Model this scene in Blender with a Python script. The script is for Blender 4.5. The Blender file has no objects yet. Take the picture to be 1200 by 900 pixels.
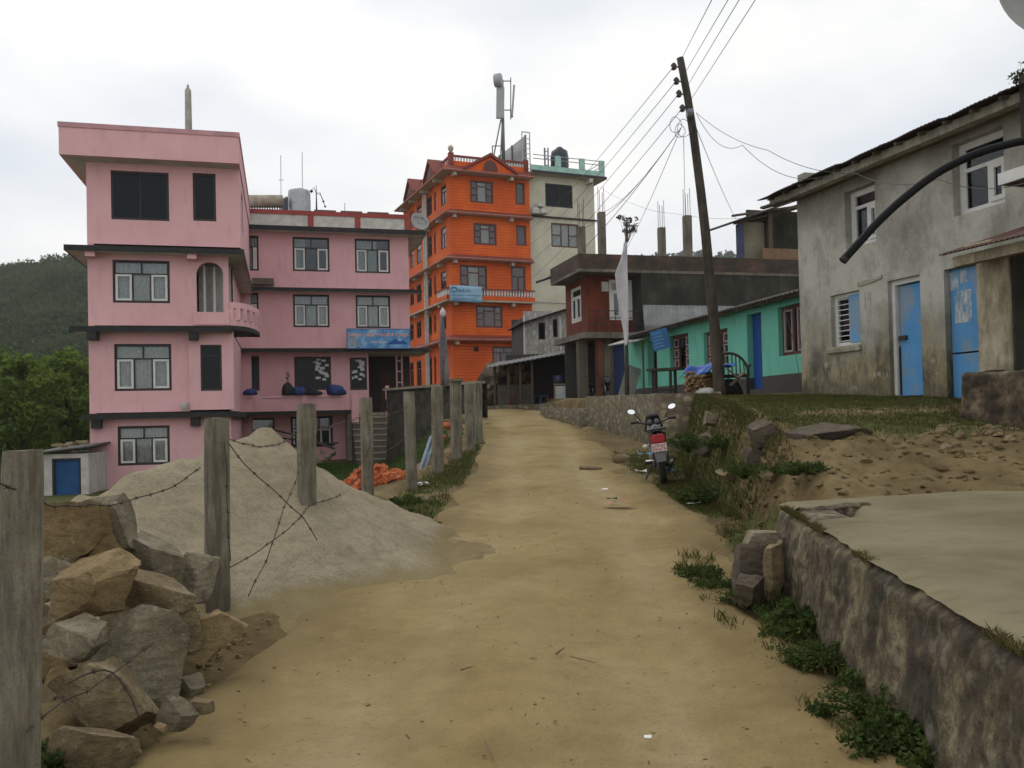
import bpy, bmesh, math, random
import numpy as np
from mathutils import Vector, Matrix, noise as mnoise

rnd = random.Random(7)
SC = bpy.context.scene
COL = SC.collection

# ------------------------------------------------------------------ camera
EYE = 1.55
FPX = 1000.0                      # focal length in pixels of a 1200 px wide frame
PITCH, ROLL, SHIFT = math.radians(1.0), math.radians(1.3), 20.5 / 1200
cam_d = bpy.data.cameras.new('camera')
cam = bpy.data.objects.new('camera', cam_d); COL.objects.link(cam)
cam_d.sensor_fit = 'HORIZONTAL'; cam_d.sensor_width = 36.0
cam_d.lens = 36.0 * FPX / 1200
cam_d.shift_y = SHIFT
cam_d.clip_start = 0.05; cam_d.clip_end = 4000
RC = Matrix.Rotation(math.radians(90) + PITCH, 4, 'X') @ Matrix.Rotation(-ROLL, 4, 'Z')
cam.matrix_world = Matrix.Translation((0, 0, EYE)) @ RC
SC.camera = cam

# ------------------------------------------------------------------ overcast sky
SUN_EL, SUN_AZ = math.radians(52), math.radians(-35)     # azimuth from +Y towards +X
w = bpy.data.worlds.new('World'); SC.world = w; w.use_nodes = True
nt = w.node_tree; nt.nodes.clear()
out = nt.nodes.new('ShaderNodeOutputWorld'); bg = nt.nodes.new('ShaderNodeBackground')
sky = nt.nodes.new('ShaderNodeTexSky'); sky.sky_type = 'NISHITA'; sky.sun_disc = False
sky.sun_elevation = SUN_EL; sky.sun_rotation = SUN_AZ; sky.air_density = 1.0; sky.dust_density = 4.0
tc = nt.nodes.new('ShaderNodeTexCoord')
mp = nt.nodes.new('ShaderNodeMapping'); mp.inputs['Scale'].default_value = (1.0, 1.0, 2.2)
mp.inputs['Location'].default_value = (0.35, 0.1, 0.55)
nz = nt.nodes.new('ShaderNodeTexNoise'); nz.inputs['Scale'].default_value = 1.9
nz.inputs['Detail'].default_value = 5; nz.inputs['Roughness'].default_value = 0.48
rp = nt.nodes.new('ShaderNodeValToRGB')
rp.color_ramp.elements[0].position = 0.36; rp.color_ramp.elements[0].color = (7.1, 7.6, 8.25, 1)
rp.color_ramp.elements[1].position = 0.58; rp.color_ramp.elements[1].color = (10.3, 10.15, 9.8, 1)
mx = nt.nodes.new('ShaderNodeMix'); mx.data_type = 'RGBA'; mx.inputs['Factor'].default_value = 0.92
L = nt.links.new
L(tc.outputs['Generated'], mp.inputs['Vector']); L(mp.outputs['Vector'], nz.inputs['Vector'])
L(nz.outputs['Fac'], rp.inputs['Fac'])
L(sky.outputs['Color'], mx.inputs['A']); L(rp.outputs['Color'], mx.inputs['B'])
L(mx.outputs['Result'], bg.inputs['Color']); bg.inputs['Strength'].default_value = 0.1
L(bg.outputs['Background'], out.inputs['Surface'])
sun_d = bpy.data.lights.new('sun', 'SUN'); sun_d.energy = 0.7; sun_d.angle = math.radians(28)
sun_d.color = (1.0, 0.96, 0.9)
sun = bpy.data.objects.new('sun', sun_d); COL.objects.link(sun)
_sd = Vector((math.sin(SUN_AZ) * math.cos(SUN_EL), math.cos(SUN_AZ) * math.cos(SUN_EL), math.sin(SUN_EL)))
sun.rotation_euler = _sd.to_track_quat('Z', 'Y').to_euler(); sun.location = (0, 0, 60)
SC.view_settings.view_transform = 'Standard'; SC.view_settings.look = 'None'
SC.view_settings.exposure = 0.15; SC.view_settings.gamma = 1.0
SC.view_settings.use_curve_mapping = False
SC.cycles.use_denoising = True
SC.cycles.max_bounces = 6; SC.cycles.transparent_max_bounces = 16

# ------------------------------------------------------------------ photo measuring
def ray(px, py):
    d = RC.to_3x3() @ Vector(((px - 600) / FPX, (450 - py) / FPX + SHIFT * 1200 / FPX, -1))
    return d
def at(px, py, Y):
    d = ray(px, py)
    return Vector((0, 0, EYE)) + d * (Y / d.y)
def on_z(px, py, z):
    d = ray(px, py)
    return Vector((0, 0, EYE)) + d * ((z - EYE) / d.z)

# ------------------------------------------------------------------ numpy noise
_pr = np.random.RandomState(3)
_PERM = _pr.permutation(4096)
_VAL = _pr.rand(4096)
def _h2(i, j):
    return _VAL[(_PERM[(i & 4095)] + j * 57) & 4095]
def vnoise(x, y):
    xi = np.floor(x).astype(int); yi = np.floor(y).astype(int)
    fx = x - xi; fy = y - yi
    fx = fx * fx * (3 - 2 * fx); fy = fy * fy * (3 - 2 * fy)
    a = _h2(xi, yi); b = _h2(xi + 1, yi); c = _h2(xi, yi + 1); d = _h2(xi + 1, yi + 1)
    return (a * (1 - fx) + b * fx) * (1 - fy) + (c * (1 - fx) + d * fx) * fy - 0.5
def fbm(x, y, oct=4, gain=0.5):
    s = 0; a = 1
    for k in range(oct):
        s = s + a * vnoise(x * 2 ** k + 17.3 * k, y * 2 ** k - 9.1 * k); a *= gain
    return s
def worley(x, y, seed=0):
    xi = np.floor(x).astype(int); yi = np.floor(y).astype(int)
    f1 = np.full(x.shape, 9.0); f2 = np.full(x.shape, 9.0)
    for dx in (-1, 0, 1):
        for dy in (-1, 0, 1):
            i = xi + dx; j = yi + dy
            px = i + 0.5 + 0.8 * (_h2(i + seed, j) - 0.5); py = j + 0.5 + 0.8 * (_h2(i + 313 + seed, j + 71) - 0.5)
            d = np.hypot(px - x, py - y)
            f2 = np.where(d < f1, f1, np.minimum(f2, d)); f1 = np.minimum(f1, d)
    return f1, f2
def sstep(a, b, x):
    t = np.clip((x - a) / (b - a), 0, 1)
    return t * t * (3 - 2 * t)

# ------------------------------------------------------------------ materials
MATS = {}
class NG:
    def __init__(s, name):
        s.m = bpy.data.materials.new(name); s.m.use_nodes = True
        s.t = s.m.node_tree; s.t.nodes.clear()
        s.out = s.n('ShaderNodeOutputMaterial'); s.b = s.n('ShaderNodeBsdfPrincipled')
        s.l(s.b.outputs['BSDF'], s.out.inputs['Surface'])
        s.geo = s.n('ShaderNodeNewGeometry'); s.P = s.geo.outputs['Position']
    def n(s, t): return s.t.nodes.new(t)
    def l(s, a, b): s.t.links.new(a, b)
    def noise(s, scale, detail=4, rough=0.55, stretch=None, vec=None):
        v = vec or s.P
        if stretch:
            m = s.n('ShaderNodeMapping'); m.inputs['Scale'].default_value = stretch; s.l(v, m.inputs['Vector']); v = m.outputs['Vector']
        k = s.n('ShaderNodeTexNoise'); k.inputs['Scale'].default_value = scale
        k.inputs['Detail'].default_value = detail; k.inputs['Roughness'].default_value = rough
        s.l(v, k.inputs['Vector']); return k.outputs['Fac']
    def voro(s, scale, feature='F1', stretch=None):
        v = s.P
        if stretch:
            m = s.n('ShaderNodeMapping'); m.inputs['Scale'].default_value = stretch; s.l(v, m.inputs['Vector']); v = m.outputs['Vector']
        k = s.n('ShaderNodeTexVoronoi'); k.feature = feature; k.inputs['Scale'].default_value = scale
        s.l(v, k.inputs['Vector']); return k
    def ramp(s, fac, stops):
        r = s.n('ShaderNodeValToRGB'); e = r.color_ramp.elements
        while len(e) < len(stops): e.new(0.5)
        for q, (p, c) in zip(e, stops):
            q.position = p; q.color = (c[0], c[1], c[2], 1) if hasattr(c, '__len__') else (c, c, c, 1)
        s.l(fac, r.inputs['Fac']); return r.outputs['Color']
    def mix(s, fac, a, b, mode='MIX'):
        m = s.n('ShaderNodeMix'); m.data_type = 'RGBA'; m.blend_type = mode
        for k, v in (('Factor', fac), ('A', a), ('B', b)):
            if hasattr(v, 'links'): s.l(v, m.inputs[k])
            elif k == 'Factor': m.inputs[k].default_value = v
            else: m.inputs[k].default_value = (v[0], v[1], v[2], 1)
        return m.outputs['Result']
    def math(s, op, a, b=0.0):
        m = s.n('ShaderNodeMath'); m.operation = op
        for i, v in enumerate((a, b)):
            if hasattr(v, 'links'): s.l(v, m.inputs[i])
            else: m.inputs[i].default_value = v
        return m.outputs[0]
    def sep(s, vec=None):
        k = s.n('ShaderNodeSeparateXYZ'); s.l(vec or s.P, k.inputs[0]); return k.outputs
    def mrange(s, v, a, b, c=0.0, d=1.0):
        m = s.n('ShaderNodeMapRange'); s.l(v, m.inputs['Value'])
        for k, q in (('From Min', a), ('From Max', b), ('To Min', c), ('To Max', d)): m.inputs[k].default_value = q
        return m.outputs['Result']
    def color(s, c):
        if hasattr(c, 'links'): s.l(c, s.b.inputs['Base Color'])
        else: s.b.inputs['Base Color'].default_value = (c[0], c[1], c[2], 1)
    def bump(s, h, strength=0.3, dist=0.01, prev=None):
        k = s.n('ShaderNodeBump'); k.inputs['Strength'].default_value = strength; k.inputs['Distance'].default_value = dist
        s.l(h, k.inputs['Height'])
        if prev is not None: s.l(prev, k.inputs['Normal'])
        s.l(k.outputs['Normal'], s.b.inputs['Normal']); return k.outputs['Normal']
    def rough(s, r):
        if hasattr(r, 'links'): s.l(r, s.b.inputs['Roughness'])
        else: s.b.inputs['Roughness'].default_value = r

def sc3(c, k): return (c[0] * k, c[1] * k, c[2] * k)
def mat(name, c, var=0.25, scale=2.0, rough=0.85, bump=0.15, bscale=60, bdist=0.004, metal=0.0, c2=None, spec=None):
    """painted / plain surface with worn colour variation and fine relief"""
    if name in MATS: return MATS[name]
    g = NG(name)
    n1 = g.noise(scale, 5); n2 = g.noise(scale * 9, 3)
    lo = c2 or sc3(c, 1 - var); hi = sc3(c, 1 + var * 0.35)
    col = g.ramp(n1, [(0.3, lo), (0.62, hi)])
    col = g.mix(0.25, col, g.ramp(n2, [(0.3, sc3(c, 0.7)), (0.7, sc3(c, 1.1))]))
    g.color(col); g.rough(rough); g.b.inputs['Metallic'].default_value = metal
    if spec is not None: g.b.inputs['Specular IOR Level'].default_value = spec
    if bump: g.bump(g.noise(bscale, 3), bump, bdist)
    MATS[name] = g.m
    return g.m

# ------------------------------------------------------------------ mesh helpers
WO = {}
def wo(o): return WO.get(o.name, Vector((0, 0, 0)))
def tag(o, label=None, cat=None, group=None, kind=None):
    if label: o['label'] = label
    if cat: o['category'] = cat
    if group: o['group'] = group
    if kind: o['kind'] = kind
    return o
def thing(name, loc, label, cat, group=None):
    o = bpy.data.objects.new(name, None); COL.objects.link(o)
    o.empty_display_size = 0.3; o.location = loc; WO[o.name] = Vector(loc)
    return tag(o, label, cat, group)
def copy_tree(o, parent=None):
    c = o.copy(); COL.objects.link(c); c.parent = parent
    for ch in list(o.children): copy_tree(ch, c)
    return c

class MB:
    def __init__(s, M=None): s.v = []; s.f = []; s.M = M or Matrix()
    def add(s, vs, fs):
        n = len(s.v); M = s.M
        s.v += [M @ Vector(p) for p in vs]; s.f += [tuple(i + n for i in f) for f in fs]
        return s
    def box(s, x0, y0, z0, x1, y1, z1):
        return s.add([(x0, y0, z0), (x1, y0, z0), (x1, y1, z0), (x0, y1, z0), (x0, y0, z1), (x1, y0, z1), (x1, y1, z1), (x0, y1, z1)],
              [(3, 2, 1, 0), (4, 5, 6, 7), (0, 1, 5, 4), (1, 2, 6, 5), (2, 3, 7, 6), (3, 0, 4, 7)])
    def bar(s, a, b, w, h=None, up=(0, 0, 1)):
        a = Vector(a); b = Vector(b); h = h or w; d = (b - a).normalized(); u = Vector(up)
        if abs(d.dot(u)) > 0.98: u = Vector((0, 1, 0))
        r = d.cross(u).normalized() * w / 2; u = r.cross(d).normalized() * h / 2
        return s.add([a - r - u, a + r - u, a + r + u, a - r + u, b - r - u, b + r - u, b + r + u, b - r + u],
              [(0, 1, 2, 3), (7, 6, 5, 4), (0, 4, 5, 1), (1, 5, 6, 2), (2, 6, 7, 3), (3, 7, 4, 0)])
    def tube(s, pts, r, n=6, close=False):
        pts = [Vector(p) for p in pts]; m = len(pts)
        rr = r if hasattr(r, '__len__') else [r] * m
        vs = []; pu = None
        for i, p in enumerate(pts):
            d = (pts[min(i + 1, m - 1)] - pts[max(i - 1, 0)])
            if close: d = pts[(i + 1) % m] - pts[i - 1]
            d.normalize()
            if pu is None:
                pu = Vector((0, 0, 1)) if abs(d.z) < 0.9 else Vector((0, 1, 0))
            a = d.cross(pu)
            if a.length < 1e-6: a = d.cross(Vector((1, 0.1, 0)))
            a.normalize(); b = a.cross(d).normalized(); pu = b
            for k in range(n):
                t = 2 * math.pi * k / n
                vs.append(p + (a * math.cos(t) + b * math.sin(t)) * rr[i])
        fs = []
        for i in range(m if close else m - 1):
            j = (i + 1) % m
            for k in range(n):
                fs.append((i * n + k, i * n + (k + 1) % n, j * n + (k + 1) % n, j * n + k))
        if not close: fs += [tuple(range(n - 1, -1, -1)), tuple((m - 1) * n + k for k in range(n))]
        return s.add(vs, fs)
    def prism(s, poly, y0, y1):
        """polygon in local x,z pushed from y0 to y1"""
        n = len(poly)
        vs = [(x, y0, z) for x, z in poly] + [(x, y1, z) for x, z in poly]
        fs = [tuple(range(n)), tuple(range(2 * n - 1, n - 1, -1))] + [(i, i + n, (i + 1) % n + n, (i + 1) % n) for i in range(n)]
        return s.add(vs, fs)
    def prismz(s, poly, z0, z1):
        n = len(poly)
        vs = [(x, y, z0) for x, y in poly] + [(x, y, z1) for x, y in poly]
        fs = [tuple(range(n - 1, -1, -1)), tuple(range(n, 2 * n))] + [(i, (i + 1) % n, (i + 1) % n + n, i + n) for i in range(n)]
        return s.add(vs, fs)
    def lathe(s, prof, c=(0, 0, 0), n=16, axis='Z'):
        vs = []; c = Vector(c)
        for r, z in prof:
            for k in range(n):
                t = 2 * math.pi * k / n
                p = (r * math.cos(t), r * math.sin(t), z)
                if axis == 'X': p = (z, r * math.cos(t), r * math.sin(t))
                if axis == 'Y': p = (r * math.cos(t), z, r * math.sin(t))
                vs.append(c + Vector(p))
        fs = []
        for i in range(len(prof) - 1):
            for k in range(n):
                fs.append((i * n + k, i * n + (k + 1) % n, (i + 1) * n + (k + 1) % n, (i + 1) * n + k))
        fs += [tuple(range(n - 1, -1, -1)), tuple((len(prof) - 1) * n + k for k in range(n))]
        return s.add(vs, fs)
    def torus(s, c, R, r, axis='X', n=28, m=10, flat=1.0):
        c = Vector(c); vs = []
        for i in range(n):
            t = 2 * math.pi * i / n
            for j in range(m):
                u = 2 * math.pi * j / m
                q = R + r * math.cos(u); z = r * flat * math.sin(u)
                if axis == 'X': p = (z, q * math.cos(t), q * math.sin(t))
                elif axis == 'Y': p = (q * math.cos(t), z, q * math.sin(t))
                else: p = (q * math.cos(t), q * math.sin(t), z)
                vs.append(c + Vector(p))
        fs = [(i * m + j, ((i + 1) % n) * m + j, ((i + 1) % n) * m + (j + 1) % m, i * m + (j + 1) % m) for i in range(n) for j in range(m)]
        return s.add(vs, fs)
    def grid(s, fn, nu, nv):
        """fn(u,v) in 0..1 gives a point"""
        vs = [fn(i / nu, j / nv) for j in range(nv + 1) for i in range(nu + 1)]
        fs = [(j * (nu + 1) + i, j * (nu + 1) + i + 1, (j + 1) * (nu + 1) + i + 1, (j + 1) * (nu + 1) + i) for j in range(nv) for i in range(nu)]
        return s.add(vs, fs)
    def build(s, name, m, parent=None, smooth=False, bevel=0.0, recalc=True, solid=0.0, sub=0):
        if parent is not None: O = wo(parent)
        else:
            xs = [p.x for p in s.v]; ys = [p.y for p in s.v]; zs = [p.z for p in s.v]
            O = Vector(((min(xs) + max(xs)) / 2, (min(ys) + max(ys)) / 2, min(zs)))
        me = bpy.data.meshes.new(name)
        me.from_pydata([p - O for p in s.v], [], s.f)
        if recalc:
            bm = bmesh.new(); bm.from_mesh(me); bmesh.ops.recalc_face_normals(bm, faces=bm.faces); bm.to_mesh(me); bm.free()
        if smooth: me.shade_smooth()
        me.materials.append(m); me.update()
        o = bpy.data.objects.new(name, me); COL.objects.link(o); WO[o.name] = O
        if parent is not None: o.parent = parent
        else: o.location = O
        if bevel:
            b = o.modifiers.new('bevel', 'BEVEL'); b.width = bevel; b.segments = 2; b.limit_method = 'ANGLE'
        if solid:
            b = o.modifiers.new('solid', 'SOLIDIFY'); b.thickness = solid
        if sub:
            b = o.modifiers.new('sub', 'SUBSURF'); b.levels = sub; b.render_levels = sub
        return o

def np_mesh(name, V, F, m, smooth=True, kind=None, parent=None, cols=None):
    """V (n,3) world, F (m,3 or 4) -> one mesh object, origin at 0"""
    me = bpy.data.meshes.new(name); V = np.asarray(V, np.float32); F = np.asarray(F, np.int32)
    O = wo(parent) if parent is not None else Vector((0, 0, 0))
    V = V - np.array(O, np.float32)
    me.vertices.add(len(V)); me.vertices.foreach_set('co', V.ravel())
    k = F.shape[1]; me.loops.add(F.size); me.loops.foreach_set('vertex_index', F.ravel())
    me.polygons.add(len(F)); me.polygons.foreach_set('loop_start', np.arange(0, F.size, k, dtype=np.int32))
    me.update(calc_edges=True); me.validate()
    me.polygons.foreach_set('use_smooth', np.full(len(F), smooth)); me.materials.append(m)
    if cols is not None:
        a = me.attributes.new('tone', 'FLOAT', 'POINT'); a.data.foreach_set('value', np.asarray(cols, np.float32))
    o = bpy.data.objects.new(name, me); COL.objects.link(o); WO[o.name] = O
    if parent is not None: o.parent = parent
    if kind: o['kind'] = kind
    return o
def grid_faces(nx, ny):
    i, j = np.meshgrid(np.arange(nx - 1), np.arange(ny - 1))
    a = (j * nx + i).ravel()
    return np.stack([a, a + 1, a + nx + 1, a + nx], 1)

def text_mesh(txt, size, M, m, parent, name='lettering', depth=0.004):
    cu = bpy.data.curves.new('t', 'FONT'); cu.body = txt; cu.size = size; cu.extrude = depth
    cu.align_x = 'CENTER'; cu.align_y = 'CENTER'
    o = bpy.data.objects.new('t', cu); COL.objects.link(o)
    bpy.context.view_layer.update()
    me = bpy.data.meshes.new_from_object(o.evaluated_get(bpy.context.evaluated_depsgraph_get()))
    bpy.data.objects.remove(o); bpy.data.curves.remove(cu)
    mb = MB(M); mb.add([tuple(v.co) for v in me.vertices], [tuple(p.vertices) for p in me.polygons])
    bpy.data.meshes.remove(me)
    return mb.build(name, m, parent)

class Fac:
    """a vertical facade: local x along it, y into the building, z up"""
    def __init__(s, p, ang):
        s.p = Vector((p[0], p[1], 0)); s.a = ang
        s.M = Matrix.Translation(s.p) @ Matrix.Rotation(ang, 4, 'Z'); s.I = s.M.inverted(); s.holes = []
    def hit(s, px, py, y=0.0):
        o = s.I @ Vector((0, 0, EYE)); d = s.I.to_3x3() @ ray(px, py)
        t = (y - o.y) / d.y; q = o + d * t
        return q.x, q.z
    def rect(s, x0, y0, x1, y1, y=0.0):
        xm = (x0 + x1) / 2; ym = (y0 + y1) / 2
        return (s.hit(x0, ym, y)[0], s.hit(xm, y1, y)[1], s.hit(x1, ym, y)[0], s.hit(xm, y0, y)[1])
    def mb(s): return MB(s.M)
    def W(s, x, y, z): return s.M @ Vector((x, y, z))
    def wall(s, x0, z0, x1, z1, name, m, parent, depth=0.22, extra_x=(), y=0.0, step=None):
        """outer skin of the wall with its openings cut and their reveals"""
        hs = [h for h in s.holes if h[0] < x1 and h[2] > x0 and h[1] < z1 and h[3] > z0]
        xs = sorted(set([x0, x1] + [min(max(v, x0), x1) for h in hs for v in (h[0], h[2])]))
        zs = sorted(set([z0, z1] + [min(max(v, z0), z1) for h in hs for v in (h[1], h[3])]))
        mb = s.mb()
        def solid(i, j):
            if i < 0 or j < 0 or i >= len(xs) - 1 or j >= len(zs) - 1: return None
            cx = (xs[i] + xs[i + 1]) / 2; cz = (zs[j] + zs[j + 1]) / 2
            return not any(h[0] < cx < h[2] and h[1] < cz < h[3] for h in hs)
        for i in range(len(xs) - 1):
            for j in range(len(zs) - 1):
                a, b, c, d = xs[i], xs[i + 1], zs[j], zs[j + 1]
                if solid(i, j):
                    mb.add([(a, y, c), (b, y, c), (b, y, d), (a, y, d)], [(0, 1, 2, 3)])
                else:
                    for (di, dj, q) in ((-1, 0, ((a, c), (a, d))), (1, 0, ((b, d), (b, c))), (0, -1, ((b, c), (a, c))), (0, 1, ((a, d), (b, d)))):
                        if solid(i + di, j + dj):
                            (e, f), (g_, h_) = q
                            mb.add([(e, y, f), (g_, y, h_), (g_, y + depth, h_), (e, y + depth, f)], [(0, 1, 2, 3)])
        return mb.build(name, m, parent, recalc=False)

def corr(mb, o, u, v, lu, lv, pitch=0.09, amp=0.012, sag=0.0, jag=0.0):
    """corrugated sheet: o corner, u along the ridges' crossing direction, v down the ridges"""
    o = Vector(o); u = Vector(u).normalized(); v = Vector(v).normalized(); nn = u.cross(v).normalized()
    nu = max(4, int(lu / pitch * 4)); nv = 3
    vs = []
    for j in range(nv + 1):
        for i in range(nu + 1):
            a = i / nu * lu; b = j / nv * lv
            jj = jag * math.sin(a * 3.1 + math.sin(a * 1.7) * 2) * (1 if j == 0 else 0)
            vs.append(o + u * a + v * (b + jj) + nn * (amp * math.sin(a / pitch * 2 * math.pi) - sag * math.sin(b / lv * math.pi)))
    fs = [(j * (nu + 1) + i, j * (nu + 1) + i + 1, (j + 1) * (nu + 1) + i + 1, (j + 1) * (nu + 1) + i) for j in range(nv) for i in range(nu)]
    M = mb.M; mb.M = Matrix(); mb.add(vs, fs); mb.M = M
    return mb
# ================================================================== materials of the setting
def m_road():
    g = NG('dirt_road_surface')
    a = g.noise(0.55, 6, 0.6); b = g.noise(5, 5, 0.6); c = g.noise(45, 4, 0.7); e = g.noise(0.9, 3, 0.5, (1.6, 0.25, 1))
    col = g.ramp(a, [(0.36, (0.18, 0.126, 0.048)), (0.5, (0.255, 0.19, 0.08)), (0.64, (0.3, 0.233, 0.108))])
    col = g.mix(g.ramp(e, [(0.45, 0.0), (0.7, 0.45)]), col, (0.285, 0.225, 0.118))
    ta = g.n('ShaderNodeAttribute'); ta.attribute_name = 'track'
    col = g.mix(g.math('MULTIPLY', ta.outputs['Fac'], g.ramp(e, [(0.35, 0.1), (0.6, 0.75)])), col, (0.335, 0.272, 0.15))
    col = g.mix(g.ramp(b, [(0.35, 0.35), (0.6, 0.0)]), col, (0.185, 0.13, 0.056))
    col = g.mix(g.ramp(c, [(0.28, 0.5), (0.45, 0.0)]), col, (0.1, 0.07, 0.034))
    col = g.mix(g.ramp(g.noise(120, 2), [(0.62, 0.0), (0.75, 0.35)]), col, (0.35, 0.29, 0.175))
    at_ = g.n('ShaderNodeAttribute'); at_.attribute_name = 'tone'
    ef = g.math('SUBTRACT', g.math('MULTIPLY', at_.outputs['Fac'], 1.5), g.ramp(g.noise(2.6, 6, 0.7), [(0.35, 0.0), (0.65, 0.75)]))
    col = g.mix(g.ramp(ef, [(0.0, 0.0), (0.6, 1.0)]), col, g.ramp(a, [(0.3, (0.155, 0.112, 0.048)), (0.6, (0.225, 0.168, 0.075))]))
    g.color(col); g.rough(0.95); g.b.inputs['Specular IOR Level'].default_value = 0.2
    n = g.bump(g.noise(1.8, 5, 0.6), 0.5, 0.08); n = g.bump(b, 0.55, 0.04, n); n = g.bump(c, 0.6, 0.014, n); g.bump(g.noise(160, 2), 0.4, 0.004, n)
    return g.m
def m_terrain():
    g = NG('bare_earth_and_turf')
    a = g.noise(0.8, 6, 0.6); b = g.noise(7, 5, 0.65); c = g.noise(50, 3, 0.6)
    soil = g.ramp(a, [(0.34, (0.1, 0.073, 0.034)), (0.5, (0.16, 0.12, 0.057)), (0.66, (0.215, 0.166, 0.085))])
    soil = g.mix(g.ramp(b, [(0.3, 0.6), (0.6, 0.0)]), soil, (0.08, 0.05, 0.022))
    green = g.ramp(b, [(0.3, (0.04, 0.05, 0.015)), (0.7, (0.085, 0.094, 0.028))])
    at_ = g.n('ShaderNodeAttribute'); at_.attribute_name = 'tone'
    f = g.math('MULTIPLY', at_.outputs['Fac'], 1.5)
    f = g.math('SUBTRACT', f, g.ramp(g.noise(3.5, 4), [(0.3, 0.0), (0.7, 0.6)]))
    fc = g.ramp(f, [(0.15, 0.0), (0.6, 0.92)])
    g.color(g.mix(fc, soil, green)); g.rough(0.96); g.b.inputs['Specular IOR Level'].default_value = 0.15
    n = g.bump(b, 0.6, 0.05); g.bump(c, 0.6, 0.015, n)
    return g.m
def m_leaf(name, c1, c2, scale=2.0, trans=0.25):
    g = NG(name)
    at_ = g.n('ShaderNodeAttribute'); at_.attribute_name = 'tone'
    n = g.noise(scale, 3)
    col = g.mix(at_.outputs['Fac'], c1, c2)
    col = g.mix(g.ramp(n, [(0.35, 0.45), (0.65, 0.0)]), col, sc3(c1, 0.55))
    g.color(col); g.rough(0.75); g.b.inputs['Specular IOR Level'].default_value = 0.12
    if trans:
        tr = g.n('ShaderNodeBsdfTranslucent'); g.l(col, tr.inputs['Color'])
        ms = g.n('ShaderNodeMixShader'); ms.inputs[0].default_value = trans
        g.l(g.b.outputs['BSDF'], ms.inputs[1]); g.l(tr.outputs[0], ms.inputs[2]); g.l(ms.outputs[0], g.out.inputs['Surface'])
    return g.m
def m_sand():
    g = NG('sand_gravel_heap')
    a = g.noise(0.9, 5, 0.6); b = g.noise(9, 4, 0.6); c = g.noise(90, 3, 0.75)
    col = g.ramp(a, [(0.3, (0.37, 0.315, 0.205)), (0.65, (0.48, 0.415, 0.285))])
    col = g.mix(g.ramp(b, [(0.3, 0.45), (0.55, 0.0)]), col, (0.215, 0.175, 0.11))
    col = g.mix(g.ramp(c, [(0.36, 0.75), (0.48, 0.0)]), col, (0.19, 0.165, 0.118)); col = g.mix(g.ramp(g.noise(38, 4, 0.8), [(0.38, 0.5), (0.5, 0.0)]), col, (0.235, 0.198, 0.135))
    col = g.mix(g.ramp(g.noise(150, 2), [(0.6, 0.0), (0.72, 0.4)]), col, (0.38, 0.34, 0.26))
    at_ = g.n('ShaderNodeAttribute'); at_.attribute_name = 'tone'
    th = g.math('SUBTRACT', at_.outputs['Fac'], g.ramp(g.noise(4, 6, 0.7), [(0.3, 0.0), (0.7, 0.55)]))
    col = g.mix(g.ramp(th, [(0.0, 0.0), (0.5, 1.0)]), g.ramp(a, [(0.3, (0.265, 0.205, 0.098)), (0.7, (0.34, 0.272, 0.145))]), col)
    g.color(col); g.rough(0.97); g.b.inputs['Specular IOR Level'].default_value = 0.15
    n = g.bump(b, 0.5, 0.035); n = g.bump(g.noise(38, 4, 0.8), 0.8, 0.025, n); n = g.bump(c, 1.0, 0.018, n); g.bump(g.noise(200, 2), 0.4, 0.004, n)
    return g.m
def m_rock(name, c1, c2, c3):
    g = NG(name)
    a = g.noise(3.0, 7, 0.65); b = g.noise(11, 6, 0.7, (1, 1, 2.6)); c = g.noise(70, 4, 0.7)
    col = g.ramp(a, [(0.3, c1), (0.52, c2), (0.72, c3)])
    col = g.mix(g.ramp(b, [(0.35, 0.6), (0.55, 0.0)]), col, sc3(c1, 0.55))
    col = g.mix(g.ramp(c, [(0.32, 0.45), (0.5, 0.0)]), col, sc3(c1, 0.6))
    col = g.mix(g.ramp(g.noise(22, 5), [(0.6, 0.0), (0.74, 0.5)]), col, sc3(c3, 1.3))
    g.color(col); g.rough(0.88); g.b.inputs['Specular IOR Level'].default_value = 0.3
    n = g.bump(b, 0.7, 0.035); n = g.bump(g.noise(26, 6, 0.7), 0.7, 0.02, n); g.bump(c, 0.7, 0.009, n)
    return g.m
def m_stonewall():
    g = NG('mossy_rubble_wall')
    v = g.voro(5.2, 'F1', (1, 1, 1.6)); a = g.noise(2.0, 6); c = g.noise(45, 4)
    col = g.mix(v.outputs['Color'], (0.105, 0.08, 0.05), (0.25, 0.2, 0.135))
    sp = g.sep(v.outputs['Color'])
    col = g.ramp(sp[0], [(0.0, (0.085, 0.066, 0.04)), (0.45, (0.14, 0.108, 0.066)), (0.8, (0.175, 0.14, 0.09)), (1.0, (0.23, 0.19, 0.135))])
    col = g.mix(g.ramp(v.outputs['Distance'], [(0.35, 0.0), (0.62, 0.8)]), col, (0.06, 0.046, 0.03))
    col = g.mix(g.ramp(a, [(0.46, 0.0), (0.62, 0.75)]), col, (0.075, 0.08, 0.03))
    g.color(col); g.rough(0.95); n = g.bump(c, 0.6, 0.02)
    g.bump(g.math('SUBTRACT', 1.0, v.outputs['Distance']), 0.5, 0.03, n)
    return g.m
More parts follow.
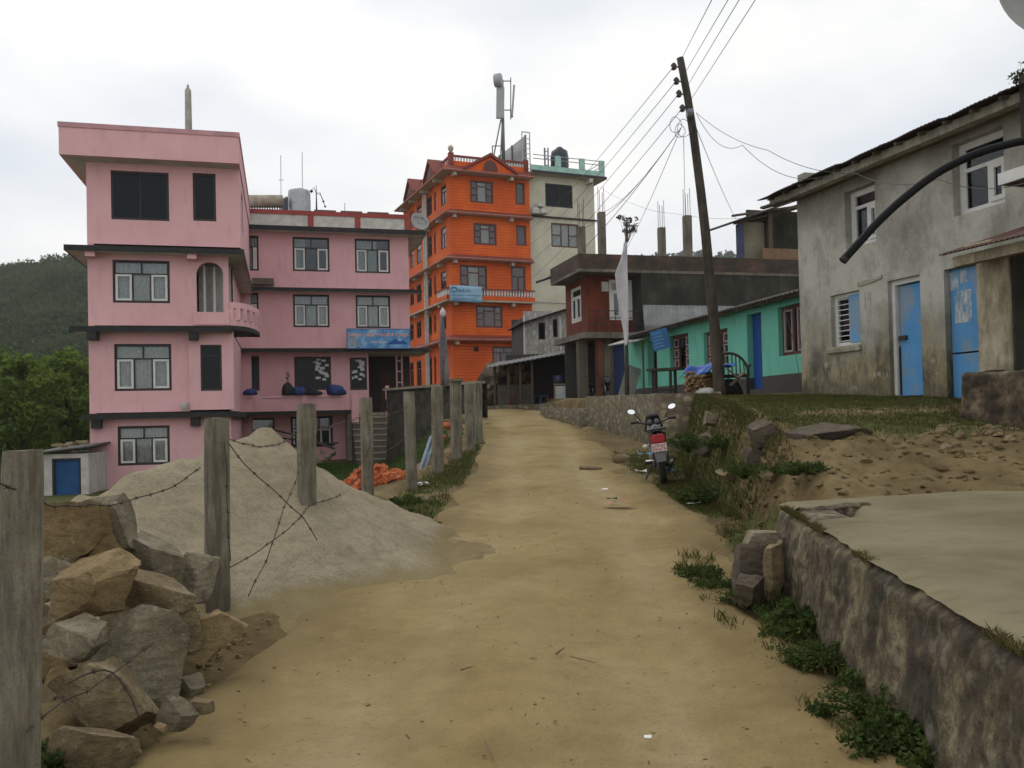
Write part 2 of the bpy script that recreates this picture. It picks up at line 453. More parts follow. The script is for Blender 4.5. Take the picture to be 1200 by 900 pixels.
def m_platform_side():
    g = NG('stained_platform_plaster')
    a = g.noise(3.2, 8, 0.7, (1, 1, 0.75)); b = g.noise(9, 7, 0.72, (1, 1, 0.6)); c = g.noise(60, 4, 0.7)
    col = g.ramp(a, [(0.38, (0.02, 0.018, 0.01)), (0.46, (0.065, 0.049, 0.026)), (0.54, (0.145, 0.115, 0.064)), (0.64, (0.245, 0.205, 0.13))])
    col = g.mix(g.ramp(b, [(0.42, 0.75), (0.56, 0.0)]), col, (0.026, 0.019, 0.01))
    col = g.mix(g.ramp(c, [(0.35, 0.5), (0.5, 0.0)]), col, (0.05, 0.04, 0.025))
    col = g.mix(g.ramp(g.noise(9, 5), [(0.56, 0.0), (0.7, 0.35)]), col, (0.25, 0.225, 0.17))
    g.color(col); g.rough(0.93); n = g.bump(g.noise(14, 6, 0.7), 0.7, 0.03); g.bump(c, 0.5, 0.008, n)
    return g.m
def m_platform_top():
    g = NG('worn_cement_screed')
    a = g.noise(0.9, 6, 0.6); b = g.noise(8, 5, 0.65, (0.5, 1.6, 1)); c = g.noise(70, 3)
    col = g.ramp(a, [(0.32, (0.12, 0.1, 0.055)), (0.52, (0.172, 0.147, 0.086)), (0.7, (0.215, 0.188, 0.118))])
    col = g.mix(g.ramp(b, [(0.3, 0.45), (0.48, 0.0)]), col, (0.105, 0.08, 0.042))
    col = g.mix(g.ramp(c, [(0.3, 0.3), (0.45, 0.0)]), col, (0.13, 0.105, 0.07))
    g.color(col); g.rough(0.93); g.b.inputs['Specular IOR Level'].default_value = 0.2
    n = g.bump(b, 0.25, 0.012); g.bump(c, 0.4, 0.005, n)
    return g.m
MR = m_road(); MT = m_terrain(); MSAND = m_sand(); MSW = m_stonewall(); MPS = m_platform_side(); MPT = m_platform_top()
MGRASS = m_leaf('grass_blade', (0.06, 0.072, 0.018), (0.135, 0.128, 0.04), 1.5)
MLAWN = m_leaf('lawn_blade', (0.045, 0.105, 0.022), (0.075, 0.15, 0.032), 1.5)
MWEED = m_leaf('weed_leaf', (0.035, 0.06, 0.014), (0.085, 0.12, 0.03), 3)
MTREE = m_leaf('tree_leaf', (0.085, 0.14, 0.028), (0.2, 0.275, 0.055), 0.4)
MTREE2 = m_leaf('dark_tree_leaf', (0.045, 0.082, 0.02), (0.105, 0.155, 0.038), 0.4)
MFOREST = m_leaf('forest_crown', (0.042, 0.066, 0.02), (0.075, 0.106, 0.032), 0.05, 0.35)
MRIDGE = m_leaf('far_ridge_crown', (0.06, 0.08, 0.055), (0.095, 0.115, 0.075), 0.05, 0)  # greyer, paler leaf colours carry the distance haze
MBARK = mat('bark', (0.09, 0.07, 0.05), 0.4, 8, 0.95, 0.5, 40, 0.01)
ROCKS = [m_rock('tan_rock', (0.17, 0.115, 0.05), (0.27, 0.195, 0.092), (0.35, 0.265, 0.145)),
         m_rock('grey_rock', (0.135, 0.112, 0.07), (0.24, 0.205, 0.135), (0.36, 0.32, 0.235)),
         m_rock('brown_rock', (0.13, 0.094, 0.048), (0.235, 0.178, 0.098), (0.36, 0.295, 0.19)),
         m_rock('dark_rock', (0.06, 0.047, 0.033), (0.115, 0.092, 0.065), (0.19, 0.16, 0.12))]

# ================================================================== terrain shape
def I(y, *p):
    return np.interp(y, [q[0] for q in p], [q[1] for q in p])
def z_road(y): return I(y, (-30, -0.4), (0, 0), (5, 0.05), (10, 0.28), (13.5, 0.44), (17.4, 0.68), (21, 0.88), (28, 1.32), (34, 1.76), (45, 2.35), (58, 3.2), (80, 4.0), (2000, 4.0))
def x_road(y): return I(y, (-30, 0), (4, 0.0), (7, 0.1), (10, 0.62), (13.5, 0.66), (17.4, 0.62), (21, 0.68), (26, 0.6), (30, 0.35), (34, 0.0), (38, -0.6), (44, -1.8), (60, -6))
def w_road(y): return I(y, (0, 1.8), (4, 1.75), (7, 1.65), (10, 1.55), (14, 1.35), (21, 1.3), (30, 1.5), (36, 1.9), (60, 2.2))
def x_fence(y): return I(y, (-30, -2), (3.4, -1.95), (6.4, -2.2), (8.2, -2.0), (11.3, -1.93), (13.4, -1.62), (15.4, -1.36), (17.4, -1.15), (19.2, -1.0), (21, -0.9), (25, -1.0), (30, -1.3), (36, -2.2), (44, -3.6), (60, -9))
def x_bank(y): return I(y, (-30, 1.9), (3.4, 1.9), (6.8, 2.2), (7.4, 2.25), (9, 2.45), (11, 2.6), (13.5, 2.8), (15, 3.05), (17, 3.35), (19.5, 3.55), (22.5, 3.3), (26, 2.7), (31, 1.65), (36, 1.35), (38, 1.3), (60, 2))
def z_top(y): return I(y, (-30, 0.55), (7.1, 0.6), (7.7, 0.76), (8.6, 1.0), (9.6, 1.2), (10.4, 1.33), (11.5, 1.5), (13, 1.67), (16, 1.82), (20, 1.95), (30, 2.08), (40, 2.4), (58, 3.3), (80, 4.1), (2000, 4.1))
def w_bank(y): return I(y, (-30, 0.12), (7.0, 0.15), (7.8, 0.7), (9, 0.6), (10, 0.45), (14, 0.45), (17.5, 0.4), (18.8, 0.15), (60, 0.15))
def H(x, y):
    zr = z_road(y)
    dl = x_fence(y) - 0.15 - x
    yard = I(y, (-30, -0.5), (6, -0.35), (12, -0.55), (30, -0.6), (40, -0.3), (50, 0.9), (62, 2.6), (90, 3.0), (2000, 3))
    zl = zr + 0.07 + (yard - zr - 0.07) * sstep(0, 3.4, dl)
    fall = np.clip(-17 - x, 0, None)
    zl = zl - np.minimum(fall * 0.32, 16)
    xb = x_bank(y) + 0.12 * fbm(y * 1.3, x * 0 + 3.3, 3)
    tr = sstep(0, 1, (x - xb) / w_bank(y))
    zt = z_top(y) + 0.03 * np.clip(x - 9, 0, 40)
    zz = np.where(x > x_road(y), zr + (zt - zr) * tr, zr)
    z = np.where(dl > 0, zl, zz)
    far = sstep(90, 220, np.hypot(x, y))
    z = z * (1 - far) - 14 * far
    amp = 0.035 + 0.05 * np.exp(-((x - 3.8) / 2.2) ** 2 - ((y - 9) / 1.6) ** 2) * 4
    offroad = sstep(0.85, 1.25, np.abs(x - x_road(y)) / w_road(y))
    z = z + offroad * amp * (fbm(x * 1.1, y * 1.1, 4) + 0.4 * fbm(x * 5, y * 5, 3)) + (1 - offroad) * 0.02 * fbm(x * 0.8, y * 0.8, 3)
    return z
def Hs(x, y):
    return float(H(np.array([float(x)]), np.array([float(y)]))[0])
def grassy(x, y):
    n = fbm(x * 0.7, y * 0.7, 3) + 0.35 * fbm(x * 3, y * 3, 2)
    u = (x - x_road(y)) / w_road(y)
    g = np.zeros_like(x)
    lawn = sstep(0.4, 1.3, x_fence(y) - x) * sstep(15, 18, y) * (1 - sstep(37, 40, y)) * sstep(-11, -9, x)
    verge = sstep(-1.95, -1.35, u) * (1 - sstep(-1.05, -0.8, u)) * 0
    vl = sstep(-0.3, 0.15, x - x_fence(y)) * (1 - sstep(-1.25, -0.95, u)) * sstep(9.3, 10.5, y) * (1 - sstep(24, 27, y)) * (0.75 + 0.8 * n)
    vr = sstep(0.98, 1.2, u) * (1 - sstep(0.0, 0.5, x - x_bank(y))) * sstep(7.5, 8.6, y) * (1 - sstep(17, 21, y)) * (0.55 + 1.3 * n)
    ter = sstep(0.2, 0.8, x - x_bank(y) - 0.3) * sstep(9.2, 10.4, y) * (1 - sstep(16, 18, y)) * (0.85 + 0.9 * n) * (1 - sstep(8.5, 9.5, x) * 0.7)
    path = np.exp(-((y - 11.6 - 0.1 * (x - 5)) / 0.35) ** 2) * sstep(3.4, 4.2, x)
    ter = ter * (1 - 0.8 * path) * (1 - 0.75 * sstep(5.2, 6.5, x - 0.25 * (y - 10)) * (1 - sstep(11.3, 12.5, y)))
    bank = 0.3 * sstep(-0.1, 0.3, x - x_bank(y)) * sstep(9.5, 10.5, y) * (1 - sstep(15, 16, y))
    wild = sstep(40, 60, np.hypot(x, y)) * 0.9 + sstep(-10, -14, x) * 0.9
    return np.clip(np.maximum.reduce([lawn * (1.0 + 0.4 * n), vl, vr, ter, bank, wild]), 0, 1)

def stops(*seg):
    r = []
    for a, b, st in seg: r += list(np.arange(a, b - 1e-6, st))
    return np.array(r + [seg[-1][1]])
gx = stops((-1200, -300, 100), (-300, -60, 16), (-60, -18, 2.5), (-18, -8, 0.6), (-8, -3, 0.22), (-3, -1.2, 0.09), (-1.2, 1.2, 0.25), (1.2, 5.2, 0.065), (5.2, 9.2, 0.16), (9.2, 20, 0.7), (20, 60, 4), (60, 300, 20), (300, 1200, 100))
gy = stops((-30, 0, 2), (0, 3, 0.25), (3, 7, 0.12), (7, 15.5, 0.07), (15.5, 24, 0.16), (24, 40, 0.5), (40, 80, 2), (80, 300, 15), (300, 1500, 100))
X, Y = np.meshgrid(gx, gy)
Z = H(X, Y)
Z = Z - 0.12 * (1 - sstep(0.93, 1.2, np.abs(X - x_road(Y)) / w_road(Y)))
in_plat = (X > x_bank(Y) - 0.05) & (Y < 7.2)
Z = np.where(in_plat, np.minimum(Z, 0.3), Z)
o = np_mesh('ground', np.stack([X.ravel(), Y.ravel(), Z.ravel()], 1), grid_faces(len(gx), len(gy)), MT, True, 'structure', cols=grassy(X, Y).ravel())
o['label'] = 'brown earth bank, verge and yard ground around the lane'

ry = stops((-6, 2, 0.5), (2, 24, 0.12), (24, 48, 0.4)); ru = np.linspace(-1.3, 1.3, 61)
U, Y = np.meshgrid(ru, ry)
X = x_road(Y) + U * w_road(Y)
zc = z_road(Y) + 0.015 + 0.036 * fbm(X * 0.9, Y * 0.6, 4) + 0.014 * fbm(X * 5, Y * 4, 4)
zc = zc + 0.028 * (np.cos(U * 6.3) - 1) * (0.7 + fbm(X * 0 + 2, Y * 0.5, 2))            # worn wheel tracks
zc = zc - 0.16 * sstep(0.86, 1.3, np.abs(U) + 0.34 * fbm(X * 1.4 + 5, Y * 1.4, 4))
o = np_mesh('road', np.stack([X.ravel(), Y.ravel(), zc.ravel()], 1), grid_faces(len(ru), len(ry)), MR, True, 'structure', cols=sstep(0.55, 1.05, np.abs(U)).ravel())
tk = o.data.attributes.new('track', 'FLOAT', 'POINT'); tk.data.foreach_set('value', (np.exp(-((np.abs(U + 0.1 * fbm(Y * 0.3, Y * 0, 2)) - 0.48) / 0.17) ** 2)).ravel().astype(np.float32))
o['label'] = 'pale brown dirt lane running uphill between the houses'

# ------------------------------------------------------------------ leaves
def leaf_cloud(centers, radii, per, size, seed, flat=0.0, up=0.0, aspect=0.5):
    """many small leaf quads gathered in clumps; tone varies per clump and leaf"""
    rs = np.random.RandomState(seed); C = []; T = []
    for c, r in zip(centers, radii):
        n = max(3, int(per)); d = rs.normal(size=(n, 3)); d /= np.linalg.norm(d, axis=1)[:, None]
        C.append(np.array(c) + d * (np.array(r) * rs.uniform(0.45, 1.05, (n, 1)))); t = rs.rand()
        T.append(np.clip(t * 0.6 + 0.4 * rs.rand(n), 0, 1))
    C = np.vstack(C); T = np.concatenate(T); n = len(C)
    a = rs.normal(size=(n, 3)); a[:, 2] = a[:, 2] * (1 - flat) + up; a /= np.linalg.norm(a, axis=1)[:, None]
    b = np.cross(a, rs.normal(size=(n, 3))); b /= np.linalg.norm(b, axis=1)[:, None]
    s = size * rs.uniform(0.6, 1.3, (n, 1)); nn = np.cross(a, b)
    V = np.stack([C - a * s, C - b * s * aspect + nn * s * 0.12, C + a * s, C + b * s * aspect + nn * s * 0.12], 1).reshape(-1, 3)
    F = np.arange(4 * n).reshape(-1, 4)
    return V, F, np.repeat(T, 4)
# ------------------------------------------------------------------ far wooded hillside
def hill(name, px, crest, r0, r1, zb, label, nr=40, power=0.8):
    A = np.linspace(px[0], px[-1], 140); R = np.linspace(0, 1, nr)
    AA, RR = np.meshgrid(A, R)
    D = r0 + (r1 - r0) * RR
    XX = (AA - 600) / 1000 * D
    cz = EYE + (488 - 0.0227 * (AA - 600) - np.interp(AA, px, crest)) / 1000 * r1
    ZZ = zb + (cz - zb) * RR ** power + (r1 * 0.02) * fbm(XX * 0.02 + 3, D * 0.02, 4) * np.sin(RR * math.pi)
    back = len(A)
    XX = np.vstack([XX, XX[-1:] * 1.3]); YY = np.vstack([D, D[-1:] * 1.3]); ZZ = np.vstack([ZZ, ZZ[-1:] * 0 - 20])
    o = np_mesh(name, np.stack([XX.ravel(), YY.ravel(), ZZ.ravel()], 1), grid_faces(len(A), nr + 1), MFOREST, True, 'structure', cols=np.full(XX.size, 0.4))
    o['label'] = label
    return XX[:-1], YY[:-1], ZZ[:-1]
hx, hy, hz = hill('hill', [-500, -200, 0, 50, 100, 200, 300, 400, 485, 560, 700], [235, 290, 322, 318, 306, 300, 322, 348, 372, 420, 470], 135, 330, -12, 'wooded hillside rising behind the pink building')
rx, ryy, rz = hill('ridge', [620, 700, 740, 780, 830, 870, 950, 1100, 1400], [336, 312, 306, 303, 300, 300, 308, 328, 400], 380, 620, -14, 'faint wooded ridge behind the rooftops', 20)

def ico(sub):
    bm = bmesh.new(); bmesh.ops.create_icosphere(bm, subdivisions=sub, radius=1)
    V = np.array([v.co[:] for v in bm.verts]); F = np.array([[v.index for v in f.verts] for f in bm.faces]); bm.free()
    return V, F
def crowns(name, sx, sy, sz, n, smin, smax, seed, label, leaf=0.5, per=95, mm=None):
    """a wood as one mass: every crown a clump of leaf faces"""
    rs = np.random.RandomState(seed); idx = rs.randint(0, sx.size, n)
    c = np.stack([sx.flat[idx], sy.flat[idx], sz.flat[idx]], 1) + rs.uniform(-1, 1, (n, 3)) * (4, 4, 0.5)
    s = rs.uniform(smin, smax, n); c[:, 2] += s * 0.6
    V, F_, T_ = leaf_cloud([tuple(q) for q in c], [(q, q, q * 0.95) for q in s], per, leaf, seed, aspect=0.7)
    o = np_mesh(name, V, F_, mm or MFOREST, False, 'stuff', cols=T_); o['label'] = label
msk = (hx / hy * 1000 + 600 > -60) & (hx / hy * 1000 + 600 < 150)
crowns('forest', hx[msk], hy[msk], hz[msk], 3000, 1.8, 3.6, 5, 'dense dark green forest covering the hillside')
msk = (hx / hy * 1000 + 600 > 440) & (hx / hy * 1000 + 600 < 560)
crowns('forest', hx[msk], hy[msk], hz[msk], 300, 2.2, 3.6, 6, 'strip of forest seen between pink and orange buildings')
msk = (rx / ryy * 1000 + 600 > 690) & (rx / ryy * 1000 + 600 < 960) & (rz > 60)
crowns('forest', rx[msk], ryy[msk], rz[msk], 500, 2.0, 3.4, 8, 'tree line along the far ridge', 1.2, 40, MRIDGE)

def tree(loc, h, rx_, rz_, seed, label, m, leaf=0.16, clumps=90, per=55, name='broadleaf_tree', group=None, top=0.62):
    rs = random.Random(seed); loc = Vector(loc)
    root = thing(name, loc, label, 'tree', group)
    t = MB(); pts = [loc + Vector((0.12 * math.sin(k * 1.3 + seed), 0.1 * math.cos(k + seed), h * 0.75 * k / 5 - 0.2)) for k in range(6)]
    t.tube(pts, [0.05 * h * 0.55 * (1 - 0.16 * k) for k in range(6)], 8)
    cs = []; rs_ = []
    for k in range(9):
        a = rs.uniform(0, 6.28); z = rs.uniform(0.3, 0.7) * h
        tip = loc + Vector((math.cos(a) * rx_ * 0.7, math.sin(a) * rx_ * 0.7, z + 0.18 * h))
        b = loc + Vector((0, 0, z)); t.tube([b, (b + tip) / 2 + Vector((0, 0, 0.1)), tip], [0.012 * h, 0.008 * h, 0.003 * h], 5)
    t.build('trunk', MBARK, root, True)
    for k in range(clumps):
        a = rs.uniform(0, 6.28); q = rs.random() ** 0.45; zz = rs.uniform(-1, 1)
        rr = rx_ * q * math.sqrt(max(0.05, 1 - zz * zz * 0.85)) * rs.uniform(0.8, 1.15)
        cs.append((loc.x + rr * math.cos(a), loc.y + rr * math.sin(a), loc.z + h * top + rz_ * zz))
        s = rs.uniform(0.14, 0.3) * rx_; rs_.append((s, s, s * 0.8))
    V, F, T = leaf_cloud(cs, rs_, per, leaf, seed)
    np_mesh('crown', V, F, m, False, None, root, T)
    return root
for (px, base, Y, h, rx_, lab, m, sd) in (
        (15, 560, 42, 6.4, 2.6, 'bright green bushy tree at the left edge behind the fence post', MTREE, 1),
        (78, 560, 47, 7.6, 2.0, 'tall bright green tree against the hillside beside the pink tower', MTREE, 2),
        (45, 560, 58, 7.0, 3.0, 'dark green tree low between the two bright trees', MTREE2, 3),
        (-20, 560, 52, 8.5, 3.2, 'dark tree cut off by the left picture edge', MTREE2, 4),
        (100, 560, 60, 8.0, 2.8, 'dark green tree half hidden by the pink tower wall', MTREE2, 5)):
    p = at(px, base, Y); tree((p.x, p.y, p.z - 0.6), h, rx_, h * 0.36, sd, lab, m, clumps=110, per=60)

# ------------------------------------------------------------------ grass and weeds
def blades(name, pts, hmin, hmax, wid, seed, m, label):
    rs = np.random.RandomState(seed); n = len(pts)
    a = rs.uniform(0, 2 * math.pi, n); h = rs.uniform(hmin, hmax, n); lean = rs.normal(0, 0.45, (n, 2)) * h[:, None]
    dx = np.stack([np.cos(a), np.sin(a), np.zeros(n)], 1) * wid
    top = pts + np.stack([lean[:, 0], lean[:, 1], h], 1); mid = pts + np.stack([lean[:, 0] * 0.3, lean[:, 1] * 0.3, h * 0.55], 1)
    V = np.stack([pts - dx, pts + dx, mid + dx * 0.7, top, mid - dx * 0.7], 1).reshape(-1, 3)
    F = np.arange(5 * n).reshape(-1, 5)
    o = np_mesh(name, V, F, m, False, 'stuff', cols=np.repeat(rs.rand(n), 5)); o['label'] = label
def scatter(n, x0, x1, y0, y1, seed, dens=grassy, thr=0.25):
    rs = np.random.RandomState(seed); x = rs.uniform(x0, x1, n); y = rs.uniform(y0, y1, n)
    g = dens(x, y); k = (g > thr) & (rs.rand(n) < g); x = x[k]; y = y[k]
    return np.stack([x, y, H(x, y) - 0.01], 1)
blades('grass', scatter(60000, -3.2, 0.4, 9.3, 24, 11), 0.02, 0.085, 0.006, 12, MGRASS, 'short grass of the verge along the fence posts')
blades('grass', scatter(90000, 2.2, 9.2, 9.3, 17, 13), 0.015, 0.06, 0.006, 14, MGRASS, 'short worn grass on the terrace in front of the grey house')
blades('grass', scatter(22000, 1.6, 3.6, 7.4, 21, 15), 0.02, 0.07, 0.006, 16, MGRASS, 'patchy grass at the foot of the bank by the motorcycle')
def wallfoot(x, y): return np.clip(0.5 + 1.5 * fbm(x * 3, y * 1.6, 3), 0, 1) * sstep(1.15, 1.5, x) * (1 - sstep(2.05, 2.3, x - 0.1 * (y - 5)))
blades('wall_foot_grass', scatter(9000, 1.2, 2.4, 2.8, 8.2, 25, wallfoot, 0.62), 0.02, 0.11, 0.004, 26, MGRASS, 'tufts of grass at the foot of the platform wall')
blades('grass', scatter(60000, -10, -1.6, 15.5, 38, 17), 0.03, 0.09, 0.012, 18, MLAWN, 'bright green lawn below the pink building')

def bankveg(x, y): return np.clip(0.75 + 1.2 * fbm(x * 2, y * 1.1, 3), 0, 1) * sstep(-0.15, 0.05, x - x_bank(y)) * (1 - sstep(0.45, 0.7, x - x_bank(y)))
MDRY = m_leaf('dry_bank_grass', (0.07, 0.068, 0.02), (0.16, 0.13, 0.05), 1.2)
blades('bank_grass', scatter(32000, 2.1, 4.1, 9.2, 18.2, 21, bankveg, 0.2), 0.03, 0.12, 0.005, 22, MDRY, 'dry grass and creepers hanging on the steep bank')
blades('bank_grass', scatter(22000, 2.1, 4.1, 9.6, 18.2, 23, bankveg, 0.4), 0.03, 0.1, 0.008, 24, MWEED, 'green weeds mixed into the bank grass')
def weed(loc, r, h, seed, label, group='leafy weeds along the walls', leaf=0.035, m=MWEED, per=26, name='weed_plant', cat='plant'):
    rs = random.Random(seed); loc = Vector(loc)
    root = thing(name, loc, label, cat, group)
    st = MB(); cs = []; rr = []
    for k in range(int(14 + r * 90)):
        a = rs.uniform(0, 6.28); q = r * math.sqrt(rs.random()); hh = h * rs.uniform(0.35, 1.0) * (1.1 - 0.5 * q / r)
        tip = Vector((loc.x + q * math.cos(a), loc.y + q * math.sin(a), loc.z + hh))
        st.tube([loc + (tip - loc) * 0.1 - Vector((0, 0, 0.03)), (loc + tip) / 2 + Vector((0, 0, 0.02)), tip], [0.004, 0.003, 0.002], 4)
        for f in (1.0, 0.65):
            cs.append(tuple(loc + (tip - loc) * f)); s = rs.uniform(0.03, 0.07); rr.append((s, s, s * 0.7))
    st.build('stem', MWEED, root)
    V, F, T = leaf_cloud(cs, rr, per, leaf, seed, up=0.25)
    np_mesh('foliage', V, F, m, False, None, root, T)
    return root

# ------------------------------------------------------------------ sand heap
def sand_z(x, y):
    zs = np.full(x.shape, -9.0)
    for (px, py, pY, R, pw) in ((312, 506, 9.2, 3.05, 1.6), (284, 522, 8.9, 3.1, 1.55), (215, 547, 8.4, 3.0, 1.5), (165, 558, 8.1, 2.9, 1.45), (95, 582, 7.5, 2.6, 1.4)):
        p = at(px, py, pY); d = np.hypot(x - p.x, (y - p.y)) + 0.3 * fbm(x * 1.2, y * 1.2, 4)
        b = 0.0 + np.clip(0.04 * (y - 6), -0.05, 0.4)
        zz = b - 0.11 + (p.z - b + 0.15) * np.clip(1 - d / R, 0, 1) ** pw - 0.09 * np.clip(d - R, 0, 1)
        zs = np.logaddexp(zs * 14, zz * 14) / 14
    return zs + 0.05 * fbm(x * 2.5, y * 2.5, 5) + 0.03 * fbm(x * 7 + y * 3, y * 2.2, 4) + 0.018 * fbm(x * 14, y * 14, 3)
sx = np.arange(-7.5, 0.6, 0.05); sy = np.arange(5.4, 14.5, 0.05)
X, Y = np.meshgrid(sx, sy); Z = sand_z(X, Y)
keep = (Z > H(X, Y) - 0.12)
F = grid_faces(len(sx), len(sy)); k = keep.ravel()[F].all(1)
o = np_mesh('sand_heap', np.stack([X.ravel(), Y.ravel(), Z.ravel()], 1), F[k], MSAND, True, 'stuff', cols=np.clip((Z - np.maximum(H(X, Y), z_road(Y))) / 0.13, 0, 1).ravel())
o['label'] = 'large heap of pale grey building sand spilling onto the lane'

# ------------------------------------------------------------------ rough walls
def rough_wall(name, path, zb, zt, m, parent=None, disp=0.05, scale=7.0, thick=0.35, step=0.05, kind=None, side=-1, lump=0.05):
    """rubble wall along a plan path; face on the left of the path when side = -1"""
    P = np.array(path, float); seg = np.hypot(*np.diff(P, axis=0).T); cum = np.concatenate([[0], np.cumsum(seg)])
    s = np.arange(0, cum[-1] + 1e-6, step); px = np.interp(s, cum, P[:, 0]); py = np.interp(s, cum, P[:, 1])
    tx = np.gradient(px, s); ty = np.gradient(py, s); L_ = np.hypot(tx, ty); nx = side * ty / L_ * 1.0; ny = -side * tx / L_
    nv = max(8, int(1.2 / step)); rows = []
    b = np.array([zb(a, c) for a, c in zip(px, py)]); t = np.array([zt(a, c) for a, c in zip(px, py)])
    t = t + 0.04 * fbm(s * 3, s * 0 + 1.5, 3)
    for j in range(nv + 1):
        v = j / nv; z = b - 0.1 + (t - b + 0.1) * v
        f1, f2 = worley(s * scale, z * scale * 1.5)
        d = disp * np.clip(f2 - f1, 0, 0.45) * 2 + lump * fbm(s * 1.2, z * 1.2, 3) + 0.06 * (1 - v)
        rows.append(np.stack([px + nx * d, py + ny * d, z], 1))
    for q in (0.06, 0.5, 1.0):
        zz = t + 0.02 + 0.03 * fbm(s * 5, s * 0 + q * 9, 3)
        rows.append(np.stack([px - nx * thick * q, py - ny * thick * q, zz if q < 1 else zz], 1))
    rows.append(np.stack([px - nx * thick, py - ny * thick, b - 0.1], 1))
    V = np.vstack(rows)
    return np_mesh(name, V, grid_faces(len(s), len(rows)), m, True, kind, parent)
def H1(x, y): return Hs(x, y)
ys = np.linspace(18.3, 26.2, 20)
o = rough_wall('stone_wall', ([(4.4, 17.9), (3.75, 18.0)] + [(float(x_bank(y)) - 0.06, y) for y in ys] + [(2.85, 26.4), (3.6, 26.5)])[::-1], lambda x, y: float(z_road(y)) - 0.02, lambda x, y: float(z_top(y)) + 0.03, MSW, scale=6.5, disp=0.07)
tag(o, 'mossy rubble retaining wall beside the motorcycle below the turquoise house', 'wall')
ys = np.linspace(26.35, 32, 14)
o = rough_wall('stone_wall', ([(3.4, 26.15), (2.75, 26.2)] + [(float(x_bank(y)) - 0.2, y) for y in ys] + [(2.0, 32.2), (3.0, 32.3)])[::-1], lambda x, y: float(z_road(y)) - 0.05, lambda x, y: float(z_top(y)) - 0.3, MSW, scale=5.5, disp=0.07, step=0.08)
tag(o, 'low grassy stone wall in front of the red brick house', 'wall')
o = rough_wall('stone_wall', [(3.5, 33.0), (1.6, 33.2), (1.2, 35.4), (0.2, 36.1), (-1.1, 36.4), (-1.3, 38)][::-1], lambda x, y: float(z_road(y)) - 0.2, lambda x, y: 2.0, MSW, scale=5.5, disp=0.06, step=0.1)
tag(o, 'low stone kerb under the dark lean-to shelter', 'wall')

# ------------------------------------------------------------------ platform at the right
plat = thing('platform', (2.0, 5.0, 0.05), 'low earth-topped platform with stained side wall in the right foreground', 'platform')
def xw(y): return I(y, (-2, 1.5), (1, 1.66), (2.9, 1.76), (4.4, 1.9), (5.8, 2.06), (7.1, 2.2))
def zp(x, y): return I(y, (-2, 0.68), (2.9, 0.7), (7.1, 0.775)) + 0.006 * (x - 2) + 0.004 * fbm(x * 0.9, y * 0.9, 3)
yy = np.concatenate([np.arange(-1.5, 2.4, 0.1), np.arange(2.4, 7.13, 0.025)]); nv = 34; rows = []
for j in range(nv + 1):
    v = j / nv; zt_ = zp(xw(yy), yy) - 0.035 - 0.015 * np.clip(fbm(yy * 6, yy * 0 + 4, 4), 0, 1)
    zb_ = z_road(yy) - 0.12; z = zb_ + (zt_ - zb_) * v
    f1, f2 = worley(yy * 4.2, z * 4.8, 40)
    x = xw(yy) - 0.09 * (1 - v) - 0.012 * fbm(yy * 1.5, z * 1.9, 4) - 0.022 * fbm(yy * 9, z * 9, 5, 0.65) - 0.035 * np.clip(f2 - f1, 0, 0.4) * (1 - v * 0.5) + 0.05 * sstep(0.93, 1.0, v)
    rows.append(np.stack([x, yy, z], 1))
for q in (0.06, 0.14, 0.3):
    rows.append(np.stack([rows[nv][:, 0] + q, yy, np.minimum(zp(xw(yy) + q, yy) - 0.014, rows[nv][:, 2] + q * 0.5)], 1))
rows = [np.vstack([r, [[r[-1, 0] + k_, r[-1, 1] + 0.27 * k_ - 0.02 * math.sin(k_ * 9), r[-1, 2]] for k_ in (0.06, 0.2, 0.5, 1.0, 2, 4, 8)]]) for r in rows]
np_mesh('side_wall', np.vstack(rows), grid_faces(len(yy) + 7, nv + 4), MPS, True, None, plat)
xx = np.concatenate([np.linspace(0, 1.2, 60)[:-1], np.linspace(1.2, 9, 50)])
yy2 = np.concatenate([np.arange(-1.5, 2.4, 0.1), np.arange(2.4, 7.2, 0.03)])
XO, YO = np.meshgrid(xx, yy2); XX = xw(YO) + 0.02 + XO; YY = YO + 0.27 * XO * sstep(2, 7.1, YO); XX = XX - 0.03 * fbm(YO * 6, YO * 0 + 7, 4) * (1 - sstep(0, 0.25, XO))
ZZ = zp(XX, YY) - 0.02 * sstep(0.1, 0.0, XO) + 0.004 * fbm(XX * 7, YY * 7, 3)
tro = sstep(0.03, 0.06, XO) * (1 - sstep(0.34, 0.62, XO)) * sstep(6.14, 6.19, YO) * (1 - sstep(6.76, 6.82, YO))
ZZ = ZZ - tro * (0.2 + 0.05 * fbm(XX * 6, YY * 6, 3))
np_mesh('top_slab', np.stack([XX.ravel(), YY.ravel(), ZZ.ravel()], 1), grid_faces(len(xx), len(yy2)), MPT, True, None, plat)

fr_ = np.random.RandomState(31); n_ = 5200; fy = 2.3 + 4.7 * fr_.rand(n_); fx = xw(fy) + fr_.uniform(-0.015, 0.05, n_); kf = fbm(fy * 2.5, fy * 0, 3) > 0.1
blades('edge_grass', np.stack([fx, fy, zp(fx, fy) - 0.035], 1)[kf], 0.015, 0.05, 0.0025, 32, MDRY, 'dry grass fringe along the top edge of the platform')
rough_wall('trough_far_side', [(2.24, 6.735), (2.5, 6.76), (2.86, 6.86)], lambda x, y: 0.5, lambda x, y: 0.752, MPS, plat, 0.03, 9, 0.06, 0.015, None, 1, 0.02)  # separate darker strip along the far side of the trough
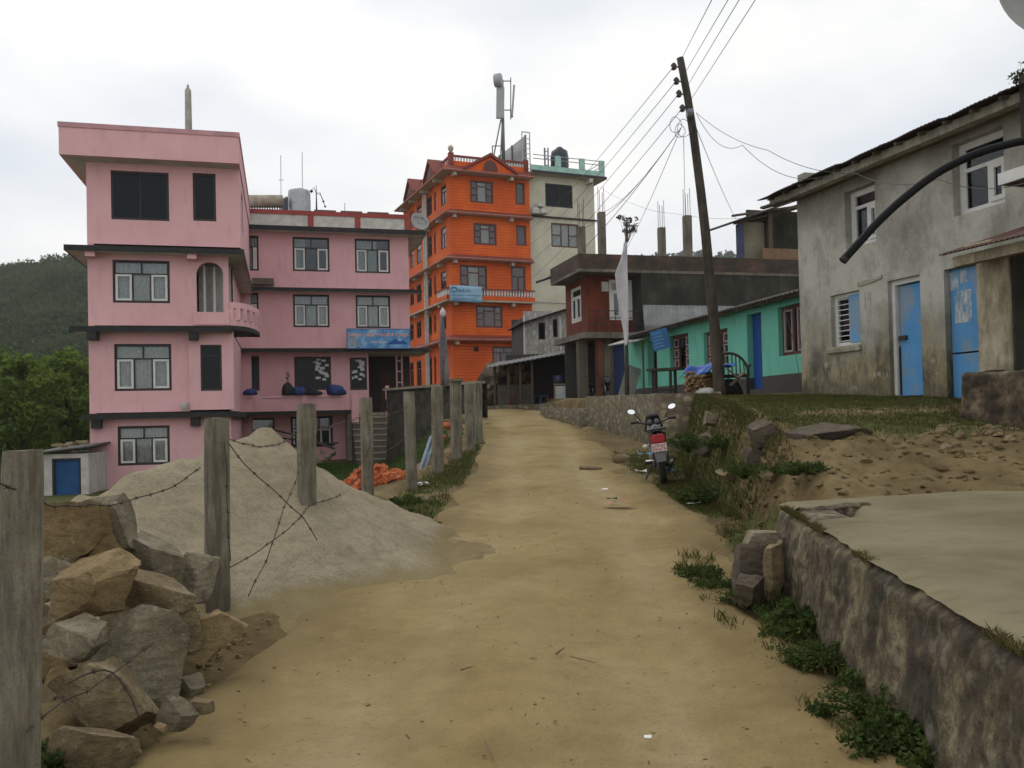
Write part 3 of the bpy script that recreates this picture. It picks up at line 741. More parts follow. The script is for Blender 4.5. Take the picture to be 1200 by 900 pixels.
# ------------------------------------------------------------------ rocks
def rock(name, c, size, seed, m, label, group=None, rot=None, sub=4, cuts=13, cat='rock'):
    rs = np.random.RandomState(seed); V, F = ico(sub)
    Q = np.array(Matrix.Rotation(rs.uniform(-.35, .35), 3, 'X') @ Matrix.Rotation(rs.uniform(-.35, .35), 3, 'Y') @ Matrix.Rotation(rs.uniform(-.5, .5), 3, 'Z'))
    pl = [(sg * (Q[:, a] + rs.normal(size=3) * 0.16), rs.uniform(0.42, 0.62)) for a in range(3) for sg in (-1, 1)]
    pl += [(rs.normal(size=3), rs.uniform(0.55, 0.8)) for k in range(max(2, cuts - 6))]
    for rep in (0, 1):
        for n, d in pl:
            n = n / np.linalg.norm(n); q = V @ n; V = V - np.clip(q - d, 0, None)[:, None] * n
    V = V + V * (0.07 * fbm(V[:, 0] * 3 + seed, V[:, 1] * 3 + V[:, 2] * 2, 3) + 0.06 * fbm(V[:, 0] * 7 + V[:, 2] * 6, V[:, 1] * 7 - V[:, 2] * 4, 4, 0.6))[:, None]
    V = V / np.abs(V).max(0) * 0.5
    V = V * np.array(size)
    R = np.array(Matrix.Rotation(rot[2], 3, 'Z') @ Matrix.Rotation(rot[1], 3, 'Y') @ Matrix.Rotation(rot[0], 3, 'X')) if rot else np.eye(3)
    V = V @ R.T
    o = np_mesh(name, V, F, m, True); o.location = c
    a = o.modifiers.new('edge', 'EDGE_SPLIT'); a.split_angle = math.radians(24)
    WO[o.name] = Vector(c); tag(o, label, cat, group)
    return o
# ================================================================== stone pile at the left
RG = 'quarried stones heaped behind the fence'
rk = [ # px, py, depth, w, h px, depth factor, tilt, material, label
    (82, 622, 5.0, 74, 62, 1.0, 0.1, 0, 'blocky tan stone on top of the heap next to the fence post'),
    (134, 615, 5.25, 54, 66, 0.9, -0.3, 1, 'dark grey upright stone at the top right of the heap'),
    (102, 692, 4.6, 98, 70, 0.9, -0.22, 0, 'smooth tan angular block in the middle of the heap'),
    (180, 662, 5.3, 84, 62, 0.9, 0.35, 1, 'pale grey slab leaning near the second fence post'),
    (182, 697, 4.95, 76, 46, 0.8, 0.45, 2, 'brown stone with whitish broken edge'),
    (166, 762, 4.55, 112, 92, 0.6, 0.62, 1, 'large grey flat slab tilted across the heap'),
    (131, 818, 4.2, 128, 72, 0.7, 0.6, 2, 'long brown stone leaning down to the lane'),
    (86, 750, 4.35, 72, 38, 0.9, 0.2, 1, 'small grey stone wedged behind the first post'),
    (246, 748, 5.1, 84, 44, 0.8, -0.5, 0, 'flat tan slab at the right foot of the heap'),
    (211, 733, 5.0, 60, 54, 0.8, -0.3, 2, 'brown stone under the whitish one'),
    (207, 839, 4.1, 38, 34, 0.9, 0.4, 1, 'small grey stone on the lane at the heap foot'),
    (236, 828, 4.15, 24, 16, 1.0, 0.1, 2, 'fist sized stone lying apart on the lane'),
    (108, 873, 3.85, 92, 40, 0.9, 0.15, 2, 'low brown stone at the bottom of the heap'),
    (2, 826, 3.7, 30, 24, 1.0, 0.2, 0, 'small tan stone cut by the left picture edge'),
    (3, 852, 3.6, 26, 26, 1.0, -0.2, 0, 'lowest tan stone at the left picture edge'),
    (67, 676, 4.7, 46, 44, 1.0, 0.3, 1, 'grey stone squeezed between post and tan block'),
    (118, 658, 5.1, 62, 46, 0.9, -0.5, 0, 'tan wedge under the topmost stones'),
    (228, 680, 5.6, 38, 56, 0.9, 0.2, 1, 'grey stone behind the second fence post'),
    (188, 854, 4.0, 15, 12, 1.0, 0, 0, 'pebble beside the long brown stone'),
    (30, 640, 5.3, 60, 60, 1.0, 0.2, 2, 'brown stone behind the first fence post'),
]
for i, (px, py, Y, wpx, hpx, df, tl, m, lab) in enumerate(rk):
    p = at(px, py, Y); k = Y / FPX
    rock('rock', p, (wpx * k * 1.2, max(wpx, hpx) * k * 0.85 * df, hpx * k * 1.24), 100 + i, ROCKS[m], lab, RG, (0.15 * math.sin(i * 2.1), tl, 0.4 * math.sin(i * 1.7)))
# stones filling the heap behind
fr = random.Random(4)
for i in range(34):
    px = fr.uniform(-20, 235); t = fr.random(); py = 660 + 200 * t + max(0, (px - 120)) * 0.12
    Y = 5.45 - 1.15 * t + 0.12; p = at(px, py, Y); s = fr.uniform(0.16, 0.34)
    rock('rock', p, (s * 1.2, s, s * 0.8), 200 + i, ROCKS[fr.choice((0, 1, 2, 2))], 'stone half hidden in the gaps of the left heap', RG + ' half hidden', (fr.uniform(-1, 1), fr.uniform(-0.6, 0.6), fr.uniform(0, 3)), sub=3)
# ---- loose stones of the broken terrace edge and beside the platform
BG = 'stones of the broken terrace edge'
for i, (px, py, Y, wpx, hpx, tl, m, lab) in enumerate([
    (893, 508, 9.9, 36, 34, 0.0, 3, 'squared dark stone capping the broken terrace edge'),
    (886, 536, 9.8, 30, 28, 0.1, 3, 'dark stone below the capping stone of the terrace edge'),
    (905, 545, 9.7, 34, 18, 0.05, 2, 'brown flat stone halfway down the broken terrace edge'),
    (950, 509, 9.9, 84, 20, -0.1, 3, 'long mossy ledge stone at the terrace rim'),
    (998, 506, 10.1, 52, 15, 0.1, 3, 'dark ledge stone at the right end of the rim'),
    (1034, 510, 10.3, 28, 7, 0.0, 1, 'flat pale stone in the terrace grass'),
    (1045, 500, 13.2, 52, 9, 0.0, 1, 'doorstep stone under the weathered blue door'),
    (835, 492, 13.0, 20, 16, 0.2, 1, 'grey stone on the bank above the motorcycle'),
    (828, 520, 12.6, 26, 30, 0.1, 3, 'dark stone set in the bank beside the motorcycle'),
    (850, 556, 10.6, 22, 14, 0.3, 2, 'brown stone low on the weedy bank'),
    (905, 556, 9.2, 26, 15, 0.2, 2, 'earth coloured stone sliding down the bank'),
    (893, 634, 6.75, 48, 22, 0.05, 1, 'flat grey capstone beside the platform corner'),
    (882, 664, 6.6, 44, 52, 0.05, 3, 'dark mossy stone under the flat capstone'),
    (906, 668, 6.35, 26, 70, 0.0, 2, 'upright pale brown stone against the platform wall'),
    (876, 692, 6.35, 34, 34, 0.2, 3, 'low dark stone at the verge below the capstone')]):
    p = at(px, py, Y); k = Y / FPX
    rock('rock', p, (wpx * k * 1.05, wpx * k * 0.9, hpx * k * 1.15), 300 + i, ROCKS[m], lab, BG, (0.1 * math.sin(i), tl, 0.3 * math.cos(i * 2)))
rbs = random.Random(9)
def rubble(name, spots, m, label, seed):
    """small stones nobody could count, as one mass"""
    rs = np.random.RandomState(seed); V0, F0 = ico(2); VV = []; FF = []
    for k, q_ in enumerate(spots):
        x, y, s_ = q_[:3]; z_ = q_[3] if len(q_) > 3 else Hs(x, y)
        V = V0.copy()
        for q in range(7):
            n = rs.normal(size=3); n /= np.linalg.norm(n); V = V - np.clip(V @ n - rs.uniform(.4, .75), 0, None)[:, None] * n
        VV.append(V * s_ * (1.2, .9, .7) + (x, y, z_ + s_ * .2)); FF.append(F0 + k * len(V0))
    o = np_mesh(name, np.vstack(VV), np.vstack(FF), m, False, 'stuff'); o['label'] = label
sp = []
for i in range(36):
    p = at(rbs.uniform(1100, 1200), rbs.uniform(505, 545), 9.2 + 1.2 * rbs.random()); sp.append((p.x, p.y, rbs.uniform(.02, .08)))
rubble('rubble', sp, ROCKS[2], 'small broken stones in front of the porch base', 1)
rubble('earth_clods', [(rbs.uniform(2.5, 7.2), rbs.uniform(7.6, 9.8), rbs.uniform(.012, .06) * rbs.random() + .01) for i in range(420)], MT, 'crumbled clods of earth on the cut bank', 2)
rubble('rubble', [(rbs.uniform(-2.1, -1.75), rbs.uniform(3.8, 6.6), rbs.uniform(.008, .025)) for i in range(60)], ROCKS[0], 'stone chips scattered at the foot of the stone heap', 3)
sp = []
for i in range(170):
    px = rbs.uniform(-10, 205); t = rbs.random(); py = 665 + 200 * t + max(0, (px - 100)) * .25; p = at(px, py, 5.5 - 1.2 * t + .05); sp.append((p.x, p.y, rbs.uniform(.02, .075), p.z))
rubble('rubble', sp, ROCKS[2], 'earth and fragments filling the gaps of the stone heap', 4)

# small stones and litter on the lane
ps = np.random.RandomState(2); n = 450
x = ps.uniform(-1.9, 2.3, n); y = 3.2 + 20 * ps.rand(n) ** 1.6; V0, F0 = ico(1); VV = []; FF = []
for i in range(n):
    s = ps.uniform(0.0025, 0.008) * (1 + (ps.rand() < 0.04) * 1.2)
    VV.append(V0 * s * (1.3, 1, 0.6) * (1 + 0.3 * ps.rand(len(V0), 1)) + (x[i], y[i], float(z_road(y[i])) + 0.01)); FF.append(F0 + i * len(V0))
o = np_mesh('pebbles', np.vstack(VV), np.vstack(FF), ROCKS[2], False, 'stuff'); o['label'] = 'scattered pebbles on the dirt lane'
ps = np.random.RandomState(12); n = 380; x = ps.uniform(-1.8, 2.6, n); y = 3.0 + 20 * ps.rand(n) ** 1.5; a = ps.uniform(0, 6.28, n); l = ps.uniform(.006, .028, n); w_ = ps.uniform(.002, .007, n)
zb = z_road(y) + .022; ca, sa = np.cos(a), np.sin(a)
V = np.stack([np.stack([x + ca * l * u - sa * w_ * v, y + sa * l * u + ca * w_ * v, zb + .006 * (u == 1)], 1) for u, v in ((-1, -1), (1, -1), (1, 1), (-1, 1))], 1).reshape(-1, 3)
o = np_mesh('leaf_litter', V, np.arange(4 * n).reshape(-1, 4), mat('dead_leaf', (0.1, 0.066, 0.03), .5, 30), False, 'stuff'); o['label'] = 'dead leaves and straw bits strewn on the lane'
MTWIG = mat('dry_twig', (0.16, 0.11, 0.06), 0.3, 20)
def twig(px, py, dx, dy, r, lab):
    a = on_z(px, py, 0.06); Y = a.y; z = float(z_road(Y)) + 0.03
    a = on_z(px, py, z); b = on_z(px + dx, py + dy, z)
    m = (a + b) / 2 + Vector((0, 0.03 * (b - a).length, 0))
    mb = MB().tube([a, m, b], [r, r * 0.9, r * 0.5], 5); tag(mb.build('twig', MTWIG, None, True), lab, 'twig', 'twigs on the lane')
for (px, py, dx, dy, r, lab) in ((652, 766, 9, -7, 0.008, 'short dark twig in the middle of the lane'), (668, 769, 30, 8, 0.004, 'thin curved twig right of the short one'),
                            (568, 868, 10, 22, 0.004, 'curled stalk near the bottom of the picture'),
                            (540, 785, 14, -4, 0.005, 'bit of straw left of the lane centre'),
                            (680, 548, 25, 1, 0.02, 'pale stick on the lane before the motorcycle'), (722, 538, 14, -2, 0.02, 'dark stick beside the grass patch')):
    twig(px, py, dx, dy, r, lab)
MPAPER = mat('paper_scrap', (0.7, 0.7, 0.68), 0.1, 9); MPLB = mat('blue_plastic', (0.05, 0.16, 0.38), 0.2, 9, 0.4); MRED = mat('red_wrapper', (0.35, 0.09, 0.04), 0.3, 20, 0.5)
def scrap(px, py, z, w, m, lab, seed):
    p = on_z(px, py, z); z = Hs(p.x, p.y) + 0.02; p = on_z(px, py, z); r_ = random.Random(seed); mb = MB()
    pts = [(p.x + w * (u - .5) * 1.4 + r_.uniform(-.2, .2) * w, p.y + w * (v - .5) + r_.uniform(-.2, .2) * w, z + r_.uniform(0, .35) * w) for v in (0, .5, 1) for u in (0, .5, 1)]
    mb.add(pts, [(0, 1, 4, 3), (1, 2, 5, 4), (3, 4, 7, 6), (4, 5, 8, 7)])
    tag(mb.build('litter_scrap', m, None), lab, 'litter', 'litter on the lane')
for i, a in enumerate([(708, 574, .35, .07, MPAPER, 'white scrap on the right side of the lane'), (717, 585, .35, .09, MWEED, 'greenish wrapper on the lane'), (722, 591, .35, .22, MRED, 'reddish rags on the lane'),
          (760, 864, .05, .025, MPAPER, 'tiny white scrap near the bottom of the lane'), (812, 591, .35, .12, MPAPER, 'white plastic scrap in the grass patch by the bank'), (806, 583, .4, .14, MRED, 'pinkish wrapper beside the grass patch'),
          (755, 534, .5, .16, MPLB, 'blue plastic bag left of the motorcycle wheel'), (752, 553, .45, .14, MPAPER, 'torn white paper at the left of the motorcycle'), (787, 552, .45, .12, MPLB, 'blue bag scrap behind the rear wheel'),
          (762, 541, .45, .1, MPAPER, 'white strip beside the blue plastic bag')]):
    scrap(*a, seed=i)

# ================================================================== fence posts and barbed wire
def m_post():
    g = NG('weathered_concrete_post')
    a = g.noise(3, 6, 0.65); b = g.noise(18, 6, 0.7, (1, 1, 0.12)); c = g.noise(80, 4, 0.7)
    col = g.ramp(a, [(0.3, (0.115, 0.1, 0.07)), (0.55, (0.205, 0.185, 0.14)), (0.75, (0.29, 0.265, 0.21))])
    col = g.mix(g.ramp(b, [(0.38, 0.75), (0.55, 0.0)]), col, (0.075, 0.06, 0.04))
    col = g.mix(g.ramp(c, [(0.34, 0.5), (0.5, 0.0)]), col, (0.09, 0.075, 0.05))
    col = g.mix(g.ramp(g.noise(7, 4), [(0.62, 0.0), (0.75, 0.45)]), col, (0.16, 0.15, 0.08))
    g.color(col); g.rough(0.95); n = g.bump(b, 0.5, 0.012); g.bump(c, 0.7, 0.006, n)
    return g.m
MPOST = m_post()
posts = []
pd = [(27, 527, 3.45, 56, 'nearest and widest concrete fence post at the left picture edge'),
      (254, 490, 6.4, 36, 'second concrete fence post standing before the sand heap'),
      (359, 473, 8.2, 25, 'third concrete fence post rising out of the sand heap'),
      (429, 466, 11.3, 17, 'fourth concrete fence post with brick rubble behind it'),
      (479, 459, 13.4, 15, 'fifth concrete fence post in front of the dark yard wall'),
      (512, 453, 15.4, 15, 'sixth concrete fence post beside the grey prayer flag'),
      (534, 447, 17.4, 14, 'seventh concrete fence post with a flat cap below the orange house'),
      (549, 450, 19.2, 12, 'eighth concrete fence post near the far end of the fence'),
      (560, 449, 21.0, 11, 'farthest concrete fence post at the bend of the lane')]
for i, (px, top, Y, wpx, lab) in enumerate(pd):
    p = at(px, top, Y); z0 = Hs(p.x, p.y) - 0.35; r_ = random.Random(i)
    w_ = wpx * Y / FPX / 1.28; tw = 0.42 + 0.1 * r_.uniform(-1, 1); lx = r_.uniform(-0.03, 0.03) + (0.03 if i == 0 else 0)
    nz_ = 16; vs = []; fs = []
    for k in range(nz_ + 1):
        t = k / nz_; z = z0 + (p.z - z0) * t
        for q in range(8):
            a = math.pi / 4 * q + math.pi / 4; rr = w_ / 2 * (1.38 if q % 2 == 0 else 1.02) * (0.95 if q % 2 == 0 else 1)
            rr *= 1 + 0.05 * mnoise.noise(Vector((q * 1.3 + i * 7, t * 6, i)))
            if k == nz_: rr *= 0.93
            vs.append((p.x + lx * (t - 1) + rr * math.cos(a + tw), p.y + rr * math.sin(a + tw), z + (0.012 * mnoise.noise(Vector((q, i, 3.3))) if k == nz_ else 0)))
    for k in range(nz_):
        for q in range(8): fs.append((k * 8 + q, k * 8 + (q + 1) % 8, (k + 1) * 8 + (q + 1) % 8, (k + 1) * 8 + q))
    fs.append(tuple(nz_ * 8 + q for q in range(8)))
    mb = MB().add(vs, fs)
    if i == 6: mb.box(p.x - w_ * .75, p.y - w_ * .75, p.z, p.x + w_ * .75, p.y + w_ * .75, p.z + 0.05)
    o = tag(mb.build('fence_post', MPOST), lab, 'fence post', 'concrete fence posts along the lane'); posts.append((p, w_))
MWIRE = mat('rusty_wire', (0.06, 0.04, 0.03), 0.4, 30, 0.8, 0)
def barbed(pts, lab, r=0.0042, barb=0.16, wob=0.012):
    """twisted strand with barbs through the given points"""
    P = [Vector(p) for p in pts]; path = []
    for a, b in zip(P[:-1], P[1:]):
        n = max(2, int((b - a).length / 0.06))
        for k in range(n): path.append(a.lerp(b, k / n))
    path.append(P[-1]); sm = []
    for i in range(len(path)):
        lo = max(0, i - 2); hi = min(len(path), i + 3); c = Vector((0, 0, 0))
        for q in path[lo:hi]: c += q
        c /= (hi - lo); sm.append(c + Vector((mnoise.noise(c * 5), mnoise.noise(c * 5 + Vector((9, 0, 0))), mnoise.noise(c * 5 + Vector((0, 9, 0))))) * wob)
    root = thing('barbed_wire', sm[0], lab, 'wire', 'barbed wire strands of the fence')
    MB().tube(sm, r, 5).build('strand', MWIRE, root, True)
    br = MB(); acc = 0; k = 0
    for a, b in zip(sm[:-1], sm[1:]):
        acc += (b - a).length
        if acc > barb:
            acc = 0; k += 1; d = (b - a).normalized(); u = d.cross(Vector((math.sin(k), math.cos(k), 0.4))).normalized(); v = d.cross(u)
            br.tube([a - u * 0.02 + d * .005, a, a + u * 0.02 - d * .005], [0.0012, 0.0028, 0.0012], 4); br.tube([a - v * 0.02 - d * .006, a, a + v * 0.02 + d * .006], [0.0012, 0.0028, 0.0012], 4)
            br.tube([a - d * 0.012, a + d * 0.012], r * 1.7, 5)
    if br.v: br.build('barbs', MWIRE, root)['kind'] = 'stuff'
def W3(*q): return [at(*a) for a in q]
barbed(W3((-30, 555, 2.9), (14, 572, 3.33), (60, 592, 3.9), (130, 592, 4.9), (200, 572, 5.7), (238, 545, 6.25)), 'strand sagging from the first post to the second post')
barbed(W3((262, 512, 6.3), (292, 550, 6.5), (330, 583, 6.8), (360, 612, 7.2), (376, 640, 7.3)), 'strand curling down to the right of the second post')
barbed(W3((262, 512, 6.3), (300, 524, 6.9), (330, 520, 7.7), (352, 505, 8.1)), 'upper strand from the second to the third post')
barbed(W3((262, 508, 6.28), (266, 560, 6.3), (268, 620, 6.3), (271, 668, 6.3)), 'wire end hanging down the side of the second post')
barbed(W3((258, 672, 6.25), (290, 655, 6.4), (322, 632, 6.6), (346, 612, 6.9), (363, 592, 7.9), (396, 582, 8.6), (420, 560, 11)), 'lower strand crossing before the sand heap')
barbed(W3((286, 708, 6.2), (304, 672, 6.4), (318, 645, 6.6), (328, 605, 6.8), (345, 570, 7.2), (356, 520, 8.0)), 'tangled strand rising from the sand to the third post')
barbed(W3((20, 866, 3.3), (66, 826, 3.6), (110, 806, 3.9), (152, 775, 4.2), (190, 745, 4.7), (236, 715, 6.2)), 'low strand running across the stone heap')
barbed(W3((62, 812, 3.55), (100, 790, 3.7), (124, 776, 3.8), (140, 790, 3.8), (160, 835, 3.8), (165, 850, 3.8)), 'loose wire curl over the long brown stone')
barbed(W3((368, 505, 8.15), (395, 497, 10), (425, 488, 11.2)), 'strand between the third and fourth post', wob=0.02)
for a, b, dy in ((3, 4, 20), (3, 4, 62), (4, 5, 22), (4, 5, 55), (5, 6, 20), (5, 6, 46), (6, 7, 22), (7, 8, 18)):
    (px0, t0, Y0, _, _), (px1, t1, Y1, _, _) = pd[a], pd[b]
    barbed(W3((px0, t0 + dy, Y0 - .1), ((px0 + px1) / 2, (t0 + t1) / 2 + dy * 0.98 + 5, (Y0 + Y1) / 2), (px1, t1 + dy * 0.85, Y1 - .1)),
           '%s strand between the %s and %s fence post' % ('upper' if dy < 30 else 'lower', ('fourth', 'fifth', 'sixth', 'seventh', 'eighth')[a - 3], ('fifth', 'sixth', 'seventh', 'eighth', 'farthest')[a - 3]), barb=0.3)
barbed(W3((437, 500, 11.2), (432, 530, 11.1), (420, 548, 11.0), (404, 560, 10.8)), 'loose strand trailing from the fourth post', wob=0.03)

# ================================================================== weeds
wd = [ # px, py(base), z guess, r, h, label
    (880, 706, .12, .22, .34, 'weed clump at the foot of the dark mossy stone'), (898, 690, .15, .2, .4, 'weeds hugging the platform corner stones'),
    (932, 730, .1, .22, .3, 'leafy weed clump in front of the platform wall'), (948, 770, .08, .2, .26, 'spreading weed below the platform wall'),
    (925, 745, .08, .16, .2, 'low weed on the lane side of the platform clump'), (988, 770, .08, .14, .22, 'narrow weed against the platform wall'),
    (1022, 838, .05, .26, .34, 'large weed clump near the bottom right'), (1050, 880, .05, .2, .26, 'weed clump cut by the bottom edge'),
    (1100, 868, .05, .22, .3, 'rightmost weed clump under the platform wall'), (960, 832, .04, .06, .06, 'tiny weed sprouting on the lane'), (1015, 800, .06, .14, .2, 'small weed between two platform clumps'),
    (822, 575, .5, .3, .5, 'bushy weed on the bank right of the motorcycle'), (838, 545, .7, .28, .4, 'weeds growing on the bank above the grass patch'),
    (806, 505, 1.3, .26, .5, 'weed tuft at the end of the rubble wall'), (850, 512, 1.2, .3, .36, 'weeds hanging over the broken terrace edge'), (872, 530, 1.1, .24, .4, 'weed beside the squared terrace stone'),
    (930, 522, 1.2, .3, .2, 'low weeds under the mossy ledge stone'), (816, 480, 1.65, .2, .25, 'tuft of grass behind the left mirror of the motorcycle'),
    (456, 612, .25, .32, .3, 'leafy weed between fence and lane in front of the fourth post'), (478, 592, .35, .24, .22, 'weed tuft at the foot of the fifth post'), (500, 620, .25, .14, .1, 'tiny weed at the sand edge'),
    (571, 512, .9, .24, .42, 'round weed bush beside the last fence post'), (286, 712, .1, .12, .1, 'weed at the foot of the second fence post'), (298, 704, .12, .06, .16, 'weed sprig growing up the wire'),
    (40, 896, .1, .26, .14, 'low weed at the bottom left corner'), (15, 890, .1, .2, .12, 'weed under the nearest fence post'), 
    (905, 650, .25, .1, .25, 'weed sprig at the platform corner'), (835, 668, .25, .2, .08, 'low green patch at the lane edge near the platform'), (820, 655, .28, .22, .06, 'thin grass tuft at the lane edge')]
for i, (px, py, z, r_, h_, lab) in enumerate(wd):
    p = on_z(px, py, z)
    if p.y > 40 or p.y < 1: p = at(px, py, 12)
    zz = Hs(p.x, p.y)
    weed((p.x, p.y, min(max(zz, z - .25), z + .25) - 0.02), r_ * 1.05, h_ * .55, 40 + i, lab, leaf=0.012 + 0.006 * (i % 3), per=24)
# ================================================================== window kit
def m_glass():
    g = NG('window_glass'); g.t.nodes.remove(g.b)
    tr = g.n('ShaderNodeBsdfTransparent'); tr.inputs[0].default_value = (0.9, 0.91, 0.9, 1)
    gl = g.n('ShaderNodeBsdfGlossy'); gl.inputs['Roughness'].default_value = 0.03; gl.inputs['Color'].default_value = (0.9, 0.95, 1, 1)
    fr = g.n('ShaderNodeFresnel'); fr.inputs[0].default_value = 1.5
    nz = g.noise(1.2, 2); bp = g.n('ShaderNodeBump'); bp.inputs['Strength'].default_value = 0.05; g.l(nz, bp.inputs['Height']); g.l(bp.outputs[0], gl.inputs['Normal'])
    ms = g.n('ShaderNodeMixShader'); g.l(fr.outputs[0], ms.inputs[0]); g.l(tr.outputs[0], ms.inputs[1]); g.l(gl.outputs[0], ms.inputs[2])
    g.l(ms.outputs[0], g.out.inputs['Surface']); return g.m
MGLASS = m_glass()
MDGLASS = mat('dark_tinted_glass', (0.008, 0.011, 0.012), 0.2, 1.0, 0.12, 0, spec=0.18)
MDARKF = mat('dark_brown_frame', (0.022, 0.014, 0.013), 0.3, 12, 0.6)
MBROWNF = mat('red_brown_frame', (0.1, 0.028, 0.02), 0.3, 12, 0.6)
MWHITEP = mat('white_paint', (0.62, 0.62, 0.6), 0.12, 6, 0.6)
MOFFW = mat('dirty_white', (0.5, 0.48, 0.44), 0.3, 3, 0.85)
MBLACKP = mat('black_ledge_paint', (0.018, 0.018, 0.017), 0.5, 4, 0.8)
MSOFF = mat('soffit_cement', (0.48, 0.46, 0.41), 0.25, 2)
MSHADE = mat('dim_room_wall', (0.05, 0.047, 0.044), 0.2, 1)  # room dimness put into the wall colour
def m_curtain(name, c1, c2):
    g = NG(name); v = g.noise(9, 3); g.color(g.mix(g.ramp(v, [(0.4, 0.0), (0.6, 1.0)]), c1, c2)); g.rough(0.9); return g.m
MCURT = m_curtain('lace_curtain', (0.46, 0.475, 0.46), (0.56, 0.57, 0.55))
MCURTG = m_curtain('green_curtain', (0.3, 0.36, 0.34), (0.38, 0.44, 0.41))
MCURTR = m_curtain('red_curtain', (0.3, 0.06, 0.05), (0.42, 0.14, 0.12))

def ring(mb, x0, z0, x1, z1, w, ya, yb):
    mb.box(x0, ya, z0, x0 + w, yb, z1); mb.box(x1 - w, ya, z0, x1, yb, z1)
    mb.box(x0 + w, ya, z0, x1 - w, yb, z0 + w); mb.box(x0 + w, ya, z1 - w, x1 - w, yb, z1)
def window(F, root, r, cells, mf, fw=0.06, rec=0.1, ms=None, mg=None, curtain=None, name='window', label=None, cw=0.07, cov=(0, 1), y=0.0, hole=True, bars=0):
    """cells: (u0,v0,u1,v1,kind) in fractions; kind p fixed pane, s sash with its own frame, o open"""
    x0, z0, x1, z1 = r; W_, H_ = x1 - x0, z1 - z0; rec = rec + y
    if hole: F.holes.append(r)
    mb = F.mb(); ring(mb, x0, z0, x1, z1, fw, rec - 0.03, rec + 0.05)
    cc = []
    for (a, b, c, d, k) in cells:
        q = (x0 + fw + (W_ - 2 * fw) * a, z0 + fw + (H_ - 2 * fw) * b, x0 + fw + (W_ - 2 * fw) * c, z0 + fw + (H_ - 2 * fw) * d)
        h = fw * 0.4; ring(mb, *q, h, rec - 0.022, rec + 0.045); cc.append((q[0] + h, q[1] + h, q[2] - h, q[3] - h, k))
    o = mb.build(name, mf, root)
    if label: o['label'] = label
    for (a, b, c, d, k) in cc:
        if k == 's':
            m2 = F.mb(); ring(m2, a, b, c, d, cw, rec - 0.045, rec + 0.02); s = m2.build('sash', ms or MWHITEP, o)
            F.mb().box(a + cw, rec - 0.01, b + cw, c - cw, rec - 0.004, d - cw).build('pane', mg or MGLASS, o)
        elif k == 'p':
            F.mb().box(a, rec + 0.008, b, c, rec + 0.014, d).build('pane', mg or MGLASS, o)
    if curtain:
        m3 = F.mb(); nw = max(3, int(W_ / 0.11)); ca = x0 + W_ * cov[0]; cb = x0 + W_ * cov[1]
        m3.grid(lambda u, v: (ca + (cb - ca) * u, rec + 0.09 + 0.025 * math.sin(u * nw * 6.28) + 0.01 * math.sin(u * 23 + v * 3), z0 + 0.02 + (H_ - 0.04) * v), nw * 6, 2)
        m3.build('curtain', curtain, o, True)
    if bars:
        m4 = F.mb()
        for k in range(bars):
            zz = z0 + H_ * (k + 1) / (bars + 1); m4.box(x0 + fw, rec - 0.06, zz - 0.008, x1 - fw, rec - 0.045, zz + 0.008)
        m4.build('bars', MDARKF, o)
    return o
PINKW = [(0, .7, .5, 1, 'p'), (.5, .7, 1, 1, 'p'), (0, 0, .33, .7, 's'), (.33, 0, .67, .7, 'p'), (.67, 0, 1, .7, 's')]

# ================================================================== pink building
def m_pink():
    g = NG('pink_wall_paint')
    a = g.noise(0.7, 5, 0.6); b = g.noise(3.5, 6, 0.65, (1, 1, 0.25)); c = g.noise(60, 3)
    col = g.ramp(a, [(0.3, (0.63, 0.35, 0.365)), (0.65, (0.69, 0.4, 0.413))])
    col = g.mix(g.ramp(b, [(0.36, 0.35), (0.48, 0.0)]), col, (0.52, 0.285, 0.29)); col = g.mix(g.ramp(g.noise(1.4, 6, 0.7, (1, 1, 0.18)), [(0.6, 0.0), (0.75, 0.22)]), col, (0.38, 0.22, 0.21))
    g.color(col); g.rough(0.82); g.bump(c, 0.15, 0.004); return g.m
MPINK = m_pink()
A0 = math.atan(0.27)
F = Fac(at(283, 350, 30.0), A0)
xl = F.hit(103, 350)[0]; xs_ = -0.42
zL3 = F.hit(190, 486)[1]; zL2 = F.hit(190, 385)[1]; zL1 = F.hit(190, 291)[1]; zT = F.hit(190, 191)[1]; zP = F.hit(180, 155, -0.7)[1]
zG = -1.0
pink = thing('hotel_building', F.W(0, 0, zG), 'pink four-storey building with black ledges and a lower wing behind', 'building')
FS = Fac(F.W(0, 0, 0), A0 + math.pi / 2); FS2 = Fac(F.W(xs_, 0, 0), A0 + math.pi / 2)
for q in ((130, 201, 198, 258), (226, 203, 253, 259)):
    cells = [(0, 0, .5, 1, 'p'), (.5, 0, 1, 1, 'p')] if q[2] - q[0] > 40 else [(0, 0, 1, 1, 'p')]
    window(F, pink, F.rect(*q), cells, MDARKF, 0.06, 0.08, mg=MDGLASS, label='dark tinted top floor window')
window(F, pink, F.rect(132, 305, 199, 355), PINKW, MDARKF, curtain=MCURT, rec=0.07)
window(F, pink, F.rect(134, 403, 201, 458), PINKW, MDARKF, curtain=MCURT, rec=0.07)
window(F, pink, F.rect(138, 499, 199, 545), PINKW, MDARKF, curtain=MCURT, rec=0.07)
r = F.rect(235, 404, 260, 458, -0.12); window(F, pink, r, [(0, .78, 1, 1, 'p'), (0, 0, 1, .78, 'p')], MDARKF, 0.05, 0.05, y=-0.12, hole=True, mg=MDGLASS)
ra = F.rect(230, 307, 262, 366); F.holes.append(ra)
F.wall(xl, zL1 + .1, 0, zT, 'wall', MPINK, pink)
F.wall(xl, zL2 + .1, xs_, zL1 + .02, 'wall', MPINK, pink)
F.wall(xl, zL3 + .1, F.hit(222, 430)[0], zL2 + .02, 'wall', MPINK, pink)
F.wall(xl, zG, xs_, zL3 + .02, 'wall', MPINK, pink)
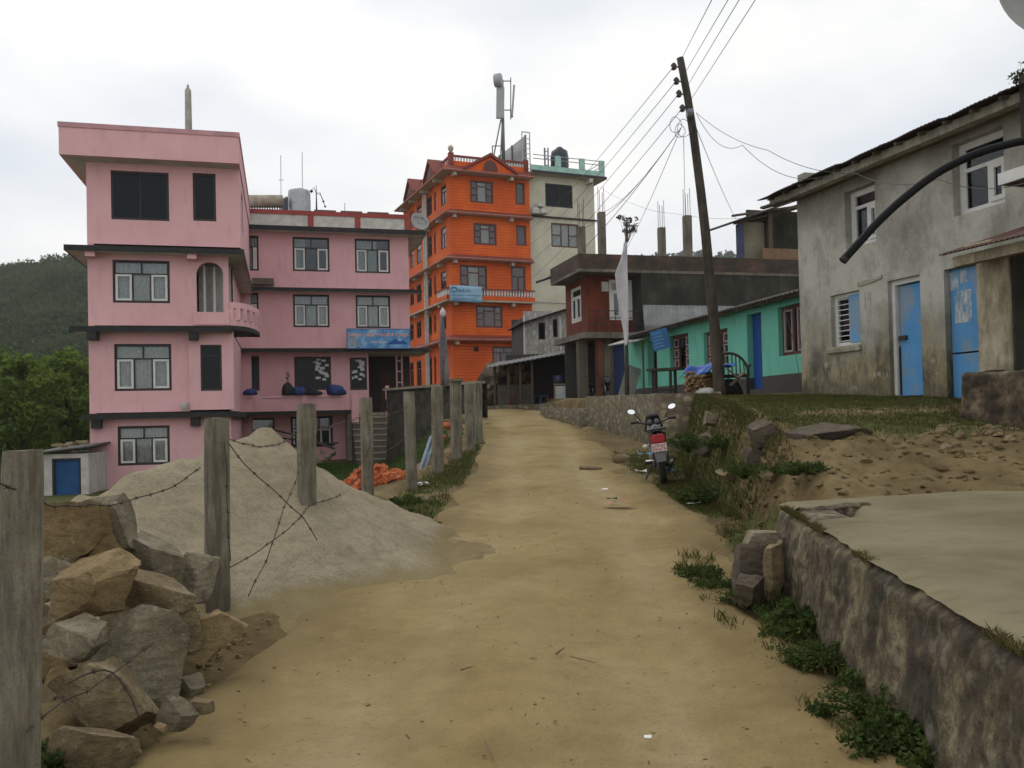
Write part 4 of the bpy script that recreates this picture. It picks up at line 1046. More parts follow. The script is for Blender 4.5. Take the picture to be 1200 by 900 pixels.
# bay of the third floor, set slightly forward
bx = F.hit(222, 430)[0]; mb = F.mb()
F.wall(bx, zL3 + .14, xs_ + .12, zL2 - .1, 'bay_wall', MPINK, pink, depth=.2, y=-0.12)
mb.box(bx, -0.118, zL3 + .14, bx + .1, 0.05, zL2 - .1); mb.box(xs_ + .02, -0.118, zL3 + .14, xs_ + .12, 0.4, zL2 - .1); mb.build('bay_side', MPINK, pink)
# arch head
xa, z0a, xb, z1a = ra; rr = (xb - xa) / 2; cx = (xa + xb) / 2; mb = F.mb()
for sgn in (-1, 1):
    pts = [(cx + sgn * rr, z1a)] + [(cx + sgn * rr * math.sin(t), z1a - rr + rr * math.cos(t)) for t in np.linspace(0, math.pi / 2, 9)]
    mb.prism(pts, 0.0, 0.22)
mb.build('arch', MPINK, pink)
mb = F.mb().box(xa - .05, 1.5, z0a - .3, xs_, 1.55, z1a + .1); mb.build('loggia_wall', MOFFW, pink)
for k in range(3):
    xq = xa + .2 + k * .32; F.mb().lathe([(.07, z0a), (.06, z0a + .1), (.05, z1a)], (xq, 0.7 + .2 * k, 0), 10).build('column', MWHITEP, pink)
# hidden and side walls
FS.holes.append((1.2, zL1 + 1.0, 2.6, zT - .5)); FS.wall(0, zL1 + .1, 9.2, zT, 'wall', MPINK, pink)
window(FS, pink, (1.2, zL1 + 1.0, 2.6, zT - .5), PINKW, MDARKF, hole=False)
for zb_, zt_ in ((zL2, zL1), (zL3, zL2), (zG, zL3)): FS2.wall(0.0 if zb_ != zL2 else 2.6, zb_ + .1, 9.2, zt_ + .02, 'wall', MPINK, pink)
mb = F.mb().box(xl, 0.02, zG, xl + .2, 9.2, zT); mb.box(xl, 9.2, zG, 0, 9.4, zT); mb.build('back_wall', MPINK, pink)
for z in (zL3, zL2, zL1):
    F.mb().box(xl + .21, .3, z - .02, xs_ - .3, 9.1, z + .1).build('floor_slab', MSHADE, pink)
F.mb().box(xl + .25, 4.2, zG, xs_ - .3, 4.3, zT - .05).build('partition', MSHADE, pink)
def ledge(Fx, x0, x1, z, ov, back, th=0.13, edge=True, me=None, side='lr'):
    s = Fx.mb().box(x0, -ov, z, x1, back, z + th).build('ledge', MSOFF, pink)
    e = Fx.mb().box(x0 - .012, -ov - .012, z - .03, x1 + .012, -ov - .002, z + th + .03)
    e.box(x0 - .012, -ov, z - .03, x0 - .002, back, z + th + .03); e.box(x1 + .002, -ov, z - .03, x1 + .012, back, z + th + .03)
    e.build('ledge_edge', me or MBLACKP, s)
def xat(px, py, y=0.0): return F.hit(px, py, y)[0]
ledge(F, xat(75, 288, -.6), 0.12, F.hit(190, 295, -.6)[1], .6, 9.0)
ledge(F, xat(81, 387, -.5), xs_ + .1, F.hit(190, 388, -.5)[1], .5, 0.2)
ledge(F, xat(95, 488, -.35), xs_ + .25, F.hit(190, 489, -.35)[1], .35, 9.0)
for px, z in ((103, zL1), (221, zL1), (104, zL2), (221, zL2), (106, zL3), (221, zL3)):
    x = xat(px, 300); F.mb().box(x, -.5 if z > 3 else -.3, z - .42, x + .3, 0.0, z - .16 if z > 7 else z - .12).build('beam_end', MPINK if z > 7 else MBLACKP, pink)
# roof slab and parapet of the tower
xpl = xat(69, 165, -.7); zS = F.hit(190, 187, -.7)[1]
F.mb().box(xpl, -.7, zS, .02, 9.3, zS + .15).build('roof_slab', MSOFF, pink)
mb = F.mb(); mb.box(xpl - .003, -.72, zS - .004, .035, -.58, zP); mb.box(xpl - .003, -.58, zS - .004, xpl + .12, 9.4, zP); mb.box(-.1, -.58, zS - .004, .035, 9.4, zP); mb.build('parapet', MPINK, pink)
mb = F.mb(); mb.box(xpl - .03, -.75, zP, .06, -.55, zP + .16); mb.box(xpl - .03, -.55, zP, xpl + .14, 9.42, zP + .16); mb.box(-.12, -.55, zP, .06, 9.42, zP + .16); mb.build('coping', mat('faded_pink', (0.5, 0.27, 0.29), 0.3, 2), pink)
# loggia parapet and curved balcony of the second floor
zb = F.hit(245, 384)[1]
F.mb().box(xa - .1, -0.1, zb + .1, xs_, 0.02, z0a).build('balcony_panel', MPINK, pink)
def curve_pts(o=0.0): return [Vector((xs_ + (.95 + o) * math.sin(t), 2.6 - (2.65 + o) * math.cos(t), 0)) for t in np.linspace(0, math.pi / 2, 13)]
def strip(o0, o1, za, zb2):
    p = curve_pts(o0); q = curve_pts(o1); mb = F.mb(); n = len(p)
    vs = [(a.x, a.y, z) for z in (za, zb2) for a in p + q]
    fs = []
    for i in range(n - 1):
        for s0 in (0, n): pass
        fs += [(i, i + 1, 2 * n + i + 1, 2 * n + i), (n + i, 3 * n + i, 3 * n + i + 1, n + i + 1), (i, n + i, n + i + 1, i + 1), (2 * n + i, 2 * n + i + 1, 3 * n + i + 1, 3 * n + i)]
    return mb.add(vs, fs)
zc0 = zb + .08; strip(0.02, -1.5, zb - .08, zb + .06).build('balcony_slab', MBLACKP, pink)
strip(0, -.1, zc0, zc0 + .22).build('balcony_rail', MPINK, pink); strip(0.02, -.12, zc0 + .62, zc0 + .82).build('balcony_rail', MPINK, pink)
cp = curve_pts(-.05)
for i in range(0, 13, 2):
    a = cp[i]; F.mb().box(a.x - .14, a.y - .05, zc0 + .2, a.x + .14, a.y + .05, zc0 + .64).build('baluster', MPINK, pink)

# ---- wing
F2 = Fac(at(290, 337, 39.0), A0)
def x2(px, py=340, y=0.0): return F2.hit(px, py, y)[0]
def z2(py, px=380, y=0.0): return F2.hit(px, py, y)[1]
zW3 = z2(268); zW2 = z2(339); zW1 = z2(410); xw0 = x2(262); xw1 = x2(479.5)
zF = F2.hit(345, 485, -1.6)[1]
for q in ((283, 276, 303, 317), (343, 278, 386, 318), (416, 280, 457, 320), (275, 343, 303, 383), (343.5, 345, 386, 383.5), (417, 346, 457.5, 384.5)):
    window(F2, pink, F2.rect(*q), PINKW, MDARKF, 0.06, 0.08, curtain=MCURTG if q[1] < 300 else MCURT, cov={343: (0, .34), 416: (0, .62), 417: (.06, .95)}.get(q[0], (0, 1)))
window(F2, pink, F2.rect(345, 418, 388, 457), [(0, 0, .55, 1, 'p'), (.55, 0, 1, 1, 'p')], MDARKF, 0.07, 0.06, mg=MDGLASS, label='dark dining room window with notices')
window(F2, pink, F2.rect(410, 419, 430, 457), [(0, 0, 1, 1, 'p')], MDARKF, 0.07, 0.06, mg=MDGLASS, label='narrow dark window covered with notices')
window(F2, pink, F2.rect(270, 417, 304, 458), [(0, 0, 1, 1, 'p')], MDARKF, 0.07, 0.06, mg=MDGLASS)
LOWW = [(0, .62, .5, 1, 'p'), (.5, .62, 1, 1, 'p'), (0, 0, .3, .62, 's'), (.3, 0, .7, .62, 'p'), (.7, 0, 1, .62, 's')]
window(F2, pink, F2.rect(268, 490, 322, 528), LOWW, MDARKF, 0.07, 0.08); window(F2, pink, F2.rect(341, 488, 390, 524), LOWW, MDARKF, 0.07, 0.08)
F2.wall(xw0, zW1 + .05, xw1, zW3, 'wall', MPINK, pink); F2.wall(xw0, zF, x2(432, 440), zW1 + .06, 'wall', MPINK, pink)
F2.wall(xw0, -1.0, x2(409, 500), zF, 'wall', MPINK, pink)
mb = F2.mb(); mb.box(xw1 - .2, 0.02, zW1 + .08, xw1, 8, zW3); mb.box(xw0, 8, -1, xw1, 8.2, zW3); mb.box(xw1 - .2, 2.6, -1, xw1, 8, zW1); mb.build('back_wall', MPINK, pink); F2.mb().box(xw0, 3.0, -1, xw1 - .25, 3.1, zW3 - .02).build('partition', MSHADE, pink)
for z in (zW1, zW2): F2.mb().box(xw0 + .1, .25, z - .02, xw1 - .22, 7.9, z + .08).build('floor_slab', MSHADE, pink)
# notices on the glass
nr = random.Random(3); MNOTE = mat('paper_notice', (0.55, 0.57, 0.58), 0.2, 8, 0.8)
for (q, n) in (((370, 421, 386, 446), 15), ((412, 421, 428, 446), 16)):
    for k in range(n):
        px = nr.uniform(q[0], q[2]); py = q[1] + (q[3] - q[1]) * (k / n); a, b = F2.hit(px, py, .05)
        F2.mb().box(a - nr.uniform(.06, .14), .052 + .0006 * k, b - nr.uniform(.04, .09), a + .09, .0524 + .0006 * k, b + .05).build('notice', MNOTE, pink)
def ledge2(px0, px1, py, ov, th=0.12, back=8.0):
    z = F2.hit(380, py, -ov)[1]; x0 = x2(px0, py, -ov); x1 = x2(px1, py, -ov)
    s = F2.mb().box(x0, -ov, z, x1, back, z + th).build('ledge', MSOFF, pink)
    F2.mb().box(x0 + .01, -ov - .012, z - .02, x1 + .012, -ov - .001, z + th + .04).build('ledge_edge', MBLACKP, s)
    F2.mb().box(x1 + .001, -ov, z - .02, x1 + .012, back, z + th + .04).build('ledge_edge', MBLACKP, s)
    return z
ledge2(262, 494, 341, .5, .1, 0.0); ledge2(262, 503, 412, .8, .12, 2.4); zr_ = ledge2(278, 499, 271, .6, .16)
# roof parapet: white panels between red posts under a red coping
MREDP = mat('red_oxide_paint', (0.29, 0.045, 0.035), 0.3, 3, 0.7)
zc = F2.hit(380, 248, -.1)[1]; zq = zr_ + .16; x0 = x2(292, 250, -.1); x1 = x2(480, 256, -.1)
F2.mb().box(x0, -.1, zq, x1, .05, zc - .2).build('parapet', MOFFW, pink)
F2.mb().box(x0, -.14, zc - .2, x1 + .03, .09, zc).build('coping', MREDP, pink)
for px in (364, 419, 477): a = x2(px, 255, -.12); F2.mb().box(a - .13, -.13, zq, a + .13, .07, zc - .2).build('parapet_post', MREDP, pink)
mb = F2.mb().box(x1 - .1, .05, zq, x1 + .02, 8, zc - .02); mb.build('parapet', MREDP, pink)
for px in (381, 412, 443): a = x2(px, 249, -.05); F2.mb().box(a - .5, -.1, zc, a + .5, .15, zc + .08).build('coping_tile', mat('brown_tile', (0.13, 0.075, 0.05), 0.3, 4), pink)
F2.mb().box(x2(296, 335, -.1), -.45, zW2 + .12, x2(321, 335, -.1), -.05, zW2 + .4).build('planter', mat('mossy_cement', (0.13, 0.115, 0.08), 0.5, 6), pink)
# balcony in front of the wing
yb = -1.6; xb0 = x2(262, 470, yb); xb1 = x2(412, 470, yb); zt = F2.hit(345, 463, yb)[1]
F2.mb().box(xb0, yb, zF, xb1, .0, zF + .12).build('balcony_slab', MSOFF, pink)
F2.mb().box(xb0, yb - .012, zF - .02, xb1, yb - .002, zF + .13).build('balcony_edge', MBLACKP, pink)
F2.mb().box(xb0, yb + .02, zF + .13, xb1, yb + .12, zt - .12).build('balcony_panel', MPINK, pink)
F2.mb().box(xb0, yb - .02, zt - .12, xb1, yb + .18, zt).build('balcony_coping', MPINK, pink)
for px in (303, 357, 409): a = x2(px, 470, yb); F2.mb().box(a - .16, yb - .015, zF + .13, a + .16, yb + .14, zt - .12).build('balcony_post', MPINK, pink)
a = x2(416, 475, -1.7); F2.mb().box(a - .16, -1.75, F2.hit(416, 495, -1.7)[1], a + .16, -1.45, F2.hit(416, 461, -1.7)[1]).build('stair_pillar', MPINK, pink)
a = x2(454, 475, -1.2); F2.mb().box(a - .08, -1.3, F2.hit(454, 502, -1.2)[1], a + .08, -1.1, F2.hit(454, 452, -1.2)[1]).build('stair_pillar', MPINK, pink)
MSTEP = mat('cement_step', (0.3, 0.27, 0.2), 0.35, 3); MRISE = mat('shaded_riser', (0.12, 0.11, 0.08), 0.4, 3); xA = x2(413, 500, -1.5); xB = x2(456, 500, -1.5)  # riser colour darkened to paint in the shading between treads
F2.mb().box(xA - .2, -1.0, -1, xw1, 2.5, zF).build('entrance_floor', MSTEP, pink)
for k in range(8):
    zz = zF - (k + 1) * .26; st_ = F2.mb().box(xA + .0, -1.0 - (k + 1) * .3, -1.2, xB + .05 * k, -1.0 - k * .3, zz).build('step', MRISE, pink); F2.mb().box(xA - .02, -1.03 - (k + 1) * .3, zz, xB + .05 * k + .02, -1.0 - k * .3, zz + .05).build('tread', MSTEP, st_)
# entrance recess
MDOOR = mat('dark_timber', (0.035, 0.022, 0.016), 0.3, 8, 0.7)
F2.mb().box(x2(432, 440), 2.4, zF, xw1 + .3, 2.5, zW1).build('entrance_screen', MDOOR, pink)
F2.mb().box(x2(446, 440, 2.3), 2.36, zF, x2(457, 440, 2.3), 2.4, zF + 2.1).build('door', mat('brown_door', (0.08, 0.04, 0.025), 0.3, 5), pink)
mb = F2.mb(); a, b = x2(464, 430), x2(472, 430); zz0 = zF + .9; ring(mb, a, zz0, b, zW1, .07, 0, .08)
for k in range(1, 4): mb.box(a + .07, 0.01, zz0 + (zW1 - zz0) * k / 4 - .03, b - .07, .07, zz0 + (zW1 - zz0) * k / 4 + .03)
mb.build('lattice', mat('pale_pink_timber', (0.5, 0.3, 0.3), 0.2, 5), pink)
F2.mb().box(a + .1, -.02, zF, b - .1, .12, zz0).build('lattice_plinth', MDOOR, pink)

a, b = F.hit(216, 480, -.25); bk = thing('bucket', F.W(a, -.25, zL3 + .1), 'white bucket standing on the lowest ledge of the pink tower', 'bucket'); MB(F.M).lathe([(.09, zL3 + .13), (.12, zL3 + .38), (.125, zL3 + .4), (.1, zL3 + .39)], (a, -.22, 0), 14).build('pail', MWHITEP, bk, True); MB(F.M).torus((a, -.22, zL3 + .4), .122, .008, 'Z', 18, 6).build('rim', MWHITEP, bk, True)
# sign over the entrance
def m_signsky():
    g = NG('printed_mountain_sign'); a = g.noise(1.8, 5, 0.6); s = g.sep()
    col = g.ramp(a, [(0.35, (0.03, 0.13, 0.36)), (0.5, (0.08, 0.28, 0.55)), (0.65, (0.35, 0.5, 0.6))])
    low = g.ramp(g.noise(3.0, 5), [(0.4, (0.06, 0.1, 0.12)), (0.6, (0.4, 0.45, 0.43))])
    g.color(g.mix(g.mrange(s[2], 3.55, 4.05, 0.7, 0.0), col, low)); g.rough(0.5); return g.m
x0, z0, x1, z1 = F2.rect(407, 386, 480, 408, -.9)
sg = thing('sign_board', F2.W((x0 + x1) / 2, -.9, z0), 'blue mountain sign board with orange lettering above the pink entrance', 'sign')
F2.mb().box(x0, -.93, z0, x1, -.88, z1).build('panel', m_signsky(), sg)
mb = F2.mb(); ring(mb, x0 - .03, z0 - .03, x1 + .03, z1 + .03, .03, -.94, -.87); mb.build('frame', mat('blue_sign_frame', (0.05, 0.12, 0.28), 0.2, 5), sg)
mb = F2.mb(); mb.add([(x0 + (x1 - x0) * u, -.934, z0 + (z1 - z0) * v) for u, v in ((.62, .2), (.7, .38), (.77, .52), (.84, .36), (.9, .44), (.97, .2))], [(0, 1, 2, 3, 4, 5)]); mb.build('printed_mountain', mat('print_blue', (0.02, 0.1, 0.32), 0.2, 8), sg, recalc=False)
mb = F2.mb()
for k in range(5): mb.box(x0 + .08, -.936 - k * .0005, z0 + .08 + k * .1, x0 + .6 - .05 * k, -.9335, z0 + .15 + k * .1)
mb.build('printed_picture', mat('print_grey', (0.3, 0.33, 0.33), 0.5, 9), sg)
Mt = F2.M @ Matrix.Translation(((x0 + x1) / 2, -.936, z0 + (z1 - z0) * .72)) @ Matrix.Rotation(math.pi / 2, 4, 'X')
text_mesh('Dorje Lakpa Hotel & Lodge', .25, Mt, mat('orange_lettering', (0.88, 0.36, 0.2), 0.1, 5), sg)
mb = F2.mb()
for k in range(9): mb.box(x0 + (x1 - x0) * (.36 + .03 * k), -.937, z0 + (z1 - z0) * .27, x0 + (x1 - x0) * (.375 + .03 * k + .006 * (k % 3)), -.934, z0 + (z1 - z0) * (.36 + .04 * (k % 2)))
mb.build('small_print', mat('white_lettering', (0.45, 0.5, 0.52), 0.1, 5), sg)

# things on the balcony coping and on the roof
MBAG = mat('dark_blue_cloth', (0.012, 0.035, 0.14), 0.4, 5, 0.7); MBLKC = mat('black_cloth', (0.012, 0.013, 0.018), 0.4, 6, 0.8)
def bag(px, py, wpx, hpx, m, lab, seed, Fx=F2, y=-1.5, name='cloth_bundle', cat='bundle', d=.35):
    x, z = Fx.hit(px, py, y); Y = (Fx.W(x, y, 0)).y; k = Y / FPX
    V, F_ = ico(3); V = V * (1 + .35 * fbm(V[:, 0] * 2 + seed, V[:, 1] * 2 + V[:, 2] * 2, 3))[:, None]; V[:, 2] = np.maximum(V[:, 2], -.35)
    V = (V + (0, 0, .35)) * np.array([wpx * k / 2.1, d, hpx * k / 1.6]); M3 = np.array(Fx.M.to_3x3())
    o = np_mesh(name, V @ M3.T, F_, m, True); o.location = Fx.W(x, y, z); return tag(o, lab, cat)
zcop = zt
bag(337, 463, 14, 17, MBLKC, 'black bundle on the pink balcony coping', 1); bag(350, 463, 17, 12, MBAG, 'blue bundle beside the black one on the balcony', 2)
bag(366, 463, 22, 8, MBLKC, 'flat dark bundle in the middle of the balcony coping', 3); bag(394, 463, 25, 14, MBAG, 'rounded blue cover at the right of the pink balcony', 4); bag(293, 463, 16, 9, MBAG, 'blue bundle at the left of the pink balcony', 6)
root = thing('potted_plant', F2.W(*[F2.hit(337, 452, -1.5)[0], -1.5, F2.hit(337, 462, -1.5)[1]]), 'spindly dark plant sticking up behind the black bundle', 'plant')
p0 = wo(root); MB().tube([p0, p0 + Vector((.05, 0, .4)), p0 + Vector((-.02, 0, .95))], [.03, .02, .012], 6).build('stem', MBARK, root, True)
V, F_, T = leaf_cloud([tuple(p0 + Vector((.03, 0, q))) for q in (.5, .7, .9)], [(.1, .1, .1)] * 3, 12, .06, 5); np_mesh('foliage', V, F_, MTREE2, False, None, root, T)

MSTEEL = mat('galvanised_steel', (0.34, 0.36, 0.37), 0.2, 4, 0.4, 0.1, metal=0.7)
def on2(px, py, y): a, b = F2.hit(px, py, y); return F2.W(a, y, b)
zroof = zr_ + .16
pt = on2(351, 247, 1.0); tk = thing('water_tank', (pt.x, pt.y, zroof), 'silver steel water tank on the pink roof', 'tank')
h = on2(351, 224, 1.0).z; MB().lathe([(.52, zroof + .1), (.53, zroof + .2), (.52, h - .1), (.5, h), (.2, h + .1), (.18, h + .12)], (pt.x, pt.y, 0), 24).build('shell', MSTEEL, tk, True)
MB().lathe([(.45, zroof), (.5, zroof + .1)], (pt.x, pt.y, 0), 16).build('base', MSOFF, tk)
pt2 = on2(337, 247, 1.4); tk = thing('water_tank', (pt2.x, pt2.y, zroof), 'dark water tank tucked behind the silver one', 'tank'); MB().lathe([(.45, zroof), (.46, h - .15), (.3, h), (.1, h + .03)], (pt2.x - .05, pt2.y + .9, 0), 20).build('shell', mat('black_plastic', (0.014, 0.02, 0.035), 0.2, 3, 0.5), tk, True)
sh = thing('solar_heater', on2(312, 246, .8), 'white solar water heater with rusty drum beside the tanks', 'water heater')
a, b = on2(291, 236, .8), on2(332, 236, .8); MB().tube([a, a.lerp(b, .02), b.lerp(a, .02), b], [.22, .3, .3, .22], 16).build('drum', mat('cream_drum', (0.36, 0.33, 0.27), 0.3, 3, c2=(0.22, 0.13, 0.07)), sh, True)
mb = MB()
for k in range(14):
    c = a.lerp(b, (k + .5) / 14); mb.tube([c + Vector((0, 0, -.15)), c + Vector((.15, -.5, -.75))], .03, 6)
mb.build('glass_tubes', MDGLASS, sh); MB().bar(a + Vector((.15, -.52, -.78)), b + Vector((.15, -.52, -.78)), .08).build('rail', MSTEEL, sh)
mb = MB()
for c in (a.lerp(b, .1), a.lerp(b, .9)): mb.bar(c, Vector((c.x, c.y, zroof)), .05)
mb.build('stand', MSTEEL, sh)
def antenna(px, py0, py1, y, lab, arms=()):
    p0 = on2(px, py0, y); p1 = on2(px, py1, y); r_ = thing('antenna', (p0.x, p0.y, zroof - .1), lab, 'antenna')
    MB().tube([Vector((p0.x, p0.y, zroof - .1)), p1], .018, 6).build('mast', MSTEEL, r_)
    if arms:
        mb = MB()
        for (z, l) in arms: mb.tube([p1 + Vector((-l, 0, -z)), p1 + Vector((l, 0, -z))], .014, 5)
        mb.build('arm', MSTEEL, r_)
antenna(329, 246, 182, 1.5, 'thin forked antenna above the solar heater', ((1.2, .12),)); antenna(354, 224, 178, 1.0, 'thin whip antenna above the silver tank'); antenna(404, 252, 238, .8, 'short dark stub on the pink roof')
wv = thing('weather_vane', on2(371, 250, .6), 'small vane with drooping arms on the pink roof edge', 'vane'); p0 = wo(wv); top = on2(370.5, 217, .6)
MB().tube([Vector((p0.x, p0.y, zroof)), top], [.07, .012], 6).build('mast', MDARKF, wv)
for (q, s) in (((365, 224), .09), ((379, 236), .06), ((381, 242), .06)):
    e = on2(*q, .6); MB().tube([top + Vector((0, 0, -.4)), (top + e) / 2 + Vector((0, 0, .05)), e], .016, 5).build('arm', MDARKF, wv); MB().lathe([(.01, -s), (s, 0), (.01, s)], e, 8).build('cup', MDARKF, wv)
pc = thing('concrete_pole', (0, 0, 0), 'pale concrete pole rising behind the pink tower roof', 'pole')
a, zz = F.hit(221, 150, 4.0); q = F.W(a, 4.0, zS); pc.location = q; WO[pc.name] = q
h = F.hit(221, 103, 4.0)[1]; MB().lathe([(.16, zS), (.12, h - .1), (.05, h), (.04, h + .12)], (q.x, q.y, 0), 12).build('shaft', mat('pale_concrete', (0.33, 0.31, 0.27), 0.3, 4), pc, True)

# dark yard wall right of the stairs and the sloping gravel in front of it
p = [at(454, 470, 36.0), at(490, 470, 34.0), at(520, 470, 32.5), at(562, 470, 30.5)]
o = rough_wall('stone_wall', [(q.x, q.y) for q in p], lambda x, y: -.6, lambda x, y: at(500, 455, 34).z, mat('dark_mossy_stone', (0.06, 0.06, 0.045), 0.8, 2.5, 0.95, 0.8, 14, .05, c2=(0.014, 0.014, 0.012)), scale=4, step=.09, side=1)
tag(o, 'dark mossy yard wall with a cement coping behind the fence posts', 'wall')
mb = MB(); zc_ = at(500, 455, 34).z + .05
for u, v in zip(p[:-1], p[1:]): mb.bar((u.x, u.y + .15, zc_), (v.x, v.y + .15, zc_), .5, .1)
tag(mb.build('wall_coping', MSTEP), 'flat cement coping on the dark yard wall', 'coping')

# ================================================================== small shed with blue door
F3 = Fac(at(105, 555, 27.0), A0 - .1); x0, z0, x1, z1 = F3.rect(47, 532, 104, 592); sd = thing('shed', F3.W(x0, 0, z0 - .6), 'small white shed with blue door low beside the pink tower', 'shed')
rd = F3.rect(61, 537, 95, 590); F3.holes.append(rd); F3.wall(x0, z0 - .6, x1, z1, 'wall', MOFFW, sd)
mb = F3.mb(); mb.box(x0, .02, z0 - .6, x0 + .15, 3, z1); mb.box(x1 - .15, .02, z0 - .6, x1, 3, z1); mb.box(x0, 3, z0 - .6, x1, 3.1, z1); mb.build('back_wall', MOFFW, sd)
dr = F3.mb().box(rd[0], .1, rd[1], rd[2], .14, rd[3]).build('door', mat('blue_door_paint', (0.012, 0.075, 0.2), 0.3, 3), sd)
mb = F3.mb(); ring(mb, rd[0], rd[1], rd[2], rd[3], .06, .02, .1); mb.build('door_frame', MDARKF, sd)
mb = F3.mb(); zl_ = F3.hit(47, 530)[1]; zr2 = F3.hit(105, 522)[1]
corr(mb, F3.W(x0 - .2, -.25, zl_ - .02), F3.M.to_3x3() @ Vector((x1 + .3 - x0, 0, zr2 - zl_)), F3.M.to_3x3() @ Vector((0, 1, .04)), x1 + .35 - x0, 3.2); mb.build('roof', mat('dark_tin', (0.06, 0.058, 0.055), 0.3, 3, .6), sd, True, solid=.03)
for k, px in enumerate((70, 84, 97)):
    a, b = F3.hit(px, 521 - k * 2, .6); rock('rock', F3.W(a, .6, b - .03), (.5, .3, .14), 700 + k, ROCKS[2], ('left', 'middle', 'right')[k] + ' roof stone weighing down the tin of the small shed', 'stones on the shed roof', sub=2)

# ================================================================== orange building
def m_clap():
    g = NG('orange_clapboard')
    s = g.sep(); z = g.math('MULTIPLY', s[2], 1 / 0.2); fr = g.math('FRACT', z)
    a = g.noise(0.6, 5); col = g.ramp(a, [(0.35, (0.55, 0.078, 0.004)), (0.5, (0.63, 0.098, 0.005)), (0.62, (0.68, 0.125, 0.01))])
    gap = g.ramp(fr, [(0.0, 1.0), (0.16, 0.0)])
    g.color(g.mix(gap, col, (0.33, 0.04, 0.004))); g.rough(0.75); g.bump(g.ramp(fr, [(0.0, 0.0), (0.12, 1.0), (1.0, 0.75)]), 0.8, 0.03); return g.m
MCLAP = m_clap(); MORANGE = mat('orange_paint', (0.64, 0.09, 0.005), 0.15, 2, 0.75); MMAROON = mat('maroon_eave', (0.2, 0.038, 0.024), 0.25, 2, 0.75)
MCREAM = mat('cream_soffit', (0.42, 0.37, 0.29), 0.3, 2)
A1 = math.atan(0.42)
O = Fac(at(528.5, 300, 58.0), A1); OW = O.hit(622, 300)[0]; OL = 11.5
OS = Fac(O.W(0, 0, 0) + (O.M.to_3x3() @ Vector((0, OL, 0))), A1 - math.pi / 2)   # left side: x runs from the back to the corner
lev = [O.hit(530, q)[1] for q in (470, 398, 352, 303, 250, 202)]
org = thing('guest_house', O.W(0, 0, lev[0] - 1), 'bright orange five-storey guest house with maroon eaves and gables', 'building')
BW = [(0, 0, .28, .34, 'p'), (0, .34, .28, .67, 'p'), (0, .67, .28, 1, 'p'), (.28, 0, .72, .78, 'p'), (.28, .78, .72, 1, 'p'), (.72, 0, 1, .34, 'p'), (.72, .34, 1, .67, 'p'), (.72, .67, 1, 1, 'p')]
def ow(q, cells=BW, cur=MCURT, **k): window(O, org, O.rect(*q), cells, MBROWNF, .09, .06, curtain=cur, cov=(.3, .7), **k)
ow((551, 212, 578, 238)); ow((604, 214, 615, 240), [(0, 0, 1, 1, 'p')], None); ow((555, 262, 582, 287)); ow((605, 264, 617, 288), [(0, 0, 1, 1, 'p')], None)
ow((539, 311, 571, 346)); ow((599, 312, 616, 346), [(0, .65, 1, 1, 'p'), (0, 0, .5, .65, 'p'), (.5, 0, 1, .65, 'p')], None, label='arched balcony door of the orange house'); ow((558, 358, 589, 384), cur=None); ow((577, 406, 605, 428), [(0, .7, .5, 1, 'p'), (.5, .7, 1, 1, 'p'), (0, 0, .33, .7, 'p'), (.33, 0, .67, .7, 'p'), (.67, 0, 1, .7, 'p')], None)
for q in ((555, 406, 561, 412), (611, 407, 616, 412)):
    r = O.rect(*q); O.holes.append(r); O.mb().box(r[0], .15, r[1], r[2], .2, r[3]).build('vent', MDARKF, org)
for f in range(5):
    zb, zt = lev[f] + .02, lev[f + 1]
    for (pa, pb, ha, hb) in ((517.5, 524, .28, .8), (509.5, 512, .28, .8), (501, 507, .28, .8), (489, 494.5, .28, .8), (481, 485.5, .28, .8)):
        py = 485 - (485 - (470, 425, 375, 328, 277)[f]) * 1
        x0 = OS.hit(pa, py)[0]; x1 = OS.hit(pb, py)[0]
        if x1 - x0 > .5: window(OS, org, (x0, zb + (zt - zb) * .3, x1, zb + (zt - zb) * .8), [(0, 0, .5, .7, 'p'), (.5, 0, 1, .7, 'p'), (0, .7, 1, 1, 'p')], MBROWNF, .09, .06, ms=MBROWNF, curtain=MCURT if (f + int(pa)) % 2 else None, cov=(.5, 1))
        else: window(OS, org, (x0, zb + (zt - zb) * .3, x1, zb + (zt - zb) * .8), [(0, 0, 1, 1, 'p')], MBROWNF, .06, .06)
    O.wall(0, zb - .02, OW, zt, 'wall', MCLAP, org); OS.wall(0, zb - .02, OL, zt, 'wall', MCLAP, org)
mb = O.mb(); mb.box(.02, OL, lev[0] - 1, OW, OL + .2, lev[5]); mb.box(OW - .2, .05, lev[0] - 1, OW, OL, lev[5]); mb.box(.3, 3.5, lev[0], OW - .3, 3.6, lev[5]); mb.box(3.4, .3, lev[0], 3.5, OL, lev[5]); mb.build('back_wall', MORANGE, org)
mb = O.mb().box(-.01, -.01, lev[0] - 1, OW + .01, OL, lev[0] + .85); mb.build('plinth', MORANGE, org)
